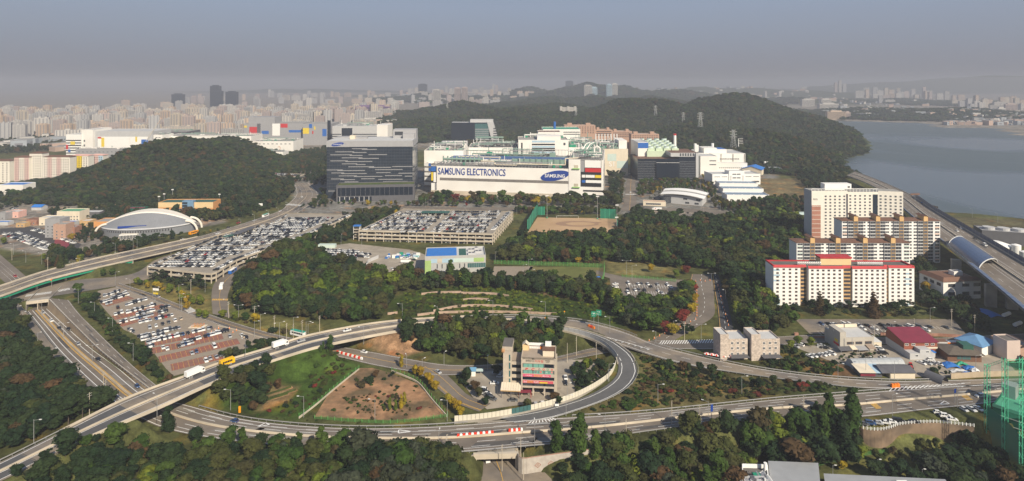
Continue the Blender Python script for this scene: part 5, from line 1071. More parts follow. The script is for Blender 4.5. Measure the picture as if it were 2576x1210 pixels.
p_=PY(1697.5,300,1090);t_=thing('chimney','white chimney with a red rim behind the cooling towers','chimney',(p_.x,1090,0));mb=MB();mb.cyl(0,0,0,hof(340,1090),3.0,'white_clean',16,2.6);mb.obj('shaft',t_);mb=MB();mb.cyl(0,0,hof(340,1090),hof(336.5,1090),2.9,'red',16);mb.obj('rim',t_)
q_,W,hh=plain('plain white block right of the black glass office',1762,1805,1010,394,40,'white','roof_light');wins(q_,'f',[W*.72],[hh-7,hh-13.5],11,1.5,'grey')
q_,W,hh=plain('long white plant hall in front of the wooded hill',1764,1875,1056,387,60,'white','roof_light');wins(q_,'f',lin(W*.42,W*.86,12),[hh-9],2.2,1.6,'grey')
for x in (.45,.72,.98):panel(q_,W*x-.6,W*x+.6,0,hh,'concrete',name='downpipe',y=-.2,t=.5)
pipes(q_,W*.4,W,-9,-3,0,6,71,7);mb=MB();mb.box(W*.1,W*.4,10,40,hh,hh+9,'white');mb.box(W*.4,W*.62,10,40,hh,hh+7,'white','blue');mb.obj('roof_house',q_)
mb=MB();mb.cyl(W*.45,45,hh+7,hh+14,2.5,'white_clean',12);mb.obj('tank',q_);mb=MB();mb.cyl(W*.02-6,20,0,hh+16,2.6,'white_clean',12);mb.cyl(W*.02-.5,26,0,hh+13,2.3,'white_clean',12);mb.obj('tank',q_)
q_,W,hh=plain('low white pipe gallery below the long plant hall',1805,1880,1030,411,14,'white','roof_light');wins(q_,'f',lin(2,W-2,14),[hh-7.5],1.6,1.6,'grey')
q_,W,Y=site('office_building','white two-storey office block with a raised centre and small window strips','office building',(1792,465),(1913,464),34)
hh=hof(440,Y);wall(q_,0,W,0,34,0,hh,'white_clean','roof_light',1.2);wall(q_,W*.34,W*.66,-1,16,0,hh+5,'white_clean','roof_light',1)
wins(q_,'f',[W*.45,W*.54],[5,10.5,16],5.5,1.5,'grey',oy=-1);wins(q_,'f',[W*.1,W*.25,W*.75,W*.91],[hh-3],9,.7,'grey');wins(q_,'f',[W*.1,W*.25],[5.5],9,.7,'grey');wins(q_,'f',[W*.75,W*.91],[4.6],9.5,2,'grey');[panel(q_,W*x,W*x+.7,1,hh-1,'grey_dark',y=-1.01,name='slot')for x in (.375,.625)]
for i,(a,b,va_,lb)in enumerate(((1810,1907,474,'rearmost of the three white sheds with grey-blue flat roofs'),(1819,1921,488.5,'middle of the three white sheds with grey-blue flat roofs'),(1829,1936,505,'front one of the three white sheds with grey-blue flat roofs'))):
 s_,W,Y=site('storage_shed',lb,'shed',(a,va_),(b,va_+1),23);wall(s_,0,W,0,23,0,7,'white_clean',M('roof_bluegrey',(.20,.27,.36),.6,.1,.15),1.1)
 for k_ in range(4):mb=MB();mb.cyl(W*(.18+.2*k_),4,7,7.8,.9,'white_clean',8);mb.obj('roof_vent',s_)
s_,W,Y=site('canteen_building','grey building under two long white curved roofs near the plant gate','canteen',(1668,510),(1766,519),34)
mb=MB();n_=14;ar=lambda x:10.5+3.0*(1-((x-W*.42)/(W*.6))**2)
mb.box(0,W,1.5,33,-.3,10.4,'grey_light');mb.obj('wall',s_);panel(s_,0,W*.2,.5,9,'glass',y=1.4,name='glass_front');wins(s_,'f',[W*.2+3*k_ for k_ in range(0)],[6],2,2)
for ya_,yb_,m_,up_ in ((-2,11,'white_clean',0),(14,24,'white_clean',2.2),(24,36,'grey_light',.4),(11,14,'grey',.3)):
 mb=MB();xs_=np.linspace(-3,W+3,n_)
 for x0,x1 in zip(xs_[:-1],xs_[1:]):
  a0,a1=ar(x0)+up_,ar(x1)+up_;mb.face([(x0,ya_,a0),(x1,ya_,a1),(x1,yb_,a1+.8),(x0,yb_,a0+.8)],m_);mb.face([(x0,ya_,a0-.7),(x1,ya_,a1-.7),(x1,ya_,a1),(x0,ya_,a0)],m_);mb.face([(x0,yb_,a0+.8),(x1,yb_,a1+.8),(x1,yb_,a1-.3),(x0,yb_,a0-.3)],m_)
 mb.obj('curved_roof',s_)
wins(s_,'f',[W*.57,W*.90],[7.2],5,2.2,'grey',oy=1.5);wins(s_,'f',[W*.62,W*.86],[2.4],5,2.4,'grey',oy=1.5);wins(s_,'f',lin(W*.02,W*.2,5),[7,3],2.6,2.8,'grey','glazing',oy=1.35)
s_,W,Y=site('gatehouse','long cream gatehouse with a strip of dark windows beside the plant street','gatehouse',(1618,517),(1675,519),9);wall(s_,0,W,0,9,0,5,'cream','brick_pink',.5);wins(s_,'f',lin(W*.12,W*.78,9),[2.4],2,2,'grey')
s_,W,Y=site('warehouse','cream warehouse with a low blue gable roof near the hill','warehouse',(1866,437),(1916,441),30);wall(s_,0,W,0,30,0,9,'cream',None);gable(s_,0,W,0,30,9,14,'roof_blue','y',1,wallmat='cream')
for i,u_ in enumerate((1924.5,1931.5)):p_=P(u_,427);t_=thing('storage_tank',f'{("left", "right")[i]} one of the two slim white tanks beside the blue roofed warehouse','tank',(p_.x,p_.y,0));mb=MB();mb.cyl(0,0,0,14,2.1,'white_clean',14);mb.cyl(0,0,14,15,2.1,'white_clean',14,.8);mb.obj('shell',t_)
s_,W,Y=site('utility_building','small grey utility building with blue roof right of the slim tanks','utility building',(1941,436),(1966,436),14);wall(s_,0,W,0,14,0,8,'grey_light','roof_blue');wins(s_,'f',lin(1,W-1,3),[4],1.6,1.6)
s_,W,Y=site('greenhouse','pale green roofed greenhouse left of the tall dormitory','greenhouse',(1990,541),(2030,560),22);wall(s_,0,W,0,22,0,4,'white',None);gable(s_,0,W,0,22,4,7,'pipe_pale','y',.6,wallmat='white')
d1_,W,Y=site('apartment_block','ten-storey white apartment block with bright red roof edge and blue patches','apartment block',(1946,768),(2300,770),14)
hh=27.0;sec=[(0,.19,0),(.195,.235,.9),(.24,.485,-2.2),(.49,.545,-.9),(.55,.79,-2.2),(.795,.815,.9),(.82,1.0,0)]
for i,(a,b,y)in enumerate(sec):
 core=i in (1,3,5);mb=MB();mb.box(W*a-(.5 if core else 0),W*b+(.5 if core else 0),y,14,-.3,hh,'tan' if core else 'white_clean','roof_dark');mb.obj('wall',d1_)
 mb=MB();x0,x1=W*a-.25,W*b+.25;mb.face([(x0,y-.5,hh-.3),(x1,y-.5,hh-.3),(x1,y+.9,hh+1.2),(x0,y+.9,hh+1.2)],'roof_red');mb.face([(x1,y+1.2,hh+.1),(x0,y+1.2,hh+.1),(x0,y+.9,hh+1.2),(x1,y+.9,hh+1.2)],'roof_red');mb.face([(x1,y-.5,hh-.3),(x0,y-.5,hh-.3),(x0,y+.3,hh-.31),(x1,y+.3,hh-.31)],'roof_red');mb.obj('red_roof_edge',d1_)
 zs=[1.7+2.62*j for j in range(10)]
 if core:wins(d1_,'f',[W*(a+b)/2],zs,W*(b-a)*.8,1.3,'brown',oy=y)
 else :
  n=4 if i in (0,6)else 6 if i==2 else 6;wins(d1_,'f',lin(W*a+.6,W*b-.6,n),zs,1.45,1.05,'brown','window',oy=y)
mb=MB();mb.box(0,.9,0,14,hh+.01,hh+1,'roof_red');mb.box(W-.9,W,0,14,hh+.01,hh+1,'roof_red');mb.box(0,W,13.2,14,hh+.02,hh+.8,'roof_red');mb.obj('red_roof_edge',d1_)
mb=MB();mb.box(W*.36,W*.58,5,12,hh,hh+4.6,'peach');mb.obj('roof_house',d1_);mb=MB();mb.box(W*.355,W*.585,4.6,12.4,hh+4.6,hh+5.6,'roof_red');mb.obj('roof',d1_)
for x in np.r_[np.linspace(W*.19,W*.35,13),np.linspace(W*.62,W*.79,13)]:mb=MB();mb.box(x-.42,x+.42,3,4,hh+.9,hh+2.6,'white_clean');mb.cyl(x,2.98,hh+1.2,hh+1.21,.01,'grey',4);mb.box(x-.3,x+.3,2.97,3,hh+1.1,hh+1.7,'grey_dark');mb.obj('air_conditioner',d1_)
for (x,j)in ((.0,9),(.0,7.6),(.0,6.2),(.0,1.2),(.0,.0),(.93,8.2),(.93,6.8),(.93,5.4),(.93,0)):panel(d1_,W*x+.05,W*x+4.6,.5+j*2.62,1.8+j*2.62,'sky_panel',y=-.005,name='blue_patch',t=.02)
mb=MB();mb.box(W*.47,W*.57,-6,-1,3.2,3.6,'grey_light');mb.obj('entrance_canopy',d1_)
def slab_block(label,a,b,Yd,vt,D,patch,n_floor,seed,base=0):
 r_,W,Y=site('apartment_block',label,'apartment block',(a,600),(b,600),D,ya=Yd);hh=hof(vt,Yd);fh=hh/n_floor
 wall(r_,0,W,0,D,0,hh,'white_clean',None)
 hip(r_,0,W,0,D,hh+.3,hh+1.6,'brown_roof',.6);core=[.135,.36,.60,.845];zs=[fh*(j+.55)for j in range(n_floor)]
 for c in core:
  mb=MB();mb.box(W*c-1.7,W*c+1.7,-.9,0,0,hh,'grey_dark');mb.obj('stair_tower',r_)
  for j in range(n_floor):panel(r_,W*c-1.75,W*c+1.75,fh*j,fh*j+.55,'tan',y=-.91,name='landing')
  for sg in (-1.75,1.55):panel(r_,W*c+sg,W*c+sg+.22,0,hh,'tan',y=-.95,name='pier')
  mb=MB();mb.box(W*c-1.8,W*c+1.8,-1.2,7,hh,hh+4.2,M('orange_cream',(.62,.40,.18),.7,.06));mb.obj('roof_house',r_)
  gable(r_,W*c-2.0,W*c+2.0,-1.5,9,hh+4.4,hh+5.4,'brown_roof','y',.2)
  for sg in (-1,1):
   xc=W*c+sg*(1.9+W*.028);me=win_mesh(W*.05,fh*.72,'grey','window');mb=MB();mb.box(xc-W*.028,xc+W*.028,-.7,-.01,0,hh,'grey');mb.obj('balcony_stack',r_)
   for z in zs:inst('balcony_glass',me,r_,(xc,-.72,z));panel(r_,xc-W*.028,xc+W*.028,z-fh*.52,z-fh*.40,'white_clean',y=-.71,name='balcony_edge')
 for x in (.03,.25,.49,.72,.97):
  ww=W*(.045 if x not in (.25,.49,.72)else .04)
  for xx in ([x]if x in (.03,.97)else [x-.03,x+.03]):wins(r_,'f',[W*xx],zs,ww,fh*.48,'plain','window')
 for j in range(1,n_floor,2):panel(r_,W*.005,W*.055,fh*j-.55,fh*j+.45,patch,y=-.005,name='colour_patch',t=.02);panel(r_,W*.945,W*.995,fh*j-.55,fh*j+.45,patch,y=-.005,name='colour_patch',t=.02)
 return r_,W,hh
slab_block('white slab with brown roof, orange stair heads and mint patches behind the red roofed block',2004,2289,482,611,13,'pipe_pale',10,1)
slab_block('second brown roofed slab with salmon patches, in front of the tall dormitory',2118,2365,520,556,13,M('salmon',(.66,.46,.36),.7,.05),13,2)
ad,W,Y=site('dormitory_tower','tallest cream dormitory with a red brick lower corner and white roof frame','dormitory',(2042,600),(2267,600),16,ya=578);hh=hof(480,578)
mb=MB();mb.box(0,W*.40,0,15,-.3,hh,M('cream_white',(.74,.70,.62),.65,.04),'roof_grey');mb.obj('wall',ad);mb=MB();mb.box(W*.40,W*.76,2.5,16,-.3,hh-1.5,'cream_white','roof_grey');mb.obj('wall',ad);mb=MB();mb.prism([(W*.76,2.5),(W,-3),(W,13),(W*.76,16)],-.3,hh-.5,'cream_white','roof_grey');mb.obj('wall',ad)
mb=MB();mb.box(-.12,0,0,15,0,hh,'grey_light');mb.obj('shaded_side',ad);panel(ad,0,W*.1,0,hh-14,M('brick_red',(.36,.17,.12),.8,.08),y=-.01,name='brick_facing')  # grey skin on the left face puts its shade into the colour
for j in range(9):panel(ad,0,W*.1,3+j*4.2,3.3+j*4.2,'cream_white',y=-.15,name='string_course')
zs=[3+3.1*j for j in range(15)];wins(ad,'f',lin(W*.13,W*.39,5),zs,1.7,1.4,'grey');wins(ad,'f',lin(W*.42,W*.75,6),zs,1.7,1.4,'grey',oy=2.5)
a_=math.degrees(math.atan2(-5.5,W*.24))
for i in range(5):
 for z in zs:t=(i+.5)/5;inst('window',win_mesh(1.6,1.4,'grey'),ad,(W*(.76+.24*t),2.5-5.5*t-.02,z),R(a_))
mb=MB()
for x in np.arange(0,W*.76,3.2):mb.box(x-.15,x+.15,.1 if x<W*.4 else 2.6,.4 if x<W*.4 else 2.9,hh-1.5,hh+2,'white_clean')
mb.box(0,W*.4,.1,.5,hh+1.6,hh+2.1,'white_clean');mb.box(W*.4,W*.76,2.6,3,hh+1.2,hh+1.7,'white_clean');mb.obj('roof_frame',ad)
mb=MB();mb.box(W*.17,W*.47,4,12,hh,hh+6,'white_clean');mb.obj('roof_house',ad);wins(ad,'f',[W*.44],[hh+3],2,1.6,'grey',oy=4);panel(ad,W*.385,W*.405,2,hh-3,'grey_dark',y=-.01,name='glass_strip');panel(ad,W*.70,W*.755,2,hh-4,'glass',y=2.45,name='glass_strip')
t_=text(ad,'예지동',W*.015,hh-9,2.2,'grey_dark',y=-.08,ext=.02,width=4.5)
q_,W,Y=site('office_building','two-storey white office with brown hipped edge below the expressway','office building',(2373,754),(2467,750),22);hh=13.5
wall(q_,0,W,0,22,0,hh,'white','brown_roof',0);mb=MB();[mb.face(f,'brown_roof')for f in ([(-.8,-.8,hh-.6),(W+.8,-.8,hh-.6),(W-2,2,hh+1.8),(2,2,hh+1.8)],[(-.8,22.8,hh-.6),(-.8,-.8,hh-.6),(2,2,hh+1.8),(2,20,hh+1.8)])];mb.obj('roof_edge',q_)
wins(q_,'f',[W*.22,W*.6,W*.9],[10,4],5.2,2.1,'dark');wins(q_,'l',[4,10,16],[10],3.4,2,'dark');unit(q_,W*.7,12,hh+.1,7,5,3,'white')
for (ul,ur,ut,lb)in ((1810,1881,1831,'left one of the two beige stone faced villas by the crosswalk'),(1888,1962,1911,'right one of the two beige stone faced villas beside the gravel yard')):
 q_,W,Y=site('villa',lb,'house',(ul,905),(ur,903),12);M('stone_face',(.54,.46,.39),.85,.12,1.6,col2=(.40,.34,.29),scale2=.9);a=(ut-ul)/(ur-ul)*W
 wall(q_,a,W,0,12,0,10.8,'stone_face','roof_light',.7);wall(q_,0,a-.01,-1.2,9,0,14.2,'stone_face','roof_light',.5);wins(q_,'f',lin(a+.8,W-.8,3),[3.2,6.3,9.2],1.25,1.2,'plain');wins(q_,'r',[3,8],[3.2,6.3,9.2],1.2,1.2,'plain',W=W)
 mb=MB();mb.box(a+.3,W-.5,-4.5,-.1,2.6,2.75,'grey_dark');mb.obj('terrace_canopy',q_)
q_,W,Y=site('commercial_building','grey two-storey building with pale parapet, wide windows and a corner tower','commercial building',(2113,884),(2199,881),15);hh=7.6
wall(q_,0,W,0,15,0,hh,M('warm_grey',(.42,.39,.34),.8,.06),'roof_light',.3);mb=MB();mb.box(-.02,3.6,-.15,11,-.3,hh+3.6,'warm_grey');mb.obj('corner_tower',q_);mb=MB();mb.box(3.7,W*.55,14,14.6,hh+.3,hh+2.2,'cream');mb.box(W*.58,W-1,14,14.6,hh+.3,hh+2.2,'cream');mb.obj('roof_parapet',q_)
wins(q_,'f',[W*.30,W*.55,W*.83],[4.6],3.9,1.35,'brown');[mb.obj('downpipe',q_)for mb in [MB().pipe([(W*.11+i,-.2,hh),(W*.11+i,-.2,2.5),(W*.15+i,-.2,.8)],.12,'steel',5)for i in (0,.5)]]
panel(q_,W*.35,W*.36,0,hh,'grey',y=-.01,name='joint');band_l(q_,-.03,2,5,4.4,6,'yellow','shop_sign');band_l(q_,-.03,1,6,2.6,3.8,'red','shop_sign')
for x0,x1,dd,hz,m_ in ((-2,5.2,4,2.6,'grey_dark'),(5.4,8.6,3.5,2.9,'cream'),(8.8,15,4,2.6,'grey'),(15.2,19.5,4.2,3.2,M('roof_brownish',(.30,.23,.18),.8,.1))):
 mb=MB();mb.face([(x0,-dd,hz-.5),(x1,-dd,hz-.5),(x1,-.15,hz+.4),(x0,-.15,hz+.4)],m_);mb.face([(x1,-dd,hz-.62),(x0,-dd,hz-.62),(x0,-.15,hz+.28),(x1,-.15,hz+.28)],m_);[mb.box(x,x+.15,-dd+.1,-dd+.25,0,hz-.5,'steel')for x in (x0+.2,x1-.4)];mb.obj('lean_to',q_)
q_,W,Y=site('restaurant_building','maroon roofed brick hall with white framed windows and a grey front annex','commercial building',(2274,895),(2358,894),16);hh=7.8
wall(q_,0,W,0,16,0,hh,M('brick_band',(.27,.085,.05),.8,.12,1.2),None);mb=MB();mb.face([(-.6,-.8,hh+.05),(W+.6,-.8,hh+.05),(W+.3,15,hh+2.6),(-.3,15,hh+2.6)],'maroon');mb.face([(W+.6,-.8,hh-.1),(-.6,-.8,hh-.1),(-.3,15,hh+2.4),(W+.3,15,hh+2.4)],'maroon');mb.face([(-.6,-.8,hh-.1),(W+.6,-.8,hh-.1),(W+.6,-.8,hh+.05),(-.6,-.8,hh+.05)],'maroon');mb.obj('roof',q_)
for j in range(5):panel(q_,W*.0,W,1.2+j*1.35,1.35+j*1.35,'brown_roof',y=-.01,name='string_course',t=.05)
mb=MB();mb.face([(0,-.02,hh),(0,15,hh+2.4),(0,15,hh),],'brick_band');mb.obj('gable_wall',q_);band_l(q_,0,0,16,0,4.2,'grey_light','grey_facing')
wins(q_,'f',[W*.08,W*.28,W*.68,W*.86],[6.4],1.9,1.05,'plain');mb=MB();mb.prism([(0,-5),(W*.72,-5),(W*.72,-.05),(0,-.05)],-.3,3.6,'grey_light');mb.prism([(W*.30,-4.9),(W*.62,-4.9),(W*.62,-.05),(W*.30,-.05)],3.6,5.6,'grey_light');mb.obj('annex',q_);panel(q_,W*.62,W,4.0,4.9,'cream',y=-.02,name='sign_band',t=.3)
wins(q_,'f',[W*.2],[2.3],1.5,1,'plain',oy=-5);wins(q_,'f',[W*.52],[4.4],1.5,.9,'plain',oy=-4.9)
q_,W,Y=site('kiosk','little grey hut with a blue roof in front of the maroon hall','hut',(2335,900),(2353,900),3.6);wall(q_,0,W,0,3.6,0,3.0,'grey_light',None);mb=MB();mb.box(-.4,W+.4,-.5,4,3.0,3.25,'roof_blue');mb.obj('roof',q_)
def arch_shed(label,a,b,D,Hh,mat,name='greenhouse',cat='greenhouse',z=0,ribs=8):
 r_,W,Y=site(name,label,cat,a,b,D);n=10
 for k_ in range(ribs):
  mb=MB();x0,x1=W*k_/ribs+.04,W*(k_+1)/ribs-.04
  for i in range(n):
   t0,t1=math.pi*i/n,math.pi*(i+1)/n;mb.face([(x0,D/2-D/2*math.cos(t0),Hh*math.sin(t0)),(x1,D/2-D/2*math.cos(t0),Hh*math.sin(t0)),(x1,D/2-D/2*math.cos(t1),Hh*math.sin(t1)),(x0,D/2-D/2*math.cos(t1),Hh*math.sin(t1))],mat)
  mb.obj('roof_panel',r_)
 mb=MB()
 for x in (0.02,W-.02):mb.face([(x,D/2-D/2*math.cos(math.pi*i/n),Hh*math.sin(math.pi*i/n))for i in range(n+1)],mat)
 mb.obj('end_wall',r_);return r_,W
arch_shed('long silver arched greenhouse at the edge of the gravel yard',(2150,932),(2280,929),8,4.4,M('film',(.36,.38,.39),.35,.08))
r_=thing('black_tunnel_shed','short black arched tunnel shed beside the roadside bushes','shed',P(2322,950),R(-62));mb=MB();n=10
for i in range(n):
 t0,t1=math.pi*i/n,math.pi*(i+1)/n;mb.face([(0,3.2-3.2*math.cos(t0),3.4*math.sin(t0)),(9,3.2-3.2*math.cos(t0),3.4*math.sin(t0)),(9,3.2-3.2*math.cos(t1),3.4*math.sin(t1)),(0,3.2-3.2*math.cos(t1),3.4*math.sin(t1))],'grey_dark')
mb.obj('cover',r_);reg([(p.x,p.y)for p in (P(2312,952),P(2345,952),P(2345,930),P(2312,930))])
q_,W,Y=site('storage_shed','cream walled shed with a dark grey roof behind the roadside trees','shed',(2239,951),(2302,951),9);wall(q_,0,W,0,9,0,2.9,'cream',None);gable(q_,-4,W,0,9,3.0,4.6,'grey_dark','x',.5)
q_,W,Y=site('storage_shed','open shed with a cream and blue sheet roof left of the cream walled shed','shed',(2162,949),(2222,950),8);wall(q_,1,W,1,8,0,2.4,'grey_dark',None);mb=MB();mb.face([(0,-.5,2.5),(W*.7,-.5,2.5),(W*.7,8.5,3.4),(0,8.5,3.4)],'cream');mb.face([(W*.7,-.5,2.52),(W+1,-.5,2.52),(W+1,8.5,3.42),(W*.7,8.5,3.42)],'sky_panel');mb.obj('roof',q_);panel(q_,1,W*.7,.3,1.8,'maroon',y=.8,name='maroon_sheet')
q_,W,Y=site('restaurant_building','dark timber house with brown tiled roof and a green raised roof','house',(2388,912),(2474,915),13);wall(q_,0,W,1.5,13,0,4.6,'brown_roof',None);hip(q_,0,W,0,13,4.8,6.6,M('old_tile',(.12,.10,.08),.9,.15,.6),.8);mb=MB();mb.box(W*.55,W*.86,4,10,5,8.2,M('green_dark',(.03,.10,.08),.6,.1));mb.obj('raised_roof',q_);wins(q_,'f',[W*.35,W*.5,W*.62],[2.4],2.2,2,'dark','glass_teal',oy=1.5)
q_,W,Y=site('blue_roof_house','white walled house with a large pale blue hipped roof','house',(2470,898),(2505,884),13);wall(q_,0,W,0,13,0,5.5,'white',None);hip(q_,0,W,0,13,5.7,9.0,M('pale_blue_roof',(.12,.25,.42),.6,.1),.9);wins(q_,'r',[3,6,9],[3],1.2,1.2,W=W)
q_,W,Y=site('rooftop_house','pinkish building with a box stair head at the right edge','house',(2546,905),(2600,903),14);wall(q_,0,W,0,14,0,7,'brick_pink','roof_grey',.9);wall(q_,-4,4,-1,8,0,10.5,M('pale_pink',(.55,.45,.40),.7,.05),'roof_dark',.7)
for i,(u,v,w_,d_2,h_,m_,lb)in enumerate(((2384,872,12,2.6,2.6,'orange','long orange container behind the brown tiled house'),(2425,874,8,3,3.2,'orange','orange truck body with a white frame beside the blue roof'),(2345,872,9,4,3,'grey_light','grey prefab hut with a rusty roof beside the maroon hall'),(2196,875,5,9,3.4,'cream','small cream shed with a tall roof right of the grey building'))):
 p_=P(u,v);r_=thing('container_hut',lb,'container',p_,R(-2));wall(r_,0,w_,0,d_2,0,h_,m_,None,0);mb=MB();mb.box(-.15,w_+.15,-.15,d_2+.15,h_,h_+.15,'steel_white' if i!=2 else 'brown_roof');mb.obj('roof',r_);panel(r_,w_*.3,w_*.42,0,2.1,'grey_dark',name='door');reg([(p_.x,p_.y),(p_.x+w_,p_.y),(p_.x+w_,p_.y+d_2),(p_.x,p_.y+d_2)])
def tarp(u,v,w_,d_,h_,mat,label,rot=0):
 p_=P(u,v);r_=thing('tarp_tent',label,'tent',p_,R(rot));mb=MB();rr=random.Random(int(u));nx,ny=7,5;Zz=[[h_*(math.sin(math.pi*i/(nx-1))*.6+math.sin(math.pi*j/(ny-1))*.4)+rr.uniform(-.25,.25)for j in range(ny)]for i in range(nx)]
 for i in range(nx-1):
  for j in range(ny-1):mb.face([(w_*(i+a)/(nx-1),d_*(j+b)/(ny-1),max(.1,Zz[i+a][j+b]))for a,b in ((0,0),(1,0),(1,1),(0,1))],mat)
 mb.obj('sheet',r_);reg([(p_.x,p_.y),(p_.x+w_,p_.y),(p_.x+w_,p_.y+d_),(p_.x,p_.y+d_)])
for a in ((2382,928,8,6,2.2,'tarp_blue','large creased blue tarpaulin beside the maroon hall yard'),(2408,922,6.5,2.5,2.2,'green_paint','green booth with blue canopy among the tarpaulins'),(2395,938,9,3,1.4,'grey_light','grey plastic sheeting over goods by the roadside wall'),(2426,943,5,2.5,1.2,'tarp_blue','small blue tarpaulin at the roadside wall'),(2449,941,4.5,4,2.6,'white_clean','white peaked tent near the roadside wall'),(2430,932,7,4,1.8,'tarp_blue','blue awning left of the white peaked tent'),(2493,800,9,14,2.2,'tarp_blue','heap of dark blue tarpaulins at the foot of the expressway pier')):tarp(*a)
wall_line('roadside_wall','long beige concrete wall between the merging road and the tents','wall',PP([(2392,952),(2450,948),(2520,945),(2600,944)]),2.6,-.3,.4,M('cream_wall',(.42,.34,.24),.8,.12,.3))
wall_line('garden_wall','low red brick wall in front of the dormitory parking lot','wall',PP([(2048,850),(2075,851)]),1.3,-.3,.4,'brick');wall_line('garden_wall','long red brick wall along the street behind the maroon hall','wall',PP([(2215,843),(2270,846),(2360,845),(2440,850),(2490,858)]),1.6,-.3,.4,'brick');wall_line('garden_wall','red brick gate pier wall left of the dormitory lot entrance','wall',PP([(1998,843),(2008,843)]),1.5,-.3,1.2,'brick')
t_=thing('tractor','red farm tractor parked right of the silver greenhouse','tractor',P(2291,925),R(70));mb=MB();mb.box(-1.8,.4,-.5,.5,.7,1.5,'red');mb.box(-.2,1.2,-.7,.7,1.0,1.4,'red');mb.obj('body',t_);mb=MB();mb.box(-.1,1.1,-.65,.65,1.4,2.4,'car_glass');mb.box(-.15,1.2,-.75,.75,2.4,2.55,'red');mb.obj('cab',t_)
for x,r_ in ((-1.4,.5),(.8,.85)):
 for y in (-.85,.85):mb=MB();mb.extrude_y([(r_*math.cos(k*math.pi/6),r_*math.sin(k*math.pi/6))for k in range(12)],-.2,.2,'tyre','red');o=mb.obj('wheel',t_);o.location=(x,y,r_)
q_,W,Y=site('restaurant_building','five-storey tiled restaurant building with green glass, pink banners and signs','commercial building',(1311,994),(1398,998),15)
M('tile_beige',(.50,.43,.34),.7,.06,.8,col2=(.44,.38,.31),scale2=.5);hh=18.0;zl=[0,4.2,7.4,10.9,14.3]
mb=MB();mb.box(0,W,3.2,15,-.3,4.2,'tile_beige');mb.box(0,W,.4,15,4.2,hh,'glass_dark',M('roof_concrete',(.33,.27,.21),.9,.1,.2));mb.obj('wall',q_)
for z0,z1,nm in ((3.9,4.7,'spandrel'),(6.2,7.7,'spandrel'),(9.4,10.9,'spandrel'),(12.7,14.0,'spandrel'),(16.0,18.9,'sign_fascia')):mb=MB();mb.box(0,W,0,.4,z0,z1,'tile_beige');mb.obj(nm,q_)
for x in (0,W-.7):mb=MB();mb.box(x,x+.7,-.1,.5,0,18.9,'tile_beige');mb.obj('pier',q_)
for x in (W*.33,W*.66):mb=MB();mb.box(x,x+.6,.0,.8,0,4.0,'tile_beige');mb.obj('pier',q_)
for (z0,z1)in ((10.95,12.65),(14.05,15.95)):
 for k_ in range(6 if z0<13 else 4):x=.9+k_*(W-1.6)/6;panel(q_,x,x+(W-1.6)/6-.15,z0,z1,M('green_glass',(.16,.36,.30),.25,.08),y=.36,name='green_pane',t=.04)
 for x in (.8,W*.33,W*.66,W-1.2):panel(q_,x,x+.35,z0,z1,'grey_dark',y=.3,name='mullion',t=.1)
panel(q_,.8,W*.86,9.5,10.8,M('banner_pink',(.62,.12,.20),.6,.06),y=-.02,name='banner',t=.06);panel(q_,.8,W*.93,6.3,7.6,M('banner_red',(.58,.10,.13),.6,.06),y=-.02,name='banner',t=.06)
text(q_,'문화방거소',2.3,16.9,1.15,'black',y=-.06,ext=.03,width=4.3);text(q_,'미우랑',7.0,16.75,1.5,'red',y=-.06,ext=.03,width=4.2);text(q_,'한식당/별실',12.0,17.5,.55,'black',y=-.06,ext=.02,width=2.4);text(q_,'200석 완비',12.4,16.9,.45,'black',y=-.06,ext=.02,width=1.7)
mb=MB();mb.box(5.6,6.6,-.08,-.01,18.2,18.6,'black');mb.box(5.65,5.75,-.08,-.01,17.8,18.2,'black');mb.box(6.4,6.5,-.08,-.01,17.8,18.2,'black');mb.box(5.35,5.65,-.08,-.01,18.35,18.65,'black');mb.obj('cow_silhouette',q_)
text(q_,'P',2.0,12.75,1.5,'red',y=-.06,ext=.04,width=1.5,bold=.03,shear=.2);text(q_,'C',5.2,12.75,1.5,'red',y=-.06,ext=.04,width=1.6,bold=.03,shear=.2)
for k_,m_ in enumerate(('grey_dark','red','green_paint','red')):mb=MB();c=9.1+k_*2.1;mb.face([(c+.48*math.cos(t),-.05,13.35+.48*math.sin(t))for t in np.linspace(0,6.283,16,endpoint=False)],m_);mb.face([(c+.22*math.cos(t),-.07,13.35+.22*math.sin(t))for t in np.linspace(0,6.283,12,endpoint=False)],'cream');mb.obj('round_sign',q_)
for k_,(x,s_,m_)in enumerate(((7.3,'고','grey_dark'),(9.8,'객','red'),(12.7,'대','white_clean'),(15.3,'형','red'))):
 mb=MB();mb.face([(x+.55*math.cos(t),.28,11.8+.55*math.sin(t))for t in np.linspace(0,6.283,16,endpoint=False)],m_ if m_!='white_clean' else 'green_glass');r2=mb.obj('round_sign',q_);text(r2,s_,x-.35,11.5,.75,'white_clean',y=.26,ext=.01)
text(q_,'나주곰탕',2.2,9.85,.6,'white_clean',y=-.12,ext=.01,width=3.2);text(q_,'중화요리',6.3,9.7,1.1,'yellow',y=-.12,ext=.01,width=4.0);text(q_,'883-5121',10.7,9.8,.85,'white_clean',y=-.12,ext=.01,width=3.1)
text(q_,'전상',1.2,6.55,1.0,'white_clean',y=-.12,ext=.01,width=1.7);text(q_,'일지바다',3.1,6.55,1.0,'yellow',y=-.12,ext=.01,width=3.0);text(q_,'청실점',6.3,6.55,1.0,'white_clean',y=-.12,ext=.01,width=2.4);panel(q_,9.2,13.2,6.4,7.0,'yellow',y=-.09,name='yellow_label',t=.02)
mb=MB()
for a in ((0,W,0,.3),(0,.3,.3,15),(W-.3,W,.3,15),(0,W,14.7,15)):mb.box(*a,hh+.0,hh+.9,'tile_beige')
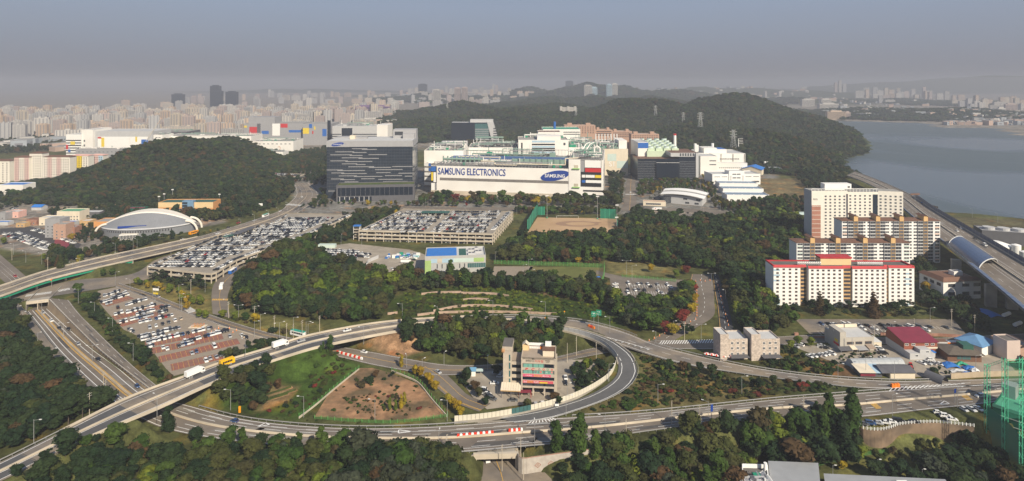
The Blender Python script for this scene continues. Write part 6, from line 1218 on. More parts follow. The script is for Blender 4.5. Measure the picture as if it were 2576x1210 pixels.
mb.obj('parapet',q_);mb=MB();mb.box(W*.62,W*.95,4,8,hh,hh+3,'cream');mb.obj('roof_house',q_);mb=MB();mb.box(W*.60,W*.97,3.7,8.3,hh+3,hh+3.2,'brown_roof');mb.obj('rusty_roof',q_)
mb=MB();mb.box(W*.68,W*.86,9,11.5,hh,hh+4.6,'white_clean');mb.obj('water_tank_house',q_);mb=MB();mb.box(W*.0,W*.18,10,13,hh,hh+2.6,'peach');mb.obj('roof_hut',q_);gable(q_,0,W*.18,10,13,hh+2.8,hh+4.2,'cream','y',.2)
for k_ in range(7):unit(q_,W*.22+k_*1.0,12.8,hh,.8,.5,1.1,'white','air_conditioner')
unit(q_,W*.56,12.6,hh,1.2,.8,1.3,'orange','orange_unit');mb=MB();mb.box(0,W*.62,14.2,14.6,hh+.9,hh+2.2,'white');mb.obj('roof_screen',q_)
for k_,x in enumerate((2.3,7.5,13)):mb=MB();mb.box(W+.02,W+.6,3+k_*3.6,5+k_*3.6,1,16,'concrete_light');mb.obj('side_fin',q_)
mb=MB();mb.box(-5,0,4,14,-.3,15.2,'glass_dark','roof_concrete');mb.obj('link_wall',q_)
for z0 in (3.5,6.8,10.1,13.4):mb=MB();mb.box(-5,-.02,3.7,4,z0,z0+1.6,'tile_beige');mb.obj('spandrel',q_)
mb=MB();mb.box(-9.3,-5,2.2,12,-.3,22.2,'tile_beige');mb.obj('stair_tower',q_);mb=MB();mb.box(-9.7,-4.6,1.8,12.4,21.2,23.2,'tile_beige','roof_dark');mb.obj('tower_head',q_)
for z0 in (20.4,21.1,21.8):panel(q_,-10.0,-8.4,z0,z0+.3,'orange_wall',y=1.75,name='orange_stripe')
for k_ in range(4):panel(q_,-6.3,-5.6,4+k_*4,7+k_*4,'glass_teal',y=2.15,name='window')
mb=MB()
for k_ in range(8):
 x0,x1=-10+k_*1.25,-10+(k_+1)*1.25-.06;mb=MB();mb.face([(x0,-3.6,3.9),(x1,-3.6,3.9),(x1,2.0,5.2),(x0,2.0,5.2)],'cream');mb.face([(x0,-3.6,3.4),(x1,-3.6,3.4),(x1,-3.6,3.9),(x0,-3.6,3.9)],'tan');mb.obj('canopy_panel',q_)
mb=MB();[mb.box(x,x+.3,-3.4,-3.1,0,3.5,'grey_dark')for x in (-9.8,-5,-.6)];mb.obj('canopy_post',q_)
for k_,(x0,x1)in enumerate(((.8,W*.32),(W*.38,W*.64),(W*.7,W-.9))):panel(q_,x0,x1,.4,3.2,'glass_dark',y=3.15,name='shopfront');panel(q_,x0,x1,4.75,6.15,'window',y=.35,name='window',t=.02)
mb=MB();n=8;[mb.face([(1.4,3.1-1.6*math.sin(math.pi/2*i/n),2.9+1.0*math.cos(math.pi/2*i/n)),(4.6,3.1-1.6*math.sin(math.pi/2*i/n),2.9+1.0*math.cos(math.pi/2*i/n)),(4.6,3.1-1.6*math.sin(math.pi/2*(i+1)/n),2.9+1.0*math.cos(math.pi/2*(i+1)/n)),(1.4,3.1-1.6*math.sin(math.pi/2*(i+1)/n),2.9+1.0*math.cos(math.pi/2*(i+1)/n))],'peach')for i in range(n)];mb.obj('awning',q_)
q2=thing('garden_shelter','red roofed shelter in front of the restaurant building','shelter',P(1304,1001));mb=MB();mb.box(0,6.5,0,2.6,2.5,2.75,'maroon');mb.obj('roof',q2);mb=MB();[mb.box(x,x+.15,y,y+.15,0,2.5,'red')for x in (.1,6.2)for y in (.1,2.3)];mb.obj('post',q2)
q_,W,Y=site('guard_hut','small white hut with a blue roof by the entrance of the restaurant yard','hut',(1178,947),(1196,947),4);wall(q_,0,W,0,4,0,2.7,'white',None);mb=MB();mb.box(-.3,W+.3,-.3,4.3,2.7,2.9,M('light_blue',(.18,.38,.55),.6,.06));mb.obj('roof',q_);panel(q_,.8,1.6,1.2,2,'window',name='window');mb=MB();mb.box(W+.3,W+4,.5,3.5,2.4,2.55,'pipe_pale');mb.obj('side_canopy',q_)
q_,W,Y=site('gymnasium','grey sports hall with green and blue panels and a bright blue roof','sports hall',(1069,696),(1222,691),26);hh=15.0;M('gym_grey',(.42,.42,.40),.6,.05,.4)
wall(q_,0,W,0,26,0,hh,'gym_grey','roof_light',1.3);mb=MB();mb.box(1,W*.52,1,25,hh+.1,hh+.9,'roof_blue');mb.obj('blue_roof',q_);mb=MB();mb.box(W*.56,W*.68,3,24,hh+.07,hh+.2,'green_dark');mb.obj('roof_well',q_)
for k_ in range(7):unit(q_,W*(.74+.06*(k_%4)),6+5*(k_//2),hh+.1,3,4,1.6,'grey_light')
M('lime_panel',(.33,.47,.17),.6,.05);panel(q_,-.02,W*.1,hh-15,hh-2.2,'lime_panel',y=-.01,name='green_panel',t=.1)
for a,b,m_ in ((.1,.2,'sky_panel'),(.2,.28,'concrete_light'),(.28,.47,'sky_panel'),(.47,.8,'pipe_pale'),(.8,.97,'lime_panel')):panel(q_,W*a,W*b,hh-4.2,hh-1.0,m_,y=-.01,name='colour_panel',t=.1)
wins(q_,'f',[W*x for x in (.2,.28,.36,.43,.57,.65)],[8],.7,3.4,'dark');
for k_ in range(10):panel(q_,W*.70+k_*W*.03,W*.70+(k_+.88)*W*.03,6.2,9.8,'glass_teal',y=-.01,name='window_pane',t=.06)
mb=MB();mb.box(W*.04,W*.33,-5,-.02,3.6,4.0,'logo_blue');mb.obj('blue_canopy',q_);mb=MB();[mb.box(W*x,W*x+.3,-4.8,-4.5,0,3.6,'grey')for x in (.05,.31)];mb.obj('canopy_post',q_);panel(q_,W*.01,W*.99,0,2.6,'concrete',y=-.01,name='plinth',t=.05)
q_,W,Y=site('guard_hut','tiny white hut with a blue roof at the corner of the practice lawn','hut',(1496,716),(1511,716),5);wall(q_,0,W,0,5,0,4.6,'white',None);mb=MB();mb.box(-.2,W+.2,-.2,5.2,4.6,4.8,'roof_blue');mb.obj('roof',q_);[panel(q_,x,x+1,1.4,3,'window',name='window')for x in (2,3.2)]
q_,W,Y=site('club_house','low white building with a dark brown roof below the practice lawn','house',(1325,708),(1370,708),8);wall(q_,0,W,0,8,0,3.4,'white',None);gable(q_,0,W,0,8,3.5,5.6,M('dark_brown',(.09,.045,.04),.8,.1),'x',.6)
q_=thing('sports_arena','grey and white lens shaped arena with cream arch ribs beside the boulevard','arena',P(375,584),R(13));a_=45.0;b_=22.0;N1,N2=36,9
reg([(p.x,p.y)for p in (P(255,600),P(300,618),P(430,600),P(495,585),P(500,565),P(300,560))])
def lens(t):return b_*max(0,1-abs(t)**2.2)**.75
def ridge_(t):return 8.6+14.5*(1-t*t)**1.0
parts_={'grey_slope':[],'white_roof':[],'drum_wall':[],'eave':[]}
M('arena_grey',(.19,.20,.22),.5,.05);M('arena_cream',(.74,.69,.60),.55,.05)
ts=np.linspace(-1,1,N1);mbs={k_:MB()for k_ in parts_}
for t0,t1 in zip(ts[:-1],ts[1:]):
 def sec_(t):
  w_=lens(t);r_=ridge_(t);x=a_*t;return [(x,-w_*1.0,0),(x,-w_*1.03,7.2),(x,-w_*1.08,8.0),(x,-w_*.98,9.0),(x,-w_*.45,max(9.0,r_-1)),(x,-w_*.38,max(9.1,r_)),(x,w_*.35,max(9.1,r_)),(x,w_*1.0,8.4),(x,w_*1.0,0)]
 A0,A1=sec_(t0),sec_(t1);M4=['drum_wall','eave','eave','grey_slope','white_roof','white_roof','white_roof','drum_wall'];MT=['arena_grey','grey_dark','grey_light','arena_grey','arena_cream','arena_cream','arena_cream','arena_grey']
 for i in range(8):mbs[M4[i]].face([A0[i],A1[i],A1[i+1],A0[i+1]],MT[i])
for k_,mb in mbs.items():mb.obj(k_,q_)
panel(q_,-22,4,9.7,11.6,'logo_blue',y=-18.6,name='blue_lettering',t=1.2)
for k_ in range(26):x=-34+k_*2.4;mb=MB();y=-lens(x/a_)*1.05-.1;mb.box(x,x+.9,y,y+.2,5.2,6.8,'dark');mb.obj('window',q_)
for sx in (-1,1):
 for y_ in ((-6,)if sx<0 else (-8,9)):
  mb=MB();n=9
  for i in range(n):
   t0,t1=math.pi/2*i/n,math.pi/2*(i+1)/n;mb.tube((sx*(a_-8+11*math.sin(t1)),y_,.2+11.5*math.cos(t1)),(sx*(a_-8+11*math.sin(t0)),y_,.2+11.5*math.cos(t0)),1.1,'arena_cream',6)
  mb.obj('arch_rib',q_)
mb=MB();mb.box(-18,-2,-27,-19,-.3,4.8,'white','arena_cream');mb.obj('entrance_block',q_)
for k_ in range(12):panel(q_,-17.6+k_*1.3,-16.6+k_*1.3,.2,4,'glass',y=-27,name='glass_pane')
q_,W,Y=site('school_building','orange and cream school with a tall blue glass stair tower','school',(398,542),(536,541),20);hh=hof(511,Y)
wall(q_,0,W,0,20,0,hh,'orange_wall','green_dark',.8);panel(q_,-.02,W*.45,hh-5,hh+.8,'peach',y=-.01,name='cream_facing',t=.1);panel(q_,W*.66,W,hh-6,hh+.8,'peach',y=-.01,name='cream_facing',t=.1);panel(q_,W*.66,W*1.0,0,3.4,'brick_red',y=-.02,name='red_base')
wins(q_,'f',lin(W*.24,W*.44,2),[hh-3,hh-7.5,hh-11.5],W*.08,1.8,'grey');wins(q_,'f',lin(W*.68,W*.98,4),[hh-3,hh-7.5],1.8,1.3,'grey');mb=MB();mb.box(W*.46,W*.655,-3,4,-.3,hh+3,M('blue_glass',(.16,.28,.42),.3,.08));mb.obj('stair_tower',q_)
for j in range(5):panel(q_,W*.46,W*.555,.8+j*3.2,3.2+j*3.2,'glass',y=-3.01,name='window',t=.05)
def house(label,ul,ur,vb,vt,D,mat,roof='roof_grey',nx=3,nz=2,cat='house',name='house',kind='flat',z=0,ww=1.4):
 r_,W,Y=site(name,label,cat,(ul,vb),(ur,vb),D,z=z);hh=hof(vt,Y)-z;wall(r_,0,W,0,D,0,hh,mat,roof if kind=='flat' else None,.7)
 if kind=='hip':hip(r_,0,W,0,D,hh+.1,hh+2.4,roof)
 if kind=='gable':gable(r_,0,W,0,D,hh+.1,hh+2.4,roof,'x',.5,wallmat=mat)
 if nx:wins(r_,'f',lin(.8,W-.8,nx),[1.8+3.1*j for j in range(nz)],min(ww,W/nx*.6),1.3,'grey')
 return r_,W,hh
for a in (('orange and white low factory with a blue roof at the left edge',-4,58,492,466,22,'white','roof_blue',7,2),('bare grey concrete block beside the left parking lot',113,150,598,553,14,'grey','roof_grey',3,4),('red brick building with white signs at the head of the red plaza',134,165,603,566,12,'brick_pink','roof_grey',2,3),('grey and brick corner building right of the red brick building',166,188,597,573,10,'brick','grey',2,2),('cream three-storey house with a green roof below the wooded hill',143,200,556,533,16,'cream','green_roof',7,2),('dark house with a pale sheet roof right of the cream house',205,250,548,535,12,'grey_dark','roof_light',5,1),('low cream house in front of the cream three-storey house',98,140,567,549,12,'cream','roof_light',3,1),('pale pink house at the left edge of the village',14,46,548,534,12,'pink','roof_light',3,1),('grey shed left of the pale pink house',-12,13,553,538,14,'grey','roof_grey',2,1),('orange building with a rounded arch left of the arena',236,280,579,559,18,'orange_wall','roof_grey',3,1),('tan house beside the orange building',200,226,570,557,10,'tan','roof_light',2,1),('long blue roofed shed left of the village parking lot',-20,20,567,560,8,'grey_light','roof_blue',0,1),('small building with a red roof band and green netting above the arena',316,358,541,526,12,'green_net','maroon',0,1),('blue roofed house behind the red brick building',158,182,572,561,10,'grey_light','roof_blue',2,1),('brown roofed house left of the low cream house',66,92,566,554,10,'brick','brown_roof',2,1),('small tan workshop by the village road',40,62,572,563,8,'tan','roof_grey',2,1)):house(*a)
house('blue open shed at the top of the village road',79,104,529,521,10,'grey_light','roof_blue',0,1,kind='gable');drape('red_plaza',[tuple(p[:2])for p in (P(138,603),P(172,603),P(176,628),P(134,628))],0,'maroon',.12)
def aptblock(label,ul,ur,Yd,vt,D,base,cols,nf=10,nx=9,tall=None,z=0,roof='brown_roof'):
 r_,W,Y=site('apartment_block',label,'apartment block',(ul,400),(ur,400),D,ya=Yd,z=z);hh=hof(vt,Yd)-z;wall(r_,0,W,0,D,0,hh,base,None);hip(r_,0,W,0,D,hh+.2,hh+2.2,roof,.8)
 for i,c in enumerate(cols):
  if c:panel(r_,W*i/len(cols)+.1,W*(i+1)/len(cols)-.1,.2,hh-.2,c,y=-.005,name='colour_strip',t=.03)
 wins(r_,'f',lin(1,W-1,nx),[2+(hh-2.4)/nf*j for j in range(nf)],1.6,1.3,'brown',oy=-.02);return r_
M('pale_rose',(.62,.44,.40),.7,.05)
for a in (('cream apartment block cut by the left picture edge',-60,24,930,405,14,'cream_white',[None,'pale_rose',None],9,8),('cream apartment block with pink strips left of the tall centre block',36,73,930,396,14,'cream_white',['pale_rose',None,'pale_rose'],10,6),('slightly taller cream block with paired balconies in the pink housing group',74,106,935,386,14,'cream_white',[None],11,5),('widest cream and pink apartment block next to the wooded hill',108,176,925,395,14,'cream_white',[None,'pale_rose',None,'pale_rose',None,None],10,11),('pink roofed apartment block with yellow patches behind the widest cream block',176,222,1010,392,14,'cream_white',[None,'yellow',None],9,7,None,0,'pink'),('pale apartment block with pink and blue patches at the foot of the wooded hill',224,259,1030,391,14,'cream_white',[None,'pale_rose','sky_panel'],9,6,None,0,'pink')):aptblock(*a)
q_,W,hh=plain('left white factory with coloured squares under a grey top band',234,384,1291,331,70,'grey_light','roof_light');panel(q_,W*.08,W*.92,2,hh-11,'white_clean',name='white_field')
for a,b,z0,z1,m_ in ((.08,.14,hh-15,hh-11.5,'red'),(.14,.19,8,hh-13,'yellow'),(.09,.19,2.5,8,'blue'),(.71,.74,hh-22,hh-11,'yellow'),(.76,.80,2.5,12,'red'),(.81,.92,2.5,hh-17,'blue')):panel(q_,W*a,W*b,z0,z1,m_,y=-.19,name='colour_square',t=.08)
q_,W,hh=plain('white stair tower beside the left factory with coloured squares',205,234,1285,327,60,'white','roof_light');wins(q_,'f',[W*.25],[8,20,30],3,4,'grey')
q_,W,hh=plain('black and white striped factory wing with yellow, red and blue blocks',166,204,1282,339,60,'white_clean','roof_light')
for j in range(6):panel(q_,0,W,3+j*5.4,5.2+j*5.4,'black',name='dark_band')
panel(q_,0,W*.15,12,22,'red',y=-.2,name='colour_square');panel(q_,W*.15,W*.3,6,12,'blue',y=-.2,name='colour_square');panel(q_,W*.3,W*.6,22,29,'yellow',y=-.2,name='colour_square')
for a in (('white service hall right of the left factory',386,409,1240,340,40,'white'),('long low white factory behind the wooded hill top',409,560,1270,343,60,'white'),('white factory wing with cream roof ducts behind the hill shoulder',520,632,1330,343,60,'white'),('white factory with the figure two painted on its wall',633,738,1262,356,60,'white'),('low white plant building in front of the factory with the painted figure',600,712,1175,383,30,'white'),('dark flat hall behind the left factory',300,470,1380,332,60,'grey_dark'),('low grey hall right below the left factory',190,300,1240,376,30,'grey')):
 q_,W,hh=plain(a[0],a[1],a[2],a[3],a[4],a[5],a[6]);n=int(W/9);wins(q_,'f',lin(3,W-3,n),[hh-5],4,1.4,'grey');pipes(q_,2,W-2,4,a[5]-4,hh,7,int(a[1]),4)
 if 'figure' in a[0]and 'painted on' in a[0]:text(q_,'2',W*.62,hh-21,16,'salmon')
q_,W,hh=plain('small white building with bright blue glass end below the long white factory',586,616,1190,361,20,'white');panel(q_,0,W*.5,2,hh,'blue',name='blue_glass');[panel(q_,W*.5,W*.97,3+4*j,5+4*j,'blue',name='blue_band')for j in range(3)]
q_,W,hh=plain('large grey factory with red, yellow and blue squares',614,762,1500,311,70,'grey','roof_grey');mb=MB();mb.box(W*.05,W*.5,8,50,hh,hh+16,'grey');mb.obj('roof_house',q_)
for a,b,z0,z1,m_ in ((.0,.05,hh-10,hh-5,'yellow'),(.09,.22,hh-26,hh-8,'red'),(.22,.28,hh-24,hh,'grey_dark'),(.3,.42,hh-26,hh-18,'blue'),(.48,.61,hh-30,hh,'white_clean'),(.62,.74,hh-10,hh,'red'),(.76,.98,hh-22,hh-16,'blue')):panel(q_,W*a,W*b,z0,z1,m_,name='colour_square')
q_,W,hh=plain('grey factory extension with a big yellow square and dark corner tower',762,832,1480,312,70,'grey','roof_grey')
for a,b,z0,z1,m_ in ((.0,.22,hh-24,hh-10,'yellow'),(.22,.33,hh-10,hh,'blue'),(.33,.38,hh-24,hh-17,'red'),(.7,.85,hh-30,hh-12,'blue'),(.4,.45,hh-14,hh-6,'yellow'),(.88,1,0,hh+9,'glass_dark')):panel(q_,W*a,W*b,z0,z1,m_,name='colour_square')
q_,W,hh=plain('grey banded office with a white end wall behind the glass tower',836,948,1440,318,60,'grey_light','roof_light','office building','office_building')
for j in range(6):panel(q_,0,W*.2,4+j*5,6.4+j*5,'window',name='window_band');panel(q_,W*.46,W,4+j*5,6.4+j*5,'window',name='window_band')
panel(q_,W*.21,W*.45,2,hh-4,'glass_dark',name='glass_front');mb=MB();mb.box(W+.1,W+26,0,60,-.3,hh+3,'white');mb.obj('end_wall',q_);pipes(q_,2,W-2,5,55,hh,9,88,8)
q_,W,Y=site('parking_structure','white railed parking deck below the wooded hill with a row of dark cars','parking deck',(675,452),(745,455),26);wall(q_,0,W,0,26,0,.3,'concrete',None);wall(q_,0,W,0,26,5.5,6.2,'concrete_light','asphalt_dark',.8);[mb.obj('column',q_)for mb in [MB().box(x,x+.6,.2,.8,.3,5.5,'steel_white')for x in np.arange(0,W,7)]]
for (u,v,r_,h_,lb)in ((2505,640,11.5,9.5,'huge white domed storage tank beyond the expressway'),(2556,650,3.6,12,'tall white storage tank right of the domed tank'),(2577,662,3.6,10,'shorter white tank at the right picture edge')):
 p_=P(u,v);t_=thing('storage_tank',lb,'tank',p_);mb=MB();mb.cyl(0,0,0,h_,r_,'white_clean',28);mb.obj('shell',t_);mb=MB();mb.cyl(0,0,h_,h_+r_*.22,r_,'white_clean',28,r_*.35);mb.obj('dome',t_);reg([(p_.x-r_,p_.y-r_),(p_.x+r_,p_.y-r_),(p_.x+r_,p_.y+r_),(p_.x-r_,p_.y+r_)])
q_,W,Y=site('plant_building','dark grey industrial hall with round roof fans beyond the expressway','factory',(2470,612),(2600,622),22);wall(q_,0,W,0,22,0,12,'grey_dark','grey');[mb.obj('roof_fan',q_)for mb in [MB().cyl(x,11,12,14.5,5,'grey_light',16)for x in (9,21,33,45)]]
gr,W,Y=site('golf_range_building','green roofed golf range building wrapped in green netting','golf range',(2498,1098),(2640,1150),22,z=-9);hz=hof(1020,Y)+9
wall(gr,0,W,0,22,0,hz,'green_net',M('roof_green',(.11,.42,.26),.7,.1),.9);[panel(gr,0,W,hz-3.4*j-.2,hz-3.4*j+.1,'steel_white',y=-.01,name='cable_line')for j in (1,2)];mb=MB();mb.box(.6,5.5,14,20,hz,hz+6,'grey');mb.obj('stair_head',gr)
for k_ in range(3):unit(gr,W*(.45+.12*k_),10,hz+.1,1.5,1.5,1.8,'grey_light')
panel(gr,-.2,W,hz-.4,hz+1.0,M('mint',(.12,.36,.26),.6,.05),y=-.02,name='mint_edge')
def lattice(root,x,y,z0,z1,w_,mat,seg=2.2,t=.07):
 mb=MB();c=[(x-w_,y-w_),(x+w_,y-w_),(x+w_,y+w_),(x-w_,y+w_)]
 for q in c:mb.box(q[0]-t,q[0]+t,q[1]-t,q[1]+t,z0,z1,mat)
 z=z0;i=0
 while z<z1-.1:
  zn=min(z+seg,z1)
  for k_ in range(4):
   a,b=c[k_],c[(k_+1)%4];mb.tube((*a,z),(*b,zn)if i%2 else (*b,z),t*.8,mat,3);mb.tube((*(b if not i%2 else a),z),(*(a if not i%2 else b),zn),t*.8,mat,3)
  z=zn;i+=1
 mb.obj('lattice_mast',root)
masts=[((2483,1112),916,'farthest green lattice mast of the golf range'),((2528,1150),901,'middle green lattice mast of the golf range'),((2572,1204),900,'nearest green lattice mast at the right edge')];tops=[]
for (bp_,vt,lb)in masts:
 p_=P(*bp_,-9);zt=hof(vt,p_.y);t_=thing('lattice_mast',lb,'mast',p_);lattice(t_,0,0,0,zt+9,.75,'green_steel');tops.append((p_,zt));reg([(p_.x-2,p_.y-2),(p_.x+2,p_.y-2),(p_.x+2,p_.y+2),(p_.x-2,p_.y+2)])
far_m=[Vector((tops[1][0].x+30,tops[1][0].y+2,0)),Vector((tops[1][0].x+62,tops[1][0].y+4,0))]
def truss(label,a,b,w_=.6,n=14):
 a,b=Vector(a),Vector(b);t_=thing('lattice_beam',label,'beam',a);d=b-a;mb=MB()
 for dz in (-w_,w_):mb.tube((0,0,dz),tuple(d+Vector((0,0,dz))),.07,'green_steel',4)
 for k_ in range(n):p,q=d*(k_/n),d*((k_+1)/n);mb.tube(tuple(p+Vector((0,0,-w_ if k_%2 else w_))),tuple(q+Vector((0,0,w_ if k_%2 else -w_))),.055,'green_steel',3)
 mb.obj('truss',t_)
truss('green lattice beam joining the tops of the farthest and middle masts',(*tops[0][0][:2],tops[0][1]-.8),(*tops[1][0][:2],tops[1][1]-.8));truss('green lattice beam running right from the middle mast',(*tops[1][0][:2],tops[1][1]-1.2),(far_m[0].x,far_m[0].y,tops[1][1]-2),n=24)
nm=bpy.data.materials.new('netting');nm.use_nodes=True;t=nm.node_tree;pb=t.nodes['Principled BSDF'];pb.inputs['Base Color'].default_value=(.012,.17,.105,1);pb.inputs['Roughness'].default_value=.9;tr=t.nodes.new('ShaderNodeBsdfTransparent');mxs=t.nodes.new('ShaderNodeMixShader');mxs.inputs[0].default_value=.34;t.links.new(tr.outputs[0],mxs.inputs[1]);t.links.new(pb.outputs[0],mxs.inputs[2]);t.links.new(mxs.outputs[0],t.nodes['Material Output'].inputs[0]);MATS['netting']=nm
nd=nm.copy();nd.node_tree.nodes['Mix Shader'].inputs[0].default_value=.92;MATS['netting_dense']=nd
def net(label,pts,z0,z1,mat='netting',posts=True,postm='green_steel',step=None,cat='net'):
 pts=[Vector(p)for p in pts];t_=thing('safety_net',label,cat,(pts[0].x,pts[0].y,z0));b=pts[0];mb=MB()
 for p,q in zip(pts[:-1],pts[1:]):mb.face([(p.x-b.x,p.y-b.y,0),(q.x-b.x,q.y-b.y,0),(q.x-b.x,q.y-b.y,z1-z0),(p.x-b.x,p.y-b.y,z1-z0)],mat)
 mb.obj('netting',t_)
 if posts:
  for p in pts:mb=MB();mb.cyl(p.x-b.x,p.y-b.y,0,z1-z0+.3,.12,postm,5);mb.obj('post',t_)
 return t_
net('dense green netting between the golf range masts',[tops[0][0],tops[1][0],tops[2][0],tops[2][0]+Vector((12,-14,0))],-9,8,'netting_dense',False);net('fine green upper netting right of the middle mast',[tops[1][0],far_m[0]],8,tops[1][1]-2,'netting',False)
net('tall dark green net along the left side of the sand field',PP([(1327,584),(1334,572),(1340,560),(1346,549),(1352,541)]),0,13,'netting_dense');net('dark green net behind the left end of the sand field',PP([(1352,541),(1362,541),(1370,541)]),0,10,'netting_dense');net('dark green net behind the right end of the sand field',PP([(1511,549),(1522,549.5),(1533,550),(1547,550.5)]),0,11,'netting_dense');net('green net down the right side of the sand field',PP([(1549,551),(1551,565),(1553,580)]),0,11,'netting')
M('fence_green',(.10,.30,.08),.6,.1);MATS['netting_lime']=nm.copy();MATS['netting_lime'].node_tree.nodes['Principled BSDF'].inputs['Base Color'].default_value=(.09,.26,.06,1);MATS['netting_lime'].node_tree.nodes['Mix Shader'].inputs[0].default_value=.35
def mesh_fence(label,px,hgt=2.2,z=0,step=3.0,mat='netting_lime'):
 pts=spline(PP(px,z),max(2,int(sum((P(*a,z)-P(*b,z)).length for a,b in zip(px[:-1],px[1:]))/step)));t_=net(label,[tuple(p)for p in pts],z,z+hgt,mat,True,'fence_green',cat='fence');t_.name='mesh_fence';return t_
mesh_fence('lime green mesh fence behind the practice lawn',[(1243,664),(1334,667),(1430,670),(1521,674)],3.4);mesh_fence('lime green mesh fence on the right side of the practice lawn',[(1521,674),(1519,700),(1514,715)],5);mesh_fence('green mesh fence above the small parking lot',[(1565,697),(1640,703),(1700,709)],2.2)
mesh_fence('green mesh fence on the left side of the dirt plot',[(903,927),(868,955),(833,984),(790,1022),(752,1049)],1.7);mesh_fence('green mesh fence on the right side of the dirt plot',[(985,932),(1020,945),(1055,962),(1090,1005),(1126,1046)],1.7);mesh_fence('green mesh fence along the road side of the dirt plot',[(791,1053),(900,1062),(1000,1064),(1126,1048)],1.5);mesh_fence('green mesh fence across the park behind the bottom buildings',[(2062,1172),(2100,1160),(2160,1148),(2232,1140)],1.8,-9)
def roofbox(name,label,cat,px,z,zb,mat,roof,par=.0):
 pl=[P(*q,z)for q in px];c=sum(pl,Vector())/len(pl);r_=thing(name,label,cat,(c.x,c.y,zb));L=[(p.x-c.x,p.y-c.y)for p in pl];reg([(p.x,p.y)for p in pl]);mb=MB();mb.prism(L,0,z-zb-.35,mat);mb.obj('wall',r_)
 mb=MB();mb.prism([(x*1.02,y*1.04)for x,y in L],z-zb-.34,z-zb,roof);mb.obj('roof',r_)
 if par:
  mb=MB()
  for a,b in zip(L,L[1:]+L[:1]):a,b=Vector(a),Vector(b);d=(b-a).normalized();n=Vector((-d.y,d.x))*.2;mb.prism([tuple(a-n),tuple(b-n),tuple(b+n),tuple(a+n)],z-zb+.002,z-zb+par,mat)
  mb.obj('parapet',r_)
 return r_,L
roofbox('warehouse','warehouse with a plain grey sheet roof at the bottom edge','warehouse',[(1934,1161),(2058,1166),(2066,1260),(1944,1262)],-.6,-9,'grey_light',M('sheet_grey',(.30,.31,.32),.45,.06))
q_,L=roofbox('plant_building','white building with silver roof ducts left of the grey sheet roof','factory',[(1868,1176),(1930,1178),(1938,1270),(1868,1270)],-1,-9,'white_clean','roof_dark',1.5);pipes(q_,-7,6,-5,7,8,5,12,2,('steel','steel_white'));mb=MB();mb.cyl(7.2,8,0,11.8,.7,'white_clean',12);mb.obj('flue',q_)
q_,L=roofbox('warehouse','long bluish flat roof along the bottom picture edge','warehouse',[(2076,1193),(2376,1207),(2440,1300),(2090,1300)],-1,-9,'grey_light','sheet_grey');mb=MB();mb.box(6,10,4,7,8,9.4,'white_clean');mb.obj('roof_hut',q_)
def hit(u,v,y0=900,y1=9000):
 for Y in np.arange(y0,y1,12.0):
  p=PY(u,v,Y)
  if p.z<=height(p.x,Y)+.01:return Vector((p.x,Y,height(p.x,Y)))
 return None
def tower_proto(W,D,Hh,wallm,band,style):
 r={};mb=MB();mb.box(0,W,0,D,0,Hh,wallm,'roof_grey');mb.box(W*.3,W*.45,D*.2,D*.8,Hh,Hh+4,wallm);mb.box(W*.72,W*.84,D*.2,D*.8,Hh,Hh+3.4,wallm);r['wall']=mb.mesh('wall')
 mb=MB();n=max(3,int(W/7))
 if style==0:
  for k in range(n):x=W*(k+.5)/n;mb.box(x-1.9,x+1.9,-.25,0,2,Hh-2,band)
  for j in range(int(Hh/3)):mb.box(0,W,-.32,-.26,3*j+1.6,3*j+2.4,wallm)
 elif style==1:
  for j in range(int(Hh/3)):mb.box(1,W-1,-.2,0,3*j+1.2,3*j+2.6,band)
  for k in range(n+1):x=W*k/n;mb.box(x-.5,x+.5,-.28,0,0,Hh,wallm)
 else :
  for k in range(n):
   x=W*(k+.5)/n;mb.box(x-1.2,x+1.2,-.2,0,2,Hh-1,band)
   mb.box(x+1.9,x+2.6,-.6,0,0,Hh,wallm)
 mb.box(-.15,0,D*.4,D*.6,3,Hh-3,band);mb.box(W,W+.15,D*.4,D*.6,3,Hh-3,band);r['window_strips']=mb.mesh('window_strips');return r
M('far_band',(.20,.20,.22),.6,.05)
tones=[('apt_cream',(.48,.42,.34)),('apt_white',(.48,.46,.43)),('apt_grey',(.36,.36,.36)),('apt_peach',(.48,.37,.28)),('apt_pink',(.40,.32,.29)),('apt_pale',(.42,.40,.37))]
for n_,c_ in tones:M(n_,c_,.8,.05)
PROTO=[]
for i,(n_,c_)in enumerate(tones):
 for (W,D,Hh,st_)in ((52,13,46,0),(34,14,62,2),(70,13,42,1),(26,18,70,0)):PROTO.append((tower_proto(W,D,Hh,n_,'far_band',(st_+i)%3),W,Hh,n_))
cn={'apt_cream':'cream','apt_white':'white','apt_grey':'grey','apt_peach':'peach coloured','apt_pink':'pinkish','apt_pale':'pale'}
rr=random.Random(12);cand=[]
def row(Y,u0,u1,fill=.86,hs=1.0,z=0,keep=lambda u:True,tall=None):
 x=(u0-UC)/F*Y;xe=(u1-UC)/F*Y
 while x<xe:
  pr=rr.choice(PROTO)if tall is None else rr.choice([p for p in PROTO if p[1]<40]if tall else [p for p in PROTO if p[1]>40]);u=UC+F*x/Y
  if rr.random()<fill and keep(u):cand.append((pr,x,Y+rr.uniform(-18,18),hs*rr.choice((.8,.9,1,1,1.1)),rr.choice((0,0,0,.25,-.3,.5,-.15)),z))
  x+=pr[1]*rr.uniform(1.08,1.5)
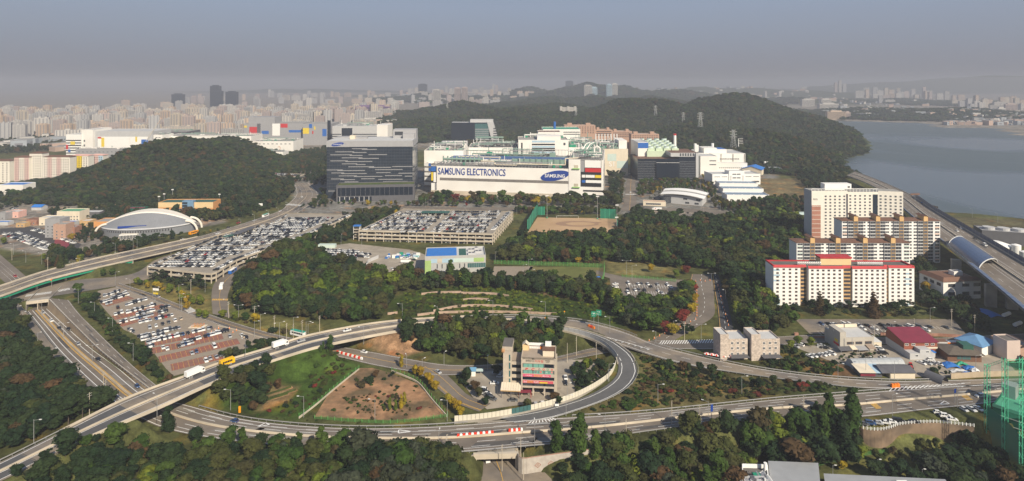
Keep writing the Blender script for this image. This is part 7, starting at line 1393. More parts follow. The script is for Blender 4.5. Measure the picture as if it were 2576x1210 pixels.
for Y,u0,u1,f,hs in ((1560,-40,175,.8,.7),(1810,-30,640,.8,.74),(1890,-30,900,.8,.74),(1975,-20,905,.8,.76),(2070,-20,915,.8,.78),(2175,-20,930,.8,.78),(2290,-20,950,.8,.78),(2410,-20,970,.8,.78),(2560,-20,990,.7,.78),(1640,-40,620,.92,.72),(1700,-40,620,.9,.78),(1770,-30,640,.9,.8),(1850,-30,900,.85,.78),(1930,-30,900,.9,.82),(2020,-20,915,.9,.8),(2120,-20,915,.9,.82),(2230,-20,950,.9,.8),(2350,-20,960,.9,.8),(2480,-20,990,.85,.82),(2640,-20,1000,.7,.8),(2980,-20,1000,.35,.8),(3300,200,1040,.35,.8),(3700,300,1100,.35,.8),(4300,350,1260,.4,.85),(5000,500,1340,.4,.9),(6000,650,1300,.45,1.0)):row(Y,u0,u1,f,hs)
for Y,u0,u1,f,hs in ((3700,1020,1280,.8,.8),(4400,1040,1330,.8,.8),(4900,1060,1350,.6,1.0)):row(Y,u0,u1,f,hs)
for Y,u0,u1,f,hs in ((5200,1700,1800,.7,.9),(5600,1760,1960,.6,.8),(5000,2180,2440,.8,1.0),(5500,2150,2350,.7,1.5),(6200,2040,2300,.6,1.6),(3600,2420,2620,.7,.8),(3900,2400,2620,.6,.8),(4300,2080,2240,.4,.7),(3300,2440,2620,.6,.6),(7000,1000,1500,.5,1.6)):row(Y,u0,u1,f,hs)
cand.sort(key=lambda c:c[2]/c[3]);NI=0;rest=[]
for pr,x,Y,sc,rot,z in cand:
 zg=height(x,Y)
 if zg>45 or zg<-2:continue
 if NI<250:
  t_=thing('apartment_tower','','apartment tower',(x,Y,zg),rot);t_.scale=(1,1,sc);t_['group']='apartment towers of the hazy city behind the plant'
  inst('wall',pr[0]['wall'],t_);inst('window_strips',pr[0]['window_strips'],t_);LAMPS_T=None;TOWERS=globals().setdefault('TOWERS',[]);TOWERS.append((t_,f"{cn[pr[3]]} {'tall narrow' if pr[1] < 40 else 'long slab'} apartment tower",x,Y));NI+=1
 else :rest.append((PROTO.index(pr),x,Y,zg,sc,rot))
def join_mesh(a,b,nm):
 mb=MB()
 for me in (a,b):
  off=len(mb.v);mb.v+=[tuple(v.co)for v in me.vertices];mp=[mb.mi(m)for m in me.materials]
  mb.f+=[tuple(i+off for i in p.vertices)for p in me.polygons];mb.m+=[mp[p.material_index]for p in me.polygons]
 return mb.mesh(nm)
protos=[(join_mesh(p[0]['wall'],p[0]['window_strips'],'far_tower'),1)for p in PROTO]
gn_mass('distant_apartment_towers',protos,[(r[1],r[2],r[3])for r in rest],[(1,1,r[4])for r in rest],[r[5]for r in rest],[r[0]for r in rest])
M('town_a',(.5,.48,.45),.8,.2,.02);M('town_b',(.45,.33,.27),.8,.2,.02);M('town_c',(.30,.33,.36),.8,.2,.02)
hp=[]
for m_ in ('town_a','town_b','town_c'):mb=MB();mb.box(-6,6,-5,5,0,7,m_,'roof_grey');mb.box(-3,3,-5.1,-5,2,5,'far_band');hp.append((mb.mesh('far_house'),1))
pts,sc_,ro_,ix_=[],[],[],[]
def scatter_houses(u0,u1,v0,v1,n,s=1.0):
 for _ in range(n):
  u,v=rr.uniform(u0,u1),rr.uniform(v0,v1);p=P(u,v);z=height(p.x,p.y)
  if z<-.3:continue
  pts.append((p.x,p.y,z));q=s*rr.uniform(.7,1.8);sc_.append((q*rr.uniform(.8,2.2),q,q*rr.uniform(.7,1.6)));ro_.append(rr.uniform(0,3));ix_.append(rr.randrange(3))
scatter_houses(2380,2640,282,315,330,.9);scatter_houses(2060,2350,250,300,120,1.2);scatter_houses(0,620,345,380,120,1.2);scatter_houses(0,1000,300,340,220,1.3);scatter_houses(1650,2100,232,262,160,1.6);scatter_houses(1000,1300,240,262,160,1.6)
gn_mass('distant_low_houses',hp,pts,sc_,ro_,ix_)
def far_tower(label,ul,ur,Yd,vt,mat,D=30,round_=False,name='skyscraper',cat='skyscraper',vb=None):
 x0,x1=(ul-UC)/F*Yd,(ur-UC)/F*Yd;z=0 if vb is None else hof(vb,Yd);hh=hof(vt,Yd)-z;t_=thing(name,label,cat,(x0,Yd,z));W=x1-x0;mb=MB();mb.box(0,W,0,D,0,hh,mat,'roof_grey');mb.obj('wall',t_);mb=MB();mb.box(W*.2,W*.8,D*.2,D*.8,hh,hh+5,mat);mb.obj('roof_house',t_)
 mb=MB();[mb.box(.5,W-.5,-.3,0,3.2*j,3.2*j+1.3,'glass_dark')for j in range(1,int(hh/3.2))];mb.obj('window_strips',t_)
for a in (('tallest dark glass skyscraper on the left skyline',528,551,3420,216,'glass'),('dark glass skyscraper joined right of the tallest one',540,556,3380,229,'glass'),('rounded dark glass skyscraper right of the tallest pair',567,594,3400,231,'glass'),('shorter dark skyscraper left of the tallest one',431,459,3500,237,'glass'),('faint bluish skyscraper behind the central hills',1423,1442,6200,204,'glass'),('hazy blue tower left of the twin brown towers',1052,1074,5200,212,'glass'),('left one of the twin brown towers on the skyline',1143,1158,4300,221,'apt_pink'),('right one of the twin brown towers on the skyline',1161,1176,4300,220,'apt_pink'),('single pale tower left of the twin brown towers',1090,1108,4000,226,'apt_pale'),('left white residential tower rising behind the central hill',1470,1490,4200,215,'apt_white'),('blue sided tower beside the left white residential tower',1486,1503,4230,220,'sky_panel'),('right white residential tower rising behind the central hill',1526,1540,4200,213,'sky_panel'),('tall white tower closing the residential group on the hill',1539,1554,4230,211,'apt_white')):far_tower(*a)
far_tower('purple netted building under construction in the distance',894,940,2520,268,'purple',40,name='construction_site',cat='building');far_tower('long low purple netted construction block',940,988,2560,268,'purple',40,name='construction_site',cat='building')
p_=hit(1428,287);
if p_ is None:p_=PY(1428,287,2300)
x0=-42;t_=thing('hilltop_building','white castle-like building with corner blocks in the wooded hills','building',(p_.x,p_.y-25,p_.z+9));mb=MB();mb.box(-42,42,0,20,-20,20,'apt_pale');mb.obj('wall',t_);t_.scale=(.68,.7,.62);[mb.obj('corner_block',t_)for mb in [MB().box(x-6,x+6,-3,22,0,25,'apt_pale')for x in (-38,36,0)]];wins(t_,'f',lin(-40,40,12),[5,10,15],3.4,2,'grey')
for a in (('long salmon coloured building on the far lake shore',2082,2128,2480,281,'apt_peach',20),('salmon building wing right of the shore building',2128,2140,2490,283,'apt_pink',20),('big white building above the far lake shore',2062,2110,3300,261,'apt_white',30),('tall white block on the far side of the lake',2066,2092,3700,250,'apt_white',30),('white hillside hotel across the lake',2018,2050,3800,250,'apt_white',26),('white block among the houses at the far right',2512,2530,2750,272,'apt_white',14),('pink topped slab at the right skyline',2530,2560,3200,262,'apt_pink',14)):far_tower(a[0],a[1],a[2],a[3],a[4],a[5],a[6],name='lakeside_building',cat='building')
def pylon(u,vb,vt,label,w0=5,Yf=None,mat='steel_white'):
 p_=hit(u,vb)if Yf is None else PY(u,vb,Yf)
 if p_ is None:p_=PY(u,vb,1600)
 zb=p_.z;Hh=max(12,hof(vt,p_.y)-zb);t_=thing('transmission_pylon',label,'pylon',(p_.x,p_.y,zb-.5));mb=MB();s=Hh/50;n=9
 def c(k):f=k/n;w_=(1-f)*5.5*s+1.0*s;return [(sx*w_,sy*w_,Hh*f)for sx,sy in ((-1,-1),(1,-1),(1,1),(-1,1))]
 for k in range(n):
  a,b=c(k),c(k+1)
  for i in range(4):mb.tube(a[i],b[i],.28*s+.08,mat,3);mb.tube(a[i],b[(i+1)%4],.16*s+.05,mat,3)
 mb.obj('lattice',t_)
 for f in (.68,.80,.92,.99):mb=MB();L=(8.5 if f<.95 else 5)*s;mb.tube((-L,0,Hh*f),(L,0,Hh*f),.35*s,mat,4);mb.tube((-L,0,Hh*f),(0,0,Hh*f-2.5*s),.2*s,mat,3);mb.tube((L,0,Hh*f),(0,0,Hh*f-2.5*s),.2*s,mat,3);mb.obj('crossarm',t_)
for a in ((1649,298,265,'transmission pylon standing alone in the middle of the right hill'),(1719,314,282,'transmission pylon between two others on the hill slope'),(1762,330,282,'taller transmission pylon right of the middle one'),(1845,386,326,'nearest transmission pylon beside the white monopole'),(1449,298,271,'small pylon in front of the castle-like building'),(1125,279,260,'small pylon on the left central hill'),(990,292,250,'pylon standing over the city at the hill foot')):pylon(*a)
p_=hit(1852,385)or PY(1852,385,1250);t_=thing('monopole_pylon','white single pole pylon with side arms next to the lattice pylon','pylon',(p_.x+3,p_.y-4,p_.z-1));Hh=hof(347,p_.y)-p_.z;mb=MB();mb.cyl(0,0,0,Hh,1.2,'white_clean',8,.5);mb.obj('pole',t_);[mb.obj('crossarm',t_)for mb in [MB().tube((-1,0,Hh*f),(9,0,Hh*f+.5),.35,'white_clean',4)for f in (.99,.86,.74,.62)]]
p_=PY(340,378,1240);t_=thing('crane','pale crawler crane leaning right in front of the left factory','crane',(p_.x,p_.y,0));mb=MB();e_=PY(407,297,1240);d=e_-Vector((p_.x,p_.y,0));n=12
for k in range(n):
 a,b=d*(k/n),d*((k+1)/n)
 for o in (-1.3,1.3):mb.tube((a.x,a.y+o,a.z),(b.x,b.y+o,b.z),.3,'cream',3);mb.tube((a.x,a.y+o,a.z+1.6),(b.x,b.y-o,b.z),.2,'cream' if k<10 else 'red',3)
mb.obj('boom',t_);mb=MB();mb.box(-7,5,-4,4,0,5,'cream');mb.tube((-4,0,5),(-12,0,40),.5,'white',4);mb.tube((-12,0,40),tuple(d*.98),.12,'grey',3);mb.obj('cab_and_mast',t_)
ROADL=[trunk,frontage,lane_left,flyover,loop,boulevard,cross_st,service,local_rd,branch,curve_rd,new_rd,lot_rd,plant_st,plant_rd,under_rd,left_rd]
LAKEP=LAKE
def free(X,Y,m=1.5,lots=True,skiproad=(),rm=2.0):
 ok=np.ones(X.shape,bool)
 for poly in BLK+([v[0]for v in FLAT.values()]if lots else [])+[LAKEP]:
  xs=[p[0]for p in poly];ys=[p[1]for p in poly];s=(X>min(xs)-m)&(X<max(xs)+m)&(Y>min(ys)-m)&(Y<max(ys)+m)
  if s.any():a,b=X[s],Y[s];ok[s]&=~(inside(poly,a,b)|(segdist(poly,a,b)<m))
 for rd in ROADL+[express]:
  if rd in skiproad:continue
  mid,hw=rd.mid,np.linalg.norm(rd.L-rd.Rt,axis=1)/2;mx=hw.max()+rm
  s=(X>mid[:,0].min()-mx)&(X<mid[:,0].max()+mx)&(Y>mid[:,1].min()-mx)&(Y<mid[:,1].max()+mx)
  if not s.any():continue
  a,b=X[s],Y[s];d=np.full(a.shape,1e9)
  for i in range(len(mid)):d=np.minimum(d,np.hypot(a-mid[i,0],b-mid[i,1])-hw[i])
  ok[s]&=d>rm
 return ok
def fill(poly,sp,m=1.5,**kw):
 xs=[p[0]for p in poly];ys=[p[1]for p in poly];gx=np.arange(min(xs),max(xs),sp);gy=np.arange(min(ys),max(ys),sp*.87)
 if len(gx)==0 or len(gy)==0:return np.zeros((0,2))
 X,Y=np.meshgrid(gx,gy);X=X+(np.arange(len(gy))%2)[:,None]*sp/2+rng.uniform(-.38,.38,X.shape)*sp;Y=Y+rng.uniform(-.38,.38,Y.shape)*sp
 X,Y=X.ravel(),Y.ravel();k=inside(poly,X,Y);X,Y=X[k],Y[k];k=free(X,Y,m,**kw);return np.stack([X[k],Y[k]],1)
MIXES={'creeper':([('bush','lime'),('bush','green'),('bush','olive')],[.3,.45,.25]),'wood':([('round','dark'),('round','green'),('round','olive'),('pine','dark'),('round','brown'),('round','lime'),('tall','green'),('round','grey')],[.27,.21,.16,.11,.05,.09,.06,.05]),'darkwood':([('round','dark'),('pine','dark'),('round','olive'),('round','brown'),('round','grey'),('cone','dark')],[.48,.2,.12,.07,.08,.05]),'greywood':([('round','grey'),('round','dark'),('round','olive'),('pine','dark'),('round','green')],[.42,.26,.14,.08,.1]),'autumn':([('round','olive'),('round','brown'),('round','green'),('round','yellow'),('round','dark'),('round','red')],[.28,.22,.18,.09,.2,.03]),'vine':([('tall','green'),('round','green'),('tall','dark'),('round','lime')],[.3,.4,.15,.15]),'hill':([('round','dark'),('round','olive'),('round','green'),('round','brown'),('round','grey')],[.50,.20,.10,.02,.18]),'lime':([('round','lime'),('round','green'),('round','yellow')],[.6,.25,.15]),'yellow':([('round','yellow'),('round','lime'),('round','brown')],[.5,.3,.2]),'scrub':([('bush','olive'),('bush','brown'),('bush','green'),('bush','dark'),('bush','red'),('round','olive')],[.28,.17,.22,.18,.05,.10]),'hedge':([('bush','dark'),('bush','green'),('round','dark'),('bush','olive'),('round','green'),('bush','brown')],[.3,.22,.2,.1,.1,.08]),'pines':([('pine','dark'),('round','dark'),('pine','grey')],[.6,.25,.15]),}
NEARS,MASS=[],[]
def plant(px,mix,sp,h,z=0,wide=1.0,m=1.5,world=None,force=False,rm=2.0,**kw):
 poly=world or [tuple(p[:2])for p in PP(px,z)];pts=fill(poly,sp,m,rm=rm,**kw);kinds,wts=MIXES[mix];idx=rng.choice(len(kinds),len(pts),p=np.array(wts)/sum(wts))
 for (x,y),i in zip(pts,idx):
  q=math.sin(x/17+2)*math.cos(y/23)+math.sin((x+y)/31)
  if q>.55 and random.random()<.5:i=0
  elif q<-.75 and random.random()<.5:i=min(2,len(kinds)-1)
  kd,pl=kinds[i];hh=random.uniform(*h)*random.choice((.7,.85,1,1,1.12,1.3))*(1.25 if kd=='tall' else .8 if kd=='bush' and h[1]>5 else 1);MASS.append((x,y,hh,kd,pl,wide*random.uniform(.85,1.2)))
plant([(-60,775),(15,765),(60,830),(112,892),(172,955),(240,1005),(300,1022),(230,1045),(60,1125),(-120,1180)],'darkwood',4.6,(7,12),wide=1.15)
plant([(250,1150),(330,1142),(470,1142),(640,1152),(860,1150),(1000,1160),(1110,1172),(1185,1195),(1205,1300),(1150,1420),(20,1420),(40,1240),(150,1180)],'wood',4.8,(5.5,9),z=1.5,wide=1.2)
plant([(900,1150),(1060,1150),(1180,1190),(1200,1300),(1150,1420),(820,1420)],'greywood',4.6,(9,13),z=1.5,wide=1.15)
plant([(1400,1165),(1520,1130),(1700,1095),(1880,1075),(2100,1060),(2150,1068),(2175,1095),(2190,1150),(2060,1160),(1860,1172),(1850,1420),(1400,1420)],'wood',5.0,(7,12),z=-5,wide=1.15)
plant([(1950,1062),(2110,1060),(2150,1075),(2170,1110),(2060,1120),(1990,1110)],'vine',5.0,(10,15),z=-5)
plant([(2190,1190),(2300,1178),(2380,1150),(2490,1140),(2530,1160),(2620,1220),(2620,1330),(2420,1300),(2300,1225),(2200,1215)],'darkwood',5.2,(5,9),z=-9,wide=1.2);plant([(2200,1140),(2330,1130),(2380,1120),(2390,1150),(2300,1178),(2200,1185)],'autumn',6.5,(3,5),z=-9)
plant([(2385,1120),(2480,1120),(2480,1150),(2385,1150)],'darkwood',4.5,(5,9),z=-9)
plant([(2070,1175),(2180,1150),(2300,1140),(2330,1180),(2200,1195),(2080,1190)],'autumn',9,(4,6),z=-9)
plant([(182,748),(240,740),(238,780),(262,805),(300,850),(352,880),(410,945),(436,965),(400,980),(340,920),(290,872),(240,822),(200,780)],'hedge',3.0,(3.5,6.5),wide=1.3,m=.4,rm=.8)
plant([(175,728),(230,700),(290,690),(290,714),(240,727),(190,745)],'autumn',4.6,(4,8));plant([(215,715),(300,692),(300,704),(240,722)],'darkwood',4.5,(5,8))
plant([(300,695),(420,725),(520,760),(520,785),(440,755),(300,705)],'lime',6.5,(4,6.5),m=1);plant([(300,716),(400,748),(520,800),(515,808),(395,756),(296,724)],'hedge',3.4,(1.5,3),m=.3,rm=.5)
plant([(350,690),(520,712),(545,735),(480,738),(360,706)],'pines',6,(5,8));plant([(560,695),(620,665),(680,632),(676,640),(600,690),(580,706)],'autumn',3.2,(1.8,3),rm=.6)
plant([(545,800),(600,805),(700,835),(800,865),(810,880),(740,865),(690,862),(640,858),(560,822)],'hedge',4.2,(2,5));plant([(555,802),(620,808),(700,828),(690,838),(600,822)],'lime',8,(4.5,6.5))
plant([(600,860),(660,856),(740,850),(760,858),(700,876),(600,912),(580,905)],'hedge',3.6,(3,5),m=.5)
plant([(595,700),(640,655),(700,615),(780,610),(790,640),(850,670),(1000,700),(1070,712),(1235,712),(1330,712),(1500,722),(1530,740),(1530,765),(1420,745),(1200,725),(1010,735),(985,765),(960,800),(900,815),(800,805),(700,800),(600,785),(585,740)],'wood',5.2,(8,13),wide=1.1)
plant([(700,780),(960,790),(965,808),(820,812),(700,795)],'autumn',5,(6,9));plant([(600,745),(700,740),(780,770),(760,795),(640,785)],'vine',6,(8,12))
plant([(715,605),(800,570),(890,548),(1005,530),(1000,545),(905,590),(880,608),(785,618)],'darkwood',5.2,(7,11));plant([(880,540),(1010,524),(1010,545),(930,575)],'lime',11,(5,8))
plant([(1010,735),(1290,712),(1500,735),(1560,770),(1600,800),(1560,822),(1480,798),(1300,786),(1130,785),(985,792)],'vine',16,(2,3.5),wide=1.3);plant([(1010,735),(1290,712),(1500,735),(1560,770),(1600,800),(1560,822),(1480,798),(1300,786),(1130,785),(985,792)],'creeper',4.0,(1.0,2.0),wide=1.5)
plant([(1060,700),(1235,707),(1290,712),(1290,722),(1060,716)],'pines',5,(3,5));plant([(1320,712),(1530,722),(1540,775),(1480,765),(1340,740)],'wood',6.5,(5,9));plant([(1530,765),(1660,772),(1700,760),(1730,730),(1738,760),(1715,800),(1650,845),(1600,838),(1560,815)],'wood',5,(7,11),wide=1.15)
plant([(1700,712),(1735,715),(1742,750),(1720,790),(1690,812),(1660,820),(1700,770)],'autumn',6,(5,8))
plant([(1245,655),(1320,604),(1560,606),(1570,560),(1610,552),(1800,560),(1850,545),(1900,520),(1960,510),(2015,560),(2015,640),(1950,700),(1935,770),(1870,790),(1850,740),(1812,700),(1810,680),(1700,676),(1530,660),(1270,662)],'wood',5.6,(8,13),wide=1.1)
plant([(1560,605),(1600,530),(1612,530),(1616,556),(1700,560),(1640,620),(1560,640)],'darkwood',5,(9,13));plant([(1270,655),(1500,655),(1530,660),(1500,668),(1270,664)],'autumn',6,(4,7));plant([(1290,625),(1500,632),(1500,648),(1280,652)],'autumn',6,(7,9))
plant([(1330,596),(1560,598),(1560,606),(1325,606)],'pines',5,(6,9));plant([(1830,715),(1935,705),(1960,780),(1990,840),(1880,850),(1850,800)],'wood',5.2,(7,11));plant([(1880,720),(1960,690),(1960,740)],'darkwood',5,(8,11))
plant([(985,862),(1030,838),(1110,826),(1260,822),(1330,826),(1400,838),(1425,858),(1400,885),(1250,902),(1120,903),(1040,885)],'wood',4.6,(7,10.5),wide=1.1);plant([(1130,880),(1400,880),(1400,893),(1250,912),(1130,912)],'autumn',6,(4,6))
plant([(1440,900),(1480,900),(1520,912),(1540,940),(1500,970),(1450,985),(1440,940)],'hedge',3.6,(3,5.5),lots=False,m=.8)
plant([(1600,892),(1700,925),(1900,962),(2150,980),(2060,992),(1880,1005),(1700,1022),(1480,1040),(1400,1048),(1560,1000),(1615,950)],'scrub',3.4,(1.4,3.0),wide=1.25,rm=1.0);plant([(1640,905),(1880,958),(2000,975),(1880,985),(1760,960),(1660,940)],'wood',6,(4,7));plant([(1960,960),(2160,978),(2060,985)],'hedge',3,(2,4))
plant([(560,925),(620,915),(680,945),(690,1000),(650,1035),(570,1025),(520,1005),(540,960)],'darkwood',4.6,(6,9),wide=1.1);plant([(680,905),(820,885),(840,895),(830,920)],'vine',7,(2,4));plant([(700,1020),(760,1000),(800,950),(830,985),(760,1050),(660,1045)],'scrub',4.5,(1.2,2.5));plant([(770,930),(850,905),(890,925),(830,970),(790,1000)],'scrub',4.5,(1.5,3.5))
plant([(600,1040),(760,1055),(1000,1066),(1130,1056),(1000,1070),(800,1070)],'scrub',3.4,(.8,1.6),rm=1.4)
plant([(1000,890),(1050,905),(1045,912),(985,897)],'scrub',3,(1,2));plant([(1135,960),(1165,945),(1185,985),(1210,1025),(1190,1020),(1150,985)],'hedge',3.4,(2,4.5),lots=False)
plant([(0,600),(100,640),(200,640),(320,620),(360,610),(400,605),(420,600),(330,628),(130,672),(60,690),(0,640)],'darkwood',5,(6,10));plant([(230,590),(250,610),(300,640),(380,615),(360,600)],'darkwood',5,(6,9));plant([(180,580),(245,575),(250,600),(200,620)],'darkwood',5,(5,8));plant([(340,612),(450,600),(500,590),(470,600),(380,622)],'pines',9,(7,10))
plant([(420,612),(700,545),(720,540),(560,598),(470,622)],'autumn',9,(3,5),rm=.6)
plant([(2000,772),(2300,775),(2330,750),(2330,790),(2380,800),(2010,800)],'pines',6.5,(5,8));plant([(2310,700),(2360,690),(2370,765),(2460,765),(2470,800),(2420,830),(2395,800),(2330,770)],'darkwood',5,(6,10));plant([(2440,780),(2500,790),(2520,850),(2430,845)],'darkwood',5.5,(6,9))
plant([(2300,650),(2365,662),(2380,700),(2310,690)],'darkwood',5,(6,9));plant([(1995,850),(1990,900),(2080,908),(2130,935),(2090,945),(1960,932),(1900,905),(1885,905)],'hedge',4,(2.5,4.5));plant([(2100,893),(2210,893),(2230,903),(2150,915),(2120,930)],'hedge',3.2,(1.5,2.8),lots=False)
plant([(1855,790),(2000,790),(1998,830),(1860,835)],'autumn',5.5,(6,9));plant([(2330,935),(2400,925),(2395,945),(2340,950)],'hedge',4,(2.5,4.5),lots=False,m=.5)
plant([(1885,905),(1960,932),(2140,952),(2100,948),(1960,926)],'scrub',4,(1,2.4));plant([(2520,910),(2600,905),(2600,938),(2530,938)],'darkwood',4.5,(5,8));plant([(1690,818),(1780,815),(1790,845),(1700,850)],'pines',14,(5,7));plant([(1480,840),(1560,880),(1620,885),(1640,905),(1560,890)],'hedge',5,(1.5,3))
plant([(938,926),(978,937),(1050,965),(1125,1046),(1003,1059),(791,1049),(832,982),(903,926)],'scrub',9,(.8,2.2),lots=False,m=0);plant([(860,1000),(1010,985),(1040,1035),(900,1050)],'scrub',3.2,(.6,1.6),lots=False,m=0);plant([(1060,742),(1290,742),(1420,790),(1000,792)],'creeper',5,(1.2,2.2),wide=1.8)
plant([(1030,511),(1300,517),(1560,520),(1560,512),(1300,510),(1080,503)],'autumn',8,(10,15),wide=1.15);plant([(1010,517),(1560,524),(1560,540),(1310,540),(1290,528),(1030,522)],'autumn',5.5,(6,9),wide=1.2);plant([(620,440),(760,470),(820,490),(830,520),(760,530),(790,500),(750,450),(640,430)],'darkwood',8,(7,10))
plant([(1532,430),(1568,430),(1566,520),(1535,515)],'darkwood',8,(8,12));plant([(1606,458),(1760,458),(1770,478),(1660,485),(1606,500)],'autumn',8,(6,9));plant([(1770,440),(1795,470),(1815,515),(1850,535),(1800,525),(1765,480)],'autumn',7,(5,8));plant([(1800,512),(1960,512),(1960,545),(1860,545)],'autumn',6.5,(6,9))
plant([(1700,350),(1660,350),(1610,440),(1606,400)],'darkwood',9,(8,11));plant([(735,390),(830,370),(830,470),(780,470),(740,430)],'darkwood',9,(8,11));plant([(1130,345),(1280,345),(1300,370),(1170,372)],'autumn',11,(8,11));plant([(740,505),(820,515),(990,520),(1000,515),(840,512)],'autumn',8,(5,8));plant([(430,545),(560,540),(620,520),(640,545),(520,560)],'darkwood',8,(6,9));plant([(1620,500),(1665,490),(1670,512),(1640,512)],'pines',10,(4,6))
plant([(0,500),(60,495),(90,515),(0,530)],'darkwood',8,(6,9));plant([(0,352),(160,345),(170,378),(0,388)],'darkwood',10,(9,12));plant([(20,452),(190,452),(230,460),(180,490),(60,480)],'darkwood',8,(4,7));plant([(120,530),(260,545),(400,525),(410,550),(260,560),(120,545)],'darkwood',8,(6,9));plant([(205,430),(300,440),(300,490),(200,480)],'autumn',10,(6,9));plant([(2280,498),(2360,535),(2340,540),(2290,512)],'darkwood',8,(6,9))
plant([(2020,500),(2045,540),(2040,600),(2010,560)],'darkwood',6,(7,10));plant([(1975,560),(2040,560),(2040,700),(1960,720)],'darkwood',5.4,(8,11))
plant([(190,548),(225,490),(270,462),(330,445),(640,440),(735,440),(745,480),(700,522),(560,556),(400,565),(390,552),(300,550)],'darkwood',7.5,(8,12))
plant([(1880,400),(2000,395),(2110,405),(2150,430),(2170,452),(2215,480),(2270,520),(2200,510),(2050,500),(2000,448),(1930,425),(1875,415)],'darkwood',8,(8,12),rm=3)
plant([(1960,500),(2030,500),(2040,540),(1980,540)],'autumn',8,(6,9))
plant([(1700,345),(1880,352),(2090,378),(2160,392),(2110,405),(2000,396),(1880,398),(1760,385)],'darkwood',9,(9,12),rm=3)
HP=[]
def hill_fill(nm,sp,hr,y0,y1,x0,x1):
 gx=np.arange(x0,x1,sp);gy=np.arange(y0,y1,sp*.9);X,Y=np.meshgrid(gx,gy);X=(X+rng.uniform(-.4,.4,X.shape)*sp).ravel();Y=(Y+rng.uniform(-.4,.4,Y.shape)*sp).ravel()
 k=np.abs(X)<Y*.9;X,Y=X[k],Y[k];hz=HZ[nm];i=np.clip(np.searchsorted(GX,X),0,len(GX)-1);j=np.clip(np.searchsorted(GY,Y),0,len(GY)-1);k=(hz[j,i]>1.0)&(heights(X,Y)>-.5);X,Y=X[k],Y[k]
 if Y.size and Y.min()<1500:k=free(X,Y,3);X,Y=X[k],Y[k]
 Zt=heights(X,Y);n=len(X);kinds,wts=MIXES['hill'];idx=rng.choice(len(kinds),n,p=wts);h=rng.uniform(*hr,n);HP.append((X,Y,Zt,h,idx,sp))
hill_fill('left',8.0,(8,14),650,1400,-900,-250);hill_fill('right',10.5,(9,17),850,2500,100,1300);hill_fill('centre',12,(10,17),1400,2900,-800,700);hill_fill('second',18,(15,22),2500,4000,-500,1500);hill_fill('shore',18,(12,20),1800,5200,900,3200);hill_fill('third',42,(28,40),3900,5800,-1200,2500);
def T(u,v,h,kind,pal,z=0,wide=1.0,label=None):
 p=P(u,v,z);tree(p.x,p.y,h,kind,pal,label,wide,lod=0)
for u,v,h in ((1010,925,8),(1045,945,6.5),(1058,950,7),(1075,962,6),(1083,972,6.5),(1095,985,6.5),(1128,1018,6),(1138,1030,6),(1150,1040,7),(1158,1050,6)):T(u,v,h,'tall' if h>7 else 'round','yellow',wide=.85)
for u,v,h in ((1010,1030,7.5),(980,1032,6.5),(995,1035,6),(1018,1020,7)):T(u,v,h,'tall','yellow' if u>1000 else 'lime',wide=.8)
T(700,980,6,'round','brown');T(905,975,4.5,'bush','brown');T(925,965,5,'bush','dark');T(945,952,5,'round','brown',wide=.9);T(988,952,4.5,'pine','dark')
for u,v,h,pl,lb in ((1676,840,9,'red','big crimson maple above the curved road'),(1717,815,11,'red','widest crimson maple on the slope below the small parking lot'),(1693,845,9,'yellow','golden tree leaning over the foot of the curved road'),(1745,735,8,'red','bright crimson maple beside the top of the curved road'),(1747,762,7.5,'yellow','golden tree under the bright crimson maple'),(1742,790,8.5,'yellow','large golden tree halfway down the curved road'),(1637,660+25,8,'yellow','golden orange tree behind the small parking lot'),(1702,700,8,'lime','yellow green tree behind the small parking lot'),(1727,690,8,'red','dark red maple above the end of the curved road'),(1718,688,7,'yellow','orange tree left of the dark red maple'),(1826,722,7,'yellow','golden tree across from the new asphalt lane'),(1828,740,8,'brown','rust coloured tree below the golden tree by the asphalt lane')):T(u,v,h,'round',pl,wide=1.15,label=lb)
T(2063,792,16,'cone','brown',wide=1.15,label='left one of the two big rusty conifers before the red roofed block');T(2198,797,17,'cone','brown',wide=1.2,label='right one of the two big rusty conifers before the red roofed block')
T(2000,798,10,'pine','dark',wide=1.3,label='spreading dark pine at the left corner of the red roofed block');T(1722,842,8,'pine','dark',wide=1.5,label='large umbrella pine on the traffic island lawn');T(2250,790,10,'pine','dark',wide=1.2,label='tall leaning pine in front of the right end of the red roofed block')
T(2330,742,11,'round','yellow',wide=1.0,label='yellow autumn tree at the right end of the red roofed block');T(2335,762,10,'round','dark',wide=1.3,label='wide dark tree in front of the right end of the red roofed block')
for u,v,h in ((1350,604,11),(1382,604,11.5),(1391,604,10.5),(1418,605,10),(1475,606,11),(1483,606,11.5),(1500,606,11),(1516,606,12.5),(1538,606,12),(1560,618,11),(1573,618,11),(1583,620,10.5)):T(u,v,h,'cone','brown',wide=.8)
for u,v,h in ((1222,600,13),(1198,606,12),(1188,606,11),(1175,608,12),(1158,608,11.5),(1140,608,11),(1210,604,11)):T(u,v,h,'cone','olive',wide=.85)
for u,v,h in ((1838,523,11),(1852,524,10),(1868,525,13),(1884,525,10)):T(u,v,h,'cone','olive',wide=.8)
for u,v,h,pl in ((145,690,11,'brown'),(152,692,12,'olive')):T(u,v,h,'cone',pl,wide=1.1)
for u,v,h,pl in ((197,668,9,'yellow'),(203,660,8,'lime'),(180,605,8,'yellow'),(110,655,7,'lime'),(10,615,8,'lime'),(1935,520,8,'yellow')):T(u,v,h,'tall' if h>8 else 'round',pl,wide=1.1)
T(423,1088,13,'tall','dark',wide=1.15,label='ivy covered column of leaves below the flyover bridge');T(830,912,9,'tall','green',wide=1.3,label='ivy covered clump at the abutment above the grassy lot')
for u,v,h,pl in ((2042,1122,17,'dark'),(2072,1118,18,'green'),(2118,1125,20,'dark'),(2098,1118,17,'dark'),(1990,1118,15,'green'),(1930,1118,14,'dark')):T(u,v,h,'tall',pl,z=-5,wide=.95)
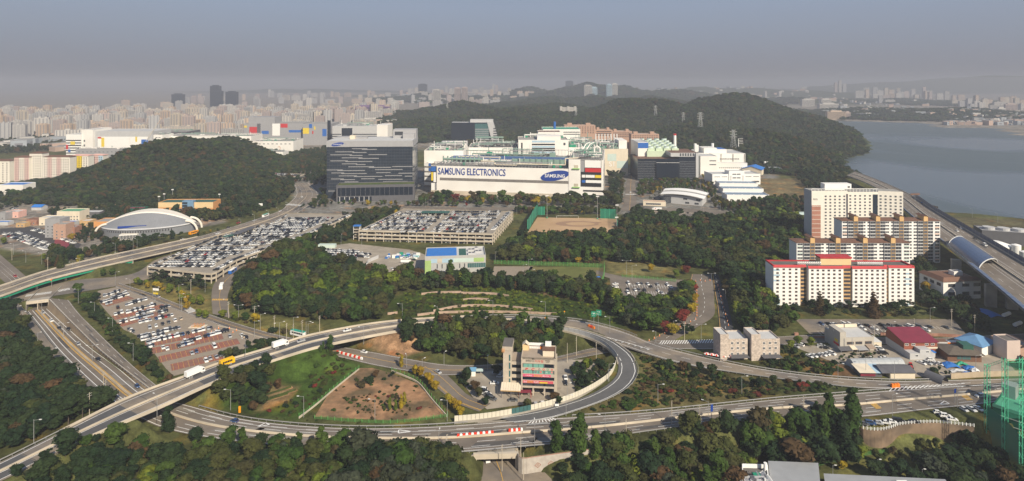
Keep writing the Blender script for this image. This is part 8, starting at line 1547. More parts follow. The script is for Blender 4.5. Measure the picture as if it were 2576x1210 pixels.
for u,v,h,pl in ((495,1110,9,'dark'),(575,1118,10,'green'),(610,1122,11,'green'),(655,1132,10,'dark'),(695,1138,10,'green'),(750,1138,11,'green'),(855,1138,12,'green')):T(u,v,h*.9,'round' if u%2 else 'tall',pl,z=1,wide=1.15)
for u,v,h in ((1015,846,9),(1180,842,8),(1210,838,9),(1330,842,8),(1375,846,9),(1396,850,8)):T(u,v,h,'tall','green',wide=.9)
for u,v in ((2008,868),(2040,872),(1475,930),(1990,880)):T(u,v,6.5,'round','lime' if u<2041 else 'dark')
for u,v,h,pl in ((1176,960,8,'dark'),(1195,985,6,'brown'),(1205,1000,6,'olive'),(1222,1020,5,'dark'),(1327,1030,6,'olive'),(1395,1010,5.5,'brown'),(1405,1018,5,'dark'),(1250,945,7,'dark'),(1464,965,8,'dark'),(1478,975,7,'dark')):T(u,v,h,'round',pl,wide=1.1)
for u,v,pl in ((560,800,'lime'),(592,805,'lime'),(618,808,'green'),(645,815,'lime'),(500,800,'lime'),(516,803,'lime'),(470,780,'yellow')):T(u,v,6.5,'round',pl,wide=1.1)
def vis(x,y,h):u=UC+F*x/y;vt=VH+(H-height(x,y)-h)*F/y;return -20<u<2600 and vt<1225
MASS.sort(key=lambda q:q[1]);cntk={};rest_t=[]
used={}
for t_,d_,x,y in TREES:used[t_.name.split('.')[0]]=used.get(t_.name.split('.')[0],0)+1
for q in MASS:
 x,y,h,kd,pl,wd=q;nm=NM[kd]
 if vis(x,y,h)and used.get(nm,0)<290 and y<(420 if kd!='bush' else 330):used[nm]=used.get(nm,0)+1;tree(x,y,h,kd,pl,None,wd,lod=0 if y<330 else 1)
 else :rest_t.append(q)
PK=[(kd,pl)for kd in ('round','pine','tall','cone','bush')for pl in ('dark','green','olive','brown','grey','lime','yellow','red')]
for nm_,lo,hi,lod in (('woodland_near',0,560,1),('woodland_far',560,1e9,2)):
 sel=[q for q in rest_t if lo<=q[1]<hi];need=sorted(set((q[3],q[4])for q in sel));prs,start=[],{}
 for kd,pl in need:
  start[(kd,pl)]=len(prs);prs+=[(crown(kd,pl,lod,v),1)for v in range(3)]
 xs=np.array([q[0]for q in sel]);ys=np.array([q[1]for q in sel]);zs_=heights(xs,ys)-.1
 gn_mass(nm_,prs,np.stack([xs,ys,zs_],1),[(q[2]*q[5],q[2]*q[5],q[2])for q in sel],rng.uniform(0,6.28,len(sel)),[start[(q[3],q[4])]+random.randrange(3)for q in sel])
X=np.concatenate([q[0]for q in HP]);Yh=np.concatenate([q[1]for q in HP]);Zh=np.concatenate([q[2]for q in HP]);Hh_=np.concatenate([q[3]for q in HP]);Ih=np.concatenate([q[4]for q in HP]);Wd=np.concatenate([np.full(len(q[0]),q[5])for q in HP])
prs=[(crown(kd,pl,2,v),1)for kd,pl in MIXES['hill'][0]for v in range(2)];wide_=np.maximum(Wd/Hh_*2.1,1.1)*rng.uniform(.85,1.2,len(X))
gn_mass('hill_woods',prs,np.stack([X,Yh,Zh-Hh_*.18],1),np.stack([Hh_*wide_,Hh_*wide_,Hh_],1),rng.uniform(0,6.28,len(X)),Ih*2+rng.integers(0,2,len(X)))
print('trees',used,'mass',len(rest_t),'hill',len(X))
BR='the brick parking lot'
rows_=[((262,746),(300,733),8,'rear row'),((275,752),(316,738),8,'second rear row'),((255,762),(322,742),12,'third rear row'),((268,765),(278,762),3,'short row at the left rear'),((296,775),(300,772),1,'pair in the middle rear'),((312,770),(366,754),10,'fourth rear row'),((320,787),(395,766),13,'fifth rear row'),((290,792),(306,787),3,'group left of fifth row'),((345,792),(425,771),13,'sixth rear row'),((303,812),(420,783),19,'seventh rear row'),((352,812),(432,794),11,'row behind the island'),((377,826),(455,803),6,'row before the island'),((350,848),(450,826),18,'row by the plaza stairs'),((358,855),(410,842),9,'second row by the stairs'),((372,862),(530,826),25,'long row below the stairs'),((372,874),(384,870),3,'short row at the left hedge'),((465,861),(572,832),16,'long right row'),((450,872),(482,862),5,'group below the long right row'),((410,876),(420,879),2,'pair left of the centre'),((483,890),(494,886),2,'pair on the bare red bays'),((539,873),(541,873),1,'lone bay near the middle'),((518,909),(529,904),2,'pair nearest the flyover'),((545,899),(555,895),2,'pair above the yellow bus'),((578,848),(580,848),1,'lone bay at the right'),((608,845),(620,850),3,'group at the right corner'),((325,830),(335,835),3,'group at the left hedge')]
for a,b,n,nm in rows_:
 gaps=set(k for k in range(n)if n>6 and random.random()<.1);p,q=P(*a),P(*b);d=q-p;ang=math.degrees(math.atan2(d.y,d.x))-90+12
 parked(a,b,n,gaps,128 if n!=6 or 'front' not in nm else 35,f"{nm} of the brick lot",group='cars parked on the brick paved lot',flip=.12)
for a,b in (((262,768),(330,748)),((285,800),(420,768)),((300,818),(400,788)),((365,868),(520,836)),((375,885),(560,846)),((400,905),(600,858)),((430,925),(560,895))):
 p,q=P(*a),P(*b);d=(q-p).normalized();s_=Vector((-d.y,d.x,0))*4.6;mb=MB();mb.face([p-s_+Vector((0,0,.075)),q-s_+Vector((0,0,.075)),q+s_+Vector((0,0,.075)),p+s_+Vector((0,0,.075))],'brick_paving');fix_up(mb).obj('brick_bay',LOTS['brick_parking_lot'])
 for k in range(int((q-p).length/2.5)):
  c=p+d*(k*2.5+1);mb=MB();mb.face([c-s_*.98+Vector((0,0,.08)),c-s_*.98+d*.12+Vector((0,0,.08)),c+s_*.98+d*.12+Vector((0,0,.08)),c+s_*.98+Vector((0,0,.08))],'line_yellow');fix_up(mb).obj('bay_line',LOTS['brick_parking_lot'])
SL='the small parking lot'
def bays(a,b,n,z,lot_o,L=5,mat='line_white'):
 p,q=P(*a,z),P(*b,z);d=(q-p).normalized();s_=Vector((-d.y,d.x,0))*L/2
 for k in range(n+1):c=p.lerp(q,k/n)+Vector((0,0,.075));mb=MB();mb.face([c-s_-d*.09,c-s_+d*.09,c+s_+d*.09,c+s_-d*.09],mat);fix_up(mb).obj('bay_line',lot_o)
for a,b,n in (((1577,718),(1692,722),18),((1577,736),(1690,740),18),((1577,755),(1672,759),15)):
 bays(a,b,n,0,LOTS['small_parking_lot'],9);p,q=P(*a),P(*b);mb=MB();d=(q-p).normalized();s_=Vector((-d.y,d.x,0))*.09;mb.face([p-s_+Vector((0,0,.078)),q-s_+Vector((0,0,.078)),q+s_+Vector((0,0,.078)),p+s_+Vector((0,0,.078))],'line_white');fix_up(mb).obj('bay_line',LOTS['small_parking_lot'])
for k,(u,v,c,kd)in enumerate(((1581,714,'white','suv'),(1606,716,'white','sedan'),(1614,716,'dark grey','hatchback'),(1630,716,'white','sedan'),(1638,723,'black','sedan'),(1654,717,'silver','sedan'),(1679,718,'white','suv'),(1688,724,'white','sedan'),(1580,729,'black','sedan'),(1579,737,'white','suv'),(1598,731,'white','sedan'),(1607,732,'dark grey','suv'),(1622,733,'black','suv'),(1656,733,'white','hatchback'),(1665,738,'silver','sedan'),(1689,735,'black','sedan'),(1579,748,'white','sedan'),(1548,716,'white','sedan'),(1548,724,'white','suv'),(1547,732,'silver','sedan'))):
 p=P(u,v);car(p.x,p.y,.08,R(95 if u>1560 else 8),kd,c,label=f"{c} {kd} in the small lot, {('rear row', 'middle row', 'front row', 'left edge')[0 if k < 8 else 1 if k < 16 else 2 if k < 17 else 3]}, {ordn(k + 1 if k < 8 else k - 7 if k < 16 else k - 15 if k < 17 else k - 16)} along",name='parked_car',group='cars in the small parking lot')
for (a,b,n,lb)in (((2060,816),(2150,819),16,'rear'),((2150,819),(2400,826),26,'right part of the rear'),((2100,826),(2330,832),24,'middle'),((2062,838),(2330,841),30,'front')):
 bays(a,b,n,0,LOTS['dormitory_parking_lot']);parked(a,b,n,set(k for k in range(n)if random.random()<(.45 if 'right' not in lb else .6)),112,f"the {lb} row of the dormitory lot",group='cars in the dormitory parking lot',flip=.1)
for (a,b,n,ang,lb)in (((2001,873),(2013,869),2,125,'the pair by the villas'),((2036,898),(2092,891),6,118,'the row below the grey building'),((2066,871),(2076,877),2,160,'the pair left of the grey building'),((2208,877),(2222,891),5,170,'the stack right of the grey building'),((2226,903),(2232,903),1,165,'front of the silver greenhouse'),((2292,896),(2298,901),2,172,'the first pair at the maroon hall'),((2322,896),(2332,900),2,172,'the second pair at the maroon hall'),((2342,907),(2350,908),1,172,'the gap behind the four parked cars'),((2319,915),(2362,917),4,118,'the row of four in the gravel yard'),((2368,870),(2378,880),4,170,'the group behind the maroon hall'),((2263,880),(2264,880),1,120,'the shade left of the maroon hall')):
 parked(a,b,n,(),ang,lb,group='cars parked in the village yard',flip=.05)
for (a,b,n,ang,lb)in (((1214,982),(1238,1006),8,158,'the slanted row at the yard entrance'),((1248,942),(1258,949),2,175,'the pair behind the stair tower'),((1244,966),(1246,966),1,178,'the spot before the yellow canopy'),((1296,976),(1294,990),3,178,'the stack beside the red shelter'),((1290,1009),(1292,1009),1,178,'the open yard below the stack'),((1330,1022),(1400,1016),5,92,'the row along the noise barrier'),((1423,952),(1423,965),2,92,'the pair right of the restaurant building'),((1474,967),(1476,967),1,175,'the black spot by the bushes'),((1470,978),(1476,978),1,175,'the right end of the restaurant yard')):
 parked(a,b,n,(),ang,lb,group='cars parked round the restaurant building',flip=.05)
for (a,b,n,ang,lb)in (((2172,1068),(2260,1062),6,160,'the row behind the white fence'),((2300,1063),(2304,1063),1,170,'the shade by the white fence'),((2360,1040),(2395,1057),3,165,'the trio above the retaining wall'),((2425,1032),(2462,1030),3,100,'the row nearest the golf range')):
 parked(a,b,n,(),ang,lb,z=.0,group='cars in the roadside yard',flip=.1)
for (a,b,n,ang,lb,g)in (((842,668),(940,680),12,128,'the front row beside the grey fence',set()),((944,682),(1000,676),5,128,'the short front row at the middle lot',{2}),((1020,652),(1050,640),7,160,'the slanted row left of the sports hall',set()),((993,685),(1040,655),4,175,'the line in front of the sports hall',set())):parked(a,b,n,g,ang,lb,group='cars in the middle parking lot',detail=False,flip=.1)
for (a,b,n,g)in (((1622,536),(1700,538),8,{1,2,4,6,7}),((1710,536),(1790,538),9,{1,3,5}),((1750,545),(1790,546),7,{2,5})):bays(a,b,14,0,LOTS['plant_parking_lot'],5);parked(a,b,n,g,95,f"{'left' if a[0] < 1700 else 'rear right' if a[1] < 540 else 'front right'} row by the plant gate",group='cars in the lot by the plant gate',detail=False)
parked((2425,795),(2436,815),3,(),118,'the lane right of the dormitories',group='cars near the dormitories');parked((2380,770),(2384,772),1,(),130,'the shade in front of the white office',group='cars near the dormitories')
def on(rd,u,v,z,kd,col,label,dirn=1,dz=.12,name='car',cat='car'):
 p=P(u,v,z);d=rd.near(u,v,z);tg=rd.dirn(d)*dirn;zz=rd.at(.5,d).z+dz;return car(p.x,p.y,zz,math.atan2(-tg.y,-tg.x),kd,col,label=label,name=name,cat=cat)
on(trunk,1464,1079,0,'suv','black','black off-road car alone on the near carriageway right of the cones',1);on(trunk,925,1091,0,'sedan','black','black sedan on the highway just above the foreground treetops',-1);on(trunk,590,1062,0,'hatchback','blue','blue pickup-like hatchback at the highway bend',-1)
on(trunk,345,976,-1.5,'hatchback','blue','blue-grey hatchback about to pass under the flyover',1);on(trunk,247,907,-3.2,'sedan','black','black sedan on the sunken highway below the double lamp',1);on(trunk,197,869,-4.2,'hatchback','silver','silver hatchback beside the long concrete wall',1);on(trunk,149,827,-5,'sedan','black','dark sedan in the left of the two lanes before the tunnel',1);on(trunk,172,830,-5,'sedan','black','dark sedan hugging the sloped wall by the tunnel',1);on(trunk,129,808,-5.4,'sedan','white','white sedan just out of the tunnel',1);on(trunk,108,788,-5.7,'hatchback','silver','silver hatchback right at the tunnel mouth',1)
on(trunk,2466,999,0,'suv','white','white sport utility car beside the yellow hatching at the right',-1);on(trunk,2493,980,0,'sedan','dark grey','dark car seen through the golf range mast',-1)
on(flyover,873,836,7,'sedan','white','white sedan crossing the second flyover bridge',-1);on(flyover,757,862,7.6,'sedan','silver','silver sedan right behind the white box truck',1);on(flyover,1040,812,6,'sedan','black','black sedan on the flyover below the terraced slope',1)
on(local_rd,916,888,0,'hatchback','white','white hatchback on the local road beyond the red barriers',1);on(local_rd,397,748,0,'sedan','silver','silver sedan under the yellow green street trees',-1);on(branch,1102,938,0,'sedan','silver','silver sedan turning beside the golden trees',1);on(boulevard,460,604,1,'sedan','white','white flatbed-like sedan on the boulevard before the arena',1)
for u,v,c,k in ((548,594,'white',0),(575,578,'black',1),(640,560,'silver',2),(705,536,'white',3),(760,500,'white',4),(600,566,'red',5)):on(boulevard,u,v-4,0,'sedan',c,f"{c} sedan {('opposite the arena', 'behind the yellow bus', 'by the wooded hill', 'at the plant crossing', 'on the bend beyond the crossing', 'hauling along the upper boulevard')[k]}",1 if k%2 else -1)
on(express,2252,505,16,'sedan','white','white car on the far stretch of the expressway',1);on(express,2418,575,18,'sedan','silver','silver car on the lake side lanes of the expressway',1);on(express,2408,582,18,'sedan','white','white car next to the silver one on the expressway',1);on(express,2453,601,18,'sedan','black','black car beside the blue tube on the expressway',1);on(express,2478,618,18,'van','white','white van right of the blue tube on the expressway',1)
on(under_rd,1224,1158,-6,'van','white','white minibus driving out of the concrete underpass',1);on(plant_st,1586,485,0,'suv','white','white car at the zebra crossing of the plant street',1);on(left_rd,38,696,0,'sedan','red','red car at the far left beyond the viaduct',1,name='car')
def truck(rd,u,v,z,label,L=9.5,Hh=3.7,col='white_clean',dirn=1,cabc='white_clean',box='white_clean'):
 p=P(u,v,z);d=rd.near(u,v,z);tg=rd.dirn(d)*dirn;t_=thing('box_truck',label,'truck',(p.x,p.y,rd.at(.5,d).z+.12),math.atan2(-tg.y,-tg.x));w_=1.22
 mb=MB();mb.box(-L/2+2.2,L/2,-w_,w_,1.15,Hh,box);mb.obj('cargo_box',t_);mb=MB();mb.extrude_y([(-L/2,.55),(-L/2,1.5),(-L/2+.25,2.6),(-L/2+.9,3.0),(-L/2+2.05,3.0),(-L/2+2.05,.55)],-w_*.97,w_*.97,cabc);cb=mb.obj('cab',t_)
 mb=MB();mb.face([(-L/2-.02,-w_*.85,1.55),(-L/2-.02,w_*.85,1.55),(-L/2+.22,w_*.85,2.6),(-L/2+.22,-w_*.85,2.6)],'car_glass');[mb.box(-L/2+.4,-L/2+1.4,s_*(w_*.97+.01)-.01,s_*(w_*.97+.01)+.01,1.6,2.4,'car_glass')for s_ in (-1,1)];mb.obj('windows',cb);mb=MB();mb.box(-L/2+.5,L/2-.2,-.5,.5,.6,1.14,'dark');mb.obj('chassis',t_)
 for x in (-L/2+1.2,L/2-2.6,L/2-1.4):
  for s_ in (-1,1):o=inst('wheel',CARM['suv']['wheel'],t_,(x,s_*(w_-.15),.48));o.scale=(1.45,1.4,1.45)
 return t_
truck(flyover,705,873,8,'white box truck on the flyover left of the second bridge',8.8,3.7,dirn=1);truck(flyover,490,945,8.9,'longer white lorry with rounded cab above the first bridge',9.6,3.7,dirn=1)
t_=truck(plant_rd,1652,530,0,'white lorry with a red mark parked in front of the canteen',12,3.8,dirn=-1);mb=MB();mb.face([(-2.4,-1.24,2.2),(-1.2,-1.24,2.2),(-.8,-1.24,3.2),(-2.0,-1.24,3.2)],'red');mb.face([(-2.4,1.24,2.2),(-.8,1.24,3.2),(-2.0,1.24,3.2)],'red');mb.obj('red_mark',t_)
def bus(rd,u,v,z,label,col,roof,L=10.5,dirn=1,lower=None,zz=None,cat='bus'):
 p=P(u,v,z);d=rd.near(u,v,z);tg=rd.dirn(d)*dirn;t_=thing('bus',label,cat,(p.x,p.y,(rd.at(.5,d).z if zz is None else zz)+.12),math.atan2(-tg.y,-tg.x));w_=1.25;mb=MB()
 mb.extrude_y([(-L/2,.4),(-L/2,2.2),(-L/2+.3,3.05),(L/2-.1,3.05),(L/2,.4)],-w_,w_,lower or col,lower or col);mb.obj('body',t_);mb=MB();mb.box(-L/2+.3,L/2-.12,-w_*.96,w_*.96,3.06,3.16,roof);mb.box(-1,1.6,-.6,.6,3.16,3.36,roof);mb.obj('roof',t_)
 mb=MB()
 for s_ in (-1,1):
  for k in range(6):x=-L/2+1.4+k*(L-2.2)/6;mb.box(x,x+(L-2.2)/6-.12,s_*w_-.02,s_*w_+.02,1.5,2.55,'car_glass')
 mb.face([(-L/2-.02,-w_*.9,1.2),(-L/2-.02,w_*.9,1.2),(-L/2-.02,w_*.9,2.2),(-L/2-.02,-w_*.9,2.2)],'car_glass');mb.face([(-L/2,-w_*.9,2.22),(-L/2,w_*.9,2.22),(-L/2+.26,w_*.9,2.95),(-L/2+.26,-w_*.9,2.95)],'car_glass');mb.obj('windows',t_)
 for x in (-L/2+2.2,L/2-2.6):
  for s_ in (-1,1):o=inst('wheel',CARM['suv']['wheel'],t_,(x,s_*(w_-.12),.45));o.scale=(1.4,1.3,1.4)
 return t_
M('bus_yellow',(.78,.44,.01),.4,.03);M('bus_teal',(.02,.30,.22),.4,.03);M('bus_orange',(.80,.32,.01),.4,.03)
bus(flyover,571,917,8.6,'yellow coach on the flyover between the lorry and the box truck','bus_yellow','bus_yellow',7.4);bus(local_rd,750,845,0,'green roofed city bus half hidden behind the flyover','white_clean','bus_teal',11,-1);bus(service,557,725,0,'white bus at the stop line of the service road','white_clean','white_clean',9,-1)
bus(service,585,686,0,'white roofed blue bus below the left parking deck','blue','white_clean',10,-1);bus(boulevard,487,590,0,'orange lorry-like coach parked by the arena entrance','bus_orange','bus_orange',10,1);bus(boulevard,668,545,0,'green roofed bus far up the boulevard','white_clean','bus_teal',11,1)
for i,(u,v)in enumerate(((2532,798),(2560,822))):p=P(u,v);t_=thing('tank_trailer',('white tank trailer parked under the expressway at the right edge','second tank trailer nearer the right picture edge')[i],'trailer',p,R(28));mb=MB();mb.v=[];mb.tube((-4,0,2),(4,0,2),1.15,'white_clean',12);mb.obj('tank',t_);mb=MB();mb.box(-4,4,-.8,.8,.6,1.0,'dark');mb.obj('chassis',t_);[inst('wheel',CARM['suv']['wheel'],t_,(x,y,.4))for x in (-3,2.2,3.2)for y in (-.9,.9)]
dp,dr,di,ds_=[],[],[],[]
def dcar(x,y,z,ang):dp.append((x,y,z));dr.append(R(ang)+(math.pi if random.random()<.3 else 0));di.append(int(rng.choice(len(DECKP),p=DECKW)));ds_.append((1,1,1))
def drow(Y,x0,x1,z,ang=83,fill_=.95,step=2.5):
 x=x0
 while x<x1:
  if random.random()<fill_:dcar(x,Y+random.uniform(-.1,.1),z,ang)
  x+=step
def span(poly,Y):
 xs=[];n=len(poly)
 for i in range(n):
  (x0,y0),(x1,y1)=poly[i],poly[(i+1)%n]
  if (y0-Y)*(y1-Y)<0:xs.append(x0+(x1-x0)*(Y-y0)/(y1-y0))
 return min(xs),max(xs)
zA,zB=7.02,10.02
Ys=[P(0,671,zA).y+.5]+[P(0,v,zA).y+o for v in (661,649,638,626,614,604,594.5,586,578,570.5,563.5,557,551)for o in (-2.5,2.6)];Ya,Yb=min(p[1]for p in polyA),max(p[1]for p in polyA)
for Y_ in Ys:
 try:a,b=span(polyA,Y_)
 except ValueError:continue
 if Y_>Yb-6:continue
 drow(Y_,a+(9.5 if Y_>Ys[0]else 3),b-(13 if Y_>Ys[0]else 8),zA,84)
for Y_ in np.arange(Ya+26,Yb-6,5.4):
 try:a,b=span(polyA,Y_);dcar(a+2.4,Y_,zA,84)
 except ValueError:pass
for Y_ in np.arange(Ya+10,Yb-6,2.6):
 try:a,b=span(polyA,Y_);dcar(b-3.6,Y_,zA,10)
 except ValueError:pass
Ys=[P(0,583.5,zB).y]+[P(0,v,zB).y+o for v in (575.3,566,557,549,540)for o in (-2.5,2.6)]+[P(0,533.5,zB).y];MA,MC=P(1075.7,583,zB),P(1135,530,zB)
for Y_ in Ys:
 a,b=span(polyB,Y_);m_=MA.x+(Y_-MA.y)*(MC.x-MA.x)/(MC.y-MA.y);drow(Y_,a+(11 if Y_>Ys[0]else 5),m_-3,zB,80);drow(Y_,m_+4.5,b-(12 if Y_>Ys[0]else 9),zB,80)
for Y_ in np.arange(max(polyB[0][1],polyB[1][1])+4,min(polyB[2][1],polyB[3][1])-3,2.6):a,b=span(polyB,Y_);dcar(a+4,Y_,zB,-8);dcar(b-4,Y_,zB,8)
for poly,zs__ in ((polyA,(0.05,3.42)),(polyB,(.05,3.02,6.52))):
 for k in range(len(poly)):
  a,b=Vector(poly[k]),Vector(poly[(k+1)%len(poly)]);d=b-a
  if d.length<12:continue
  n_=Vector((-d.y,d.x)).normalized();cen=Vector((sum(p[0]for p in poly)/len(poly),sum(p[1]for p in poly)/len(poly)))
  if (cen-a).dot(n_)<0:n_=-n_
  if n_.y<-.1:continue
  for z_ in zs__:
   for t in np.arange(3,d.length-2,3.0):
    if random.random()<.8:q=a+d.normalized()*t+n_*4.2;dp.append((q.x,q.y,z_));dr.append(math.atan2(n_.y,n_.x));di.append(int(rng.choice(len(DECKP),p=DECKW)));ds_.append((1,1,1))
for (a,b,n,ang)in (((25,588),(130,628),34,15),((12,590),(118,630),34,15),((45,586),(140,622),30,15),((92,578),(190,614),30,20),((84,580),(120,590),9,20),((780,628),(905,634),30,120),((782,632),(935,641),34,120),((790,638),(930,648),32,120),((800,643),(900,650),24,120),((680,446),(740,450),26,90),((682,450),(742,454),26,90),((30,525),(62,535),12,60),((40,530),(62,545),8,60)):
 for k in range(n):p=P(*a).lerp(P(*b),k/n);zz=6.3 if a[1]in (446,450)else .1;dp.append((p.x,p.y,zz));dr.append(R(ang));di.append(int(rng.choice(len(DECKP),p=DECKW)));ds_.append((1,1,1))
scm=[(small_car(kd,'paint_'+pt),1)for kd,pt in DECKP];gn_mass('cars_on_parking_decks',scm,dp,ds_,dr,di)
for (a,b,w_,lb)in (((1059,536),(1130,536),9,'dark green canopy roof at the back of the middle deck'),((598,590),(645,572),7,'dark canopy over the ramp of the left deck'),((565,597),(590,592),5,'green canopy near the ramp of the left deck')):
 z_=zB if 'middle' in lb else zA;p,q=P(*a,z_+3),P(*b,z_+3);t_=thing('deck_canopy',lb,'canopy',(p.x,p.y,z_),math.atan2(q.y-p.y,q.x-p.x));L_=(q-p).length;mb=MB();mb.box(0,L_,0,w_,3,3.4,'green_dark' if 'green' in lb else 'grey_dark');mb.obj('roof',t_);mb=MB();[mb.box(x,x+.3,y,y+.3,0,3,'cream')for x in np.arange(.2,L_,8)for y in (.2,w_-.5)];mb.obj('post',t_)
p=P(902,577,10);t_=thing('stair_head','little stair head with a blue roof at the front left corner of the middle deck','stair head',(p.x-5,p.y-1,0));mb=MB();[mb.box(x,x+.35,y,y+.35,0,13.2,'white_clean')for x in (0,6)for y in (0,5)];mb.obj('post',t_);mb=MB();mb.box(-.4,6.8,-.4,5.8,13.2,13.6,'roof_blue');mb.obj('roof',t_);mb=MB();[mb.box(0,6.3,0,5.3,z_,z_+.3,'concrete_light')for z_ in (2,4.5,7,9.7)];mb.obj('landing',t_)
for a in ((105,808-28+14,-5.6,10,2.4,0,True),(160,852,-4.5,10,2.4,8,True),(232,912,-3.2,10,2.4,10,True)):lamp(*a)
for u,v in ((197,763),(238,798),(283,841),(335,908)):lamp(u,v,0,10,2.4,175)
for u,v in ((57,811),(95,865),(133,907),(45,795)):lamp(u,v,0,7,1.4,10)
for u,v,zz in ((85,1117,9.7),(617,900,8.2),(395,1050,9)):lamp(u,v,zz,10,2.4,0 if u<100 else 150)
for u,v,z,h,dg in ((915,866,7,10,180),(1012,803,6,10,180),(1100,797,6,7,180),(1240,794,5.5,10,185),(1372,797,4,10,185),(1505,831,3.3,10,170),(1534,838,2.8,10,170)):lamp(u,v,z,h,2.4 if h==10 else 1.4,dg)
for u,v,dg in ((1104,1147,90),(1522,1104,150),(1345,1120,90),(1782,1064,150),(2245,1046,20),(2408,1026,10),(1655,1018,0),(1866,996,0),(1424,1047,0),(580,1032,180),(764,1050,180),(943,1058,180),(1125,1060,180),(1532,963,0)):lamp(u,v,0,10,2.4,dg)
for u,v,dg in ((1530,963,0),(1427,998,0),(1650,862,180),(1694,835,0),(1745,789,0),(1825,753,180),(1117,918,60),(1227,930,90),(1062,935,45),(1023,925,120)):lamp(u,v,0,7,1.4,dg)
for u,v in ((1764,857),(1790,720)):lamp(u,v,0,10,2.4,0,True)
for u,v in ((655,830),(640,848),(600,805),(703,852),(738,838),(770,850),(775,855)):lamp(u,v,0,10,2.4,30 if u%2 else 0,u in (600,703))
for u,v in ((452,775),(456,784),(390,757),(327,735),(290,716),(450,750),(516,735),(590,700),(573,790),(640,808)):lamp(u,v,0,10,2.4,180 if u%2 else 0)
for u,v in ((295,665),(430,640),(545,612),(606,575),(640,562),(675,552),(700,545),(724,530),(745,515),(290,640),(335,632),(345,628)):lamp(u,v,0 if u>500 else 1,10,2.4,160)
for u,v in ((34,640),(65,660),(105,665),(16,610),(183,690),(200,680)):lamp(u,v,0,10,2.4,180)
for u,v in ((1330,682),(1316,697),(1335,710),(1576,692),(1585,760),(1246,662),(1196,712),(960,715),(1590,705)):lamp(u,v,0,10 if u<1400 else 12,2.4 if u<1400 else 3.0,0,u==1576)
for u,v in ((1300,540),(1352,532),(1420,530),(1170,528),(1070,522),(1010,560),(858,617),(910,622),(1545,545),(830,528),(870,515),(760,535),(1625,528),(1770,530),(1812,533)):lamp(u,v,0,10,2.4,90)
for u,v in ((2105,848),(2240,850),(2178,944),(2045,918),(2108,963),(2250,955),(2455,940),(2340,812),(2475,1012)):lamp(u,v,0,10,2.4,0)
for u,v in ((1984,1205),(2208,1185),(2095,1200),(2320,1210),(1770,1195)):lamp(u,v,-9,5,.8,0)
for u,v in ((2245,510),(2360,545),(2510,560),(2446,548)):lamp(u,v,0,10,2.4,90)
for u,v,h,lb in ((1376,549,26,'tall floodlight mast at the left rear of the sand field'),(1503,551,26,'tall floodlight mast behind the goal of the sand field'),(1552,566,22,'tall floodlight mast at the right side of the sand field'),(1551,585,16,'second floodlight mast at the right side of the sand field')):
 p=P(u,v);t_=thing('floodlight_mast',lb,'floodlight',p);mb=MB();mb.cyl(0,0,0,h,.28,'steel',8,.16);mb.cyl(0,0,0,1.2,.9,'green_paint',8);mb.obj('mast',t_)
 for k in range(4):mb=MB();mb.box(-1.6+k*.9,-.9+k*.9,-.3,.2,h-.6,h+.4,'white_clean');mb.obj('flood_lamp',t_)
for u,v,h,lb in ((400,527,16,'left floodlight pole behind the school'),(413,522,17,'second floodlight pole behind the school'),(434,512,18,'third floodlight pole behind the school'),(552,512,12,'floodlight pole at the right end of the school ground')):
 p=P(u,v);t_=thing('floodlight_mast',lb,'floodlight',p);mb=MB();mb.cyl(0,0,0,h,.3,'steel',6,.2);mb.obj('mast',t_);mb=MB();mb.box(-1.3,1.3,-.3,.3,h-.6,h+.5,'white_clean');mb.obj('flood_lamp',t_)
p=P(1410,549);t_=thing('football_goal','white football goal on the far side of the sand field','goal',P(1400,549));mb=MB();mb.pipe([(0,0,0),(0,0,2.8),(28*.9,0,2.8),(28*.9,0,0)],.12,'white_clean',5);mb.obj('frame',t_)
paint_poly_o=LOTS['sand_sports_field'];mb=MB();c=P(1452,563);[mb.face([c+Vector((24*math.cos(a),13*math.sin(a),.075))for a in np.linspace(0,6.283,30,endpoint=False)],'mud')];fix_up(mb).obj('worn_patch',paint_poly_o);mb=MB();c=P(1460,563);mb.face([c+Vector((16*math.cos(a),8*math.sin(a),.080))for a in np.linspace(0,6.283,30,endpoint=False)],'sand');fix_up(mb).obj('sand_ring',paint_poly_o);mb=MB();c=P(1500,560);mb.face([c+Vector((6*math.cos(a),3*math.sin(a),.085))for a in np.linspace(0,6.283,20,endpoint=False)],'mud');fix_up(mb).obj('worn_patch',paint_poly_o)
for u,v in ((225,1046),(266,1010),(260,990),(804,838),(721,858),(738,860),(480,740),(575,800),(1263,1185),(1124,1157),(1310,1165),(1388,1155),(1575,1118),(1760,1078),(1317,1207),(1500,910),(1450,895),(1427,912),(2101,875),(2200,862),(2300,846),(1722,857),(1690,1068),(2022,1055),(640,812),(760,850),(690,838),(2394,820),(2452,835),(30,655),(120,680),(208,652)):upole(u,v,0 if v<1140 else -5,random.choice((0,20,70,90)))
def row_of(name,label,cat,a,b,n,z,size,mats,kind='block'):
 p,q=P(*a,z),P(*b,z);t_=thing(name,label,cat,p.lerp(q,.5));c0=t_.location.copy();d=(q-p);L_=d.length/n;u_=d.normalized();s_=Vector((-u_.y,u_.x,0))*size[0]/2
 for k in range(n):
  c=p+u_*(L_*(k+.5))-c0;h_=u_*L_*.46;mb=MB();m_=mats[k%len(mats)]
  mb.prism([((c+x).x,(c+x).y)for x in (-h_-s_,h_-s_,h_+s_,-h_+s_)],.1,size[1],m_);mb.prism([((c+x*.8).x,(c+x*.8).y)for x in (-h_-s_,h_-s_,h_+s_,-h_+s_)],size[1],size[1]*1.2,m_);mb.obj('barrier_block',t_)
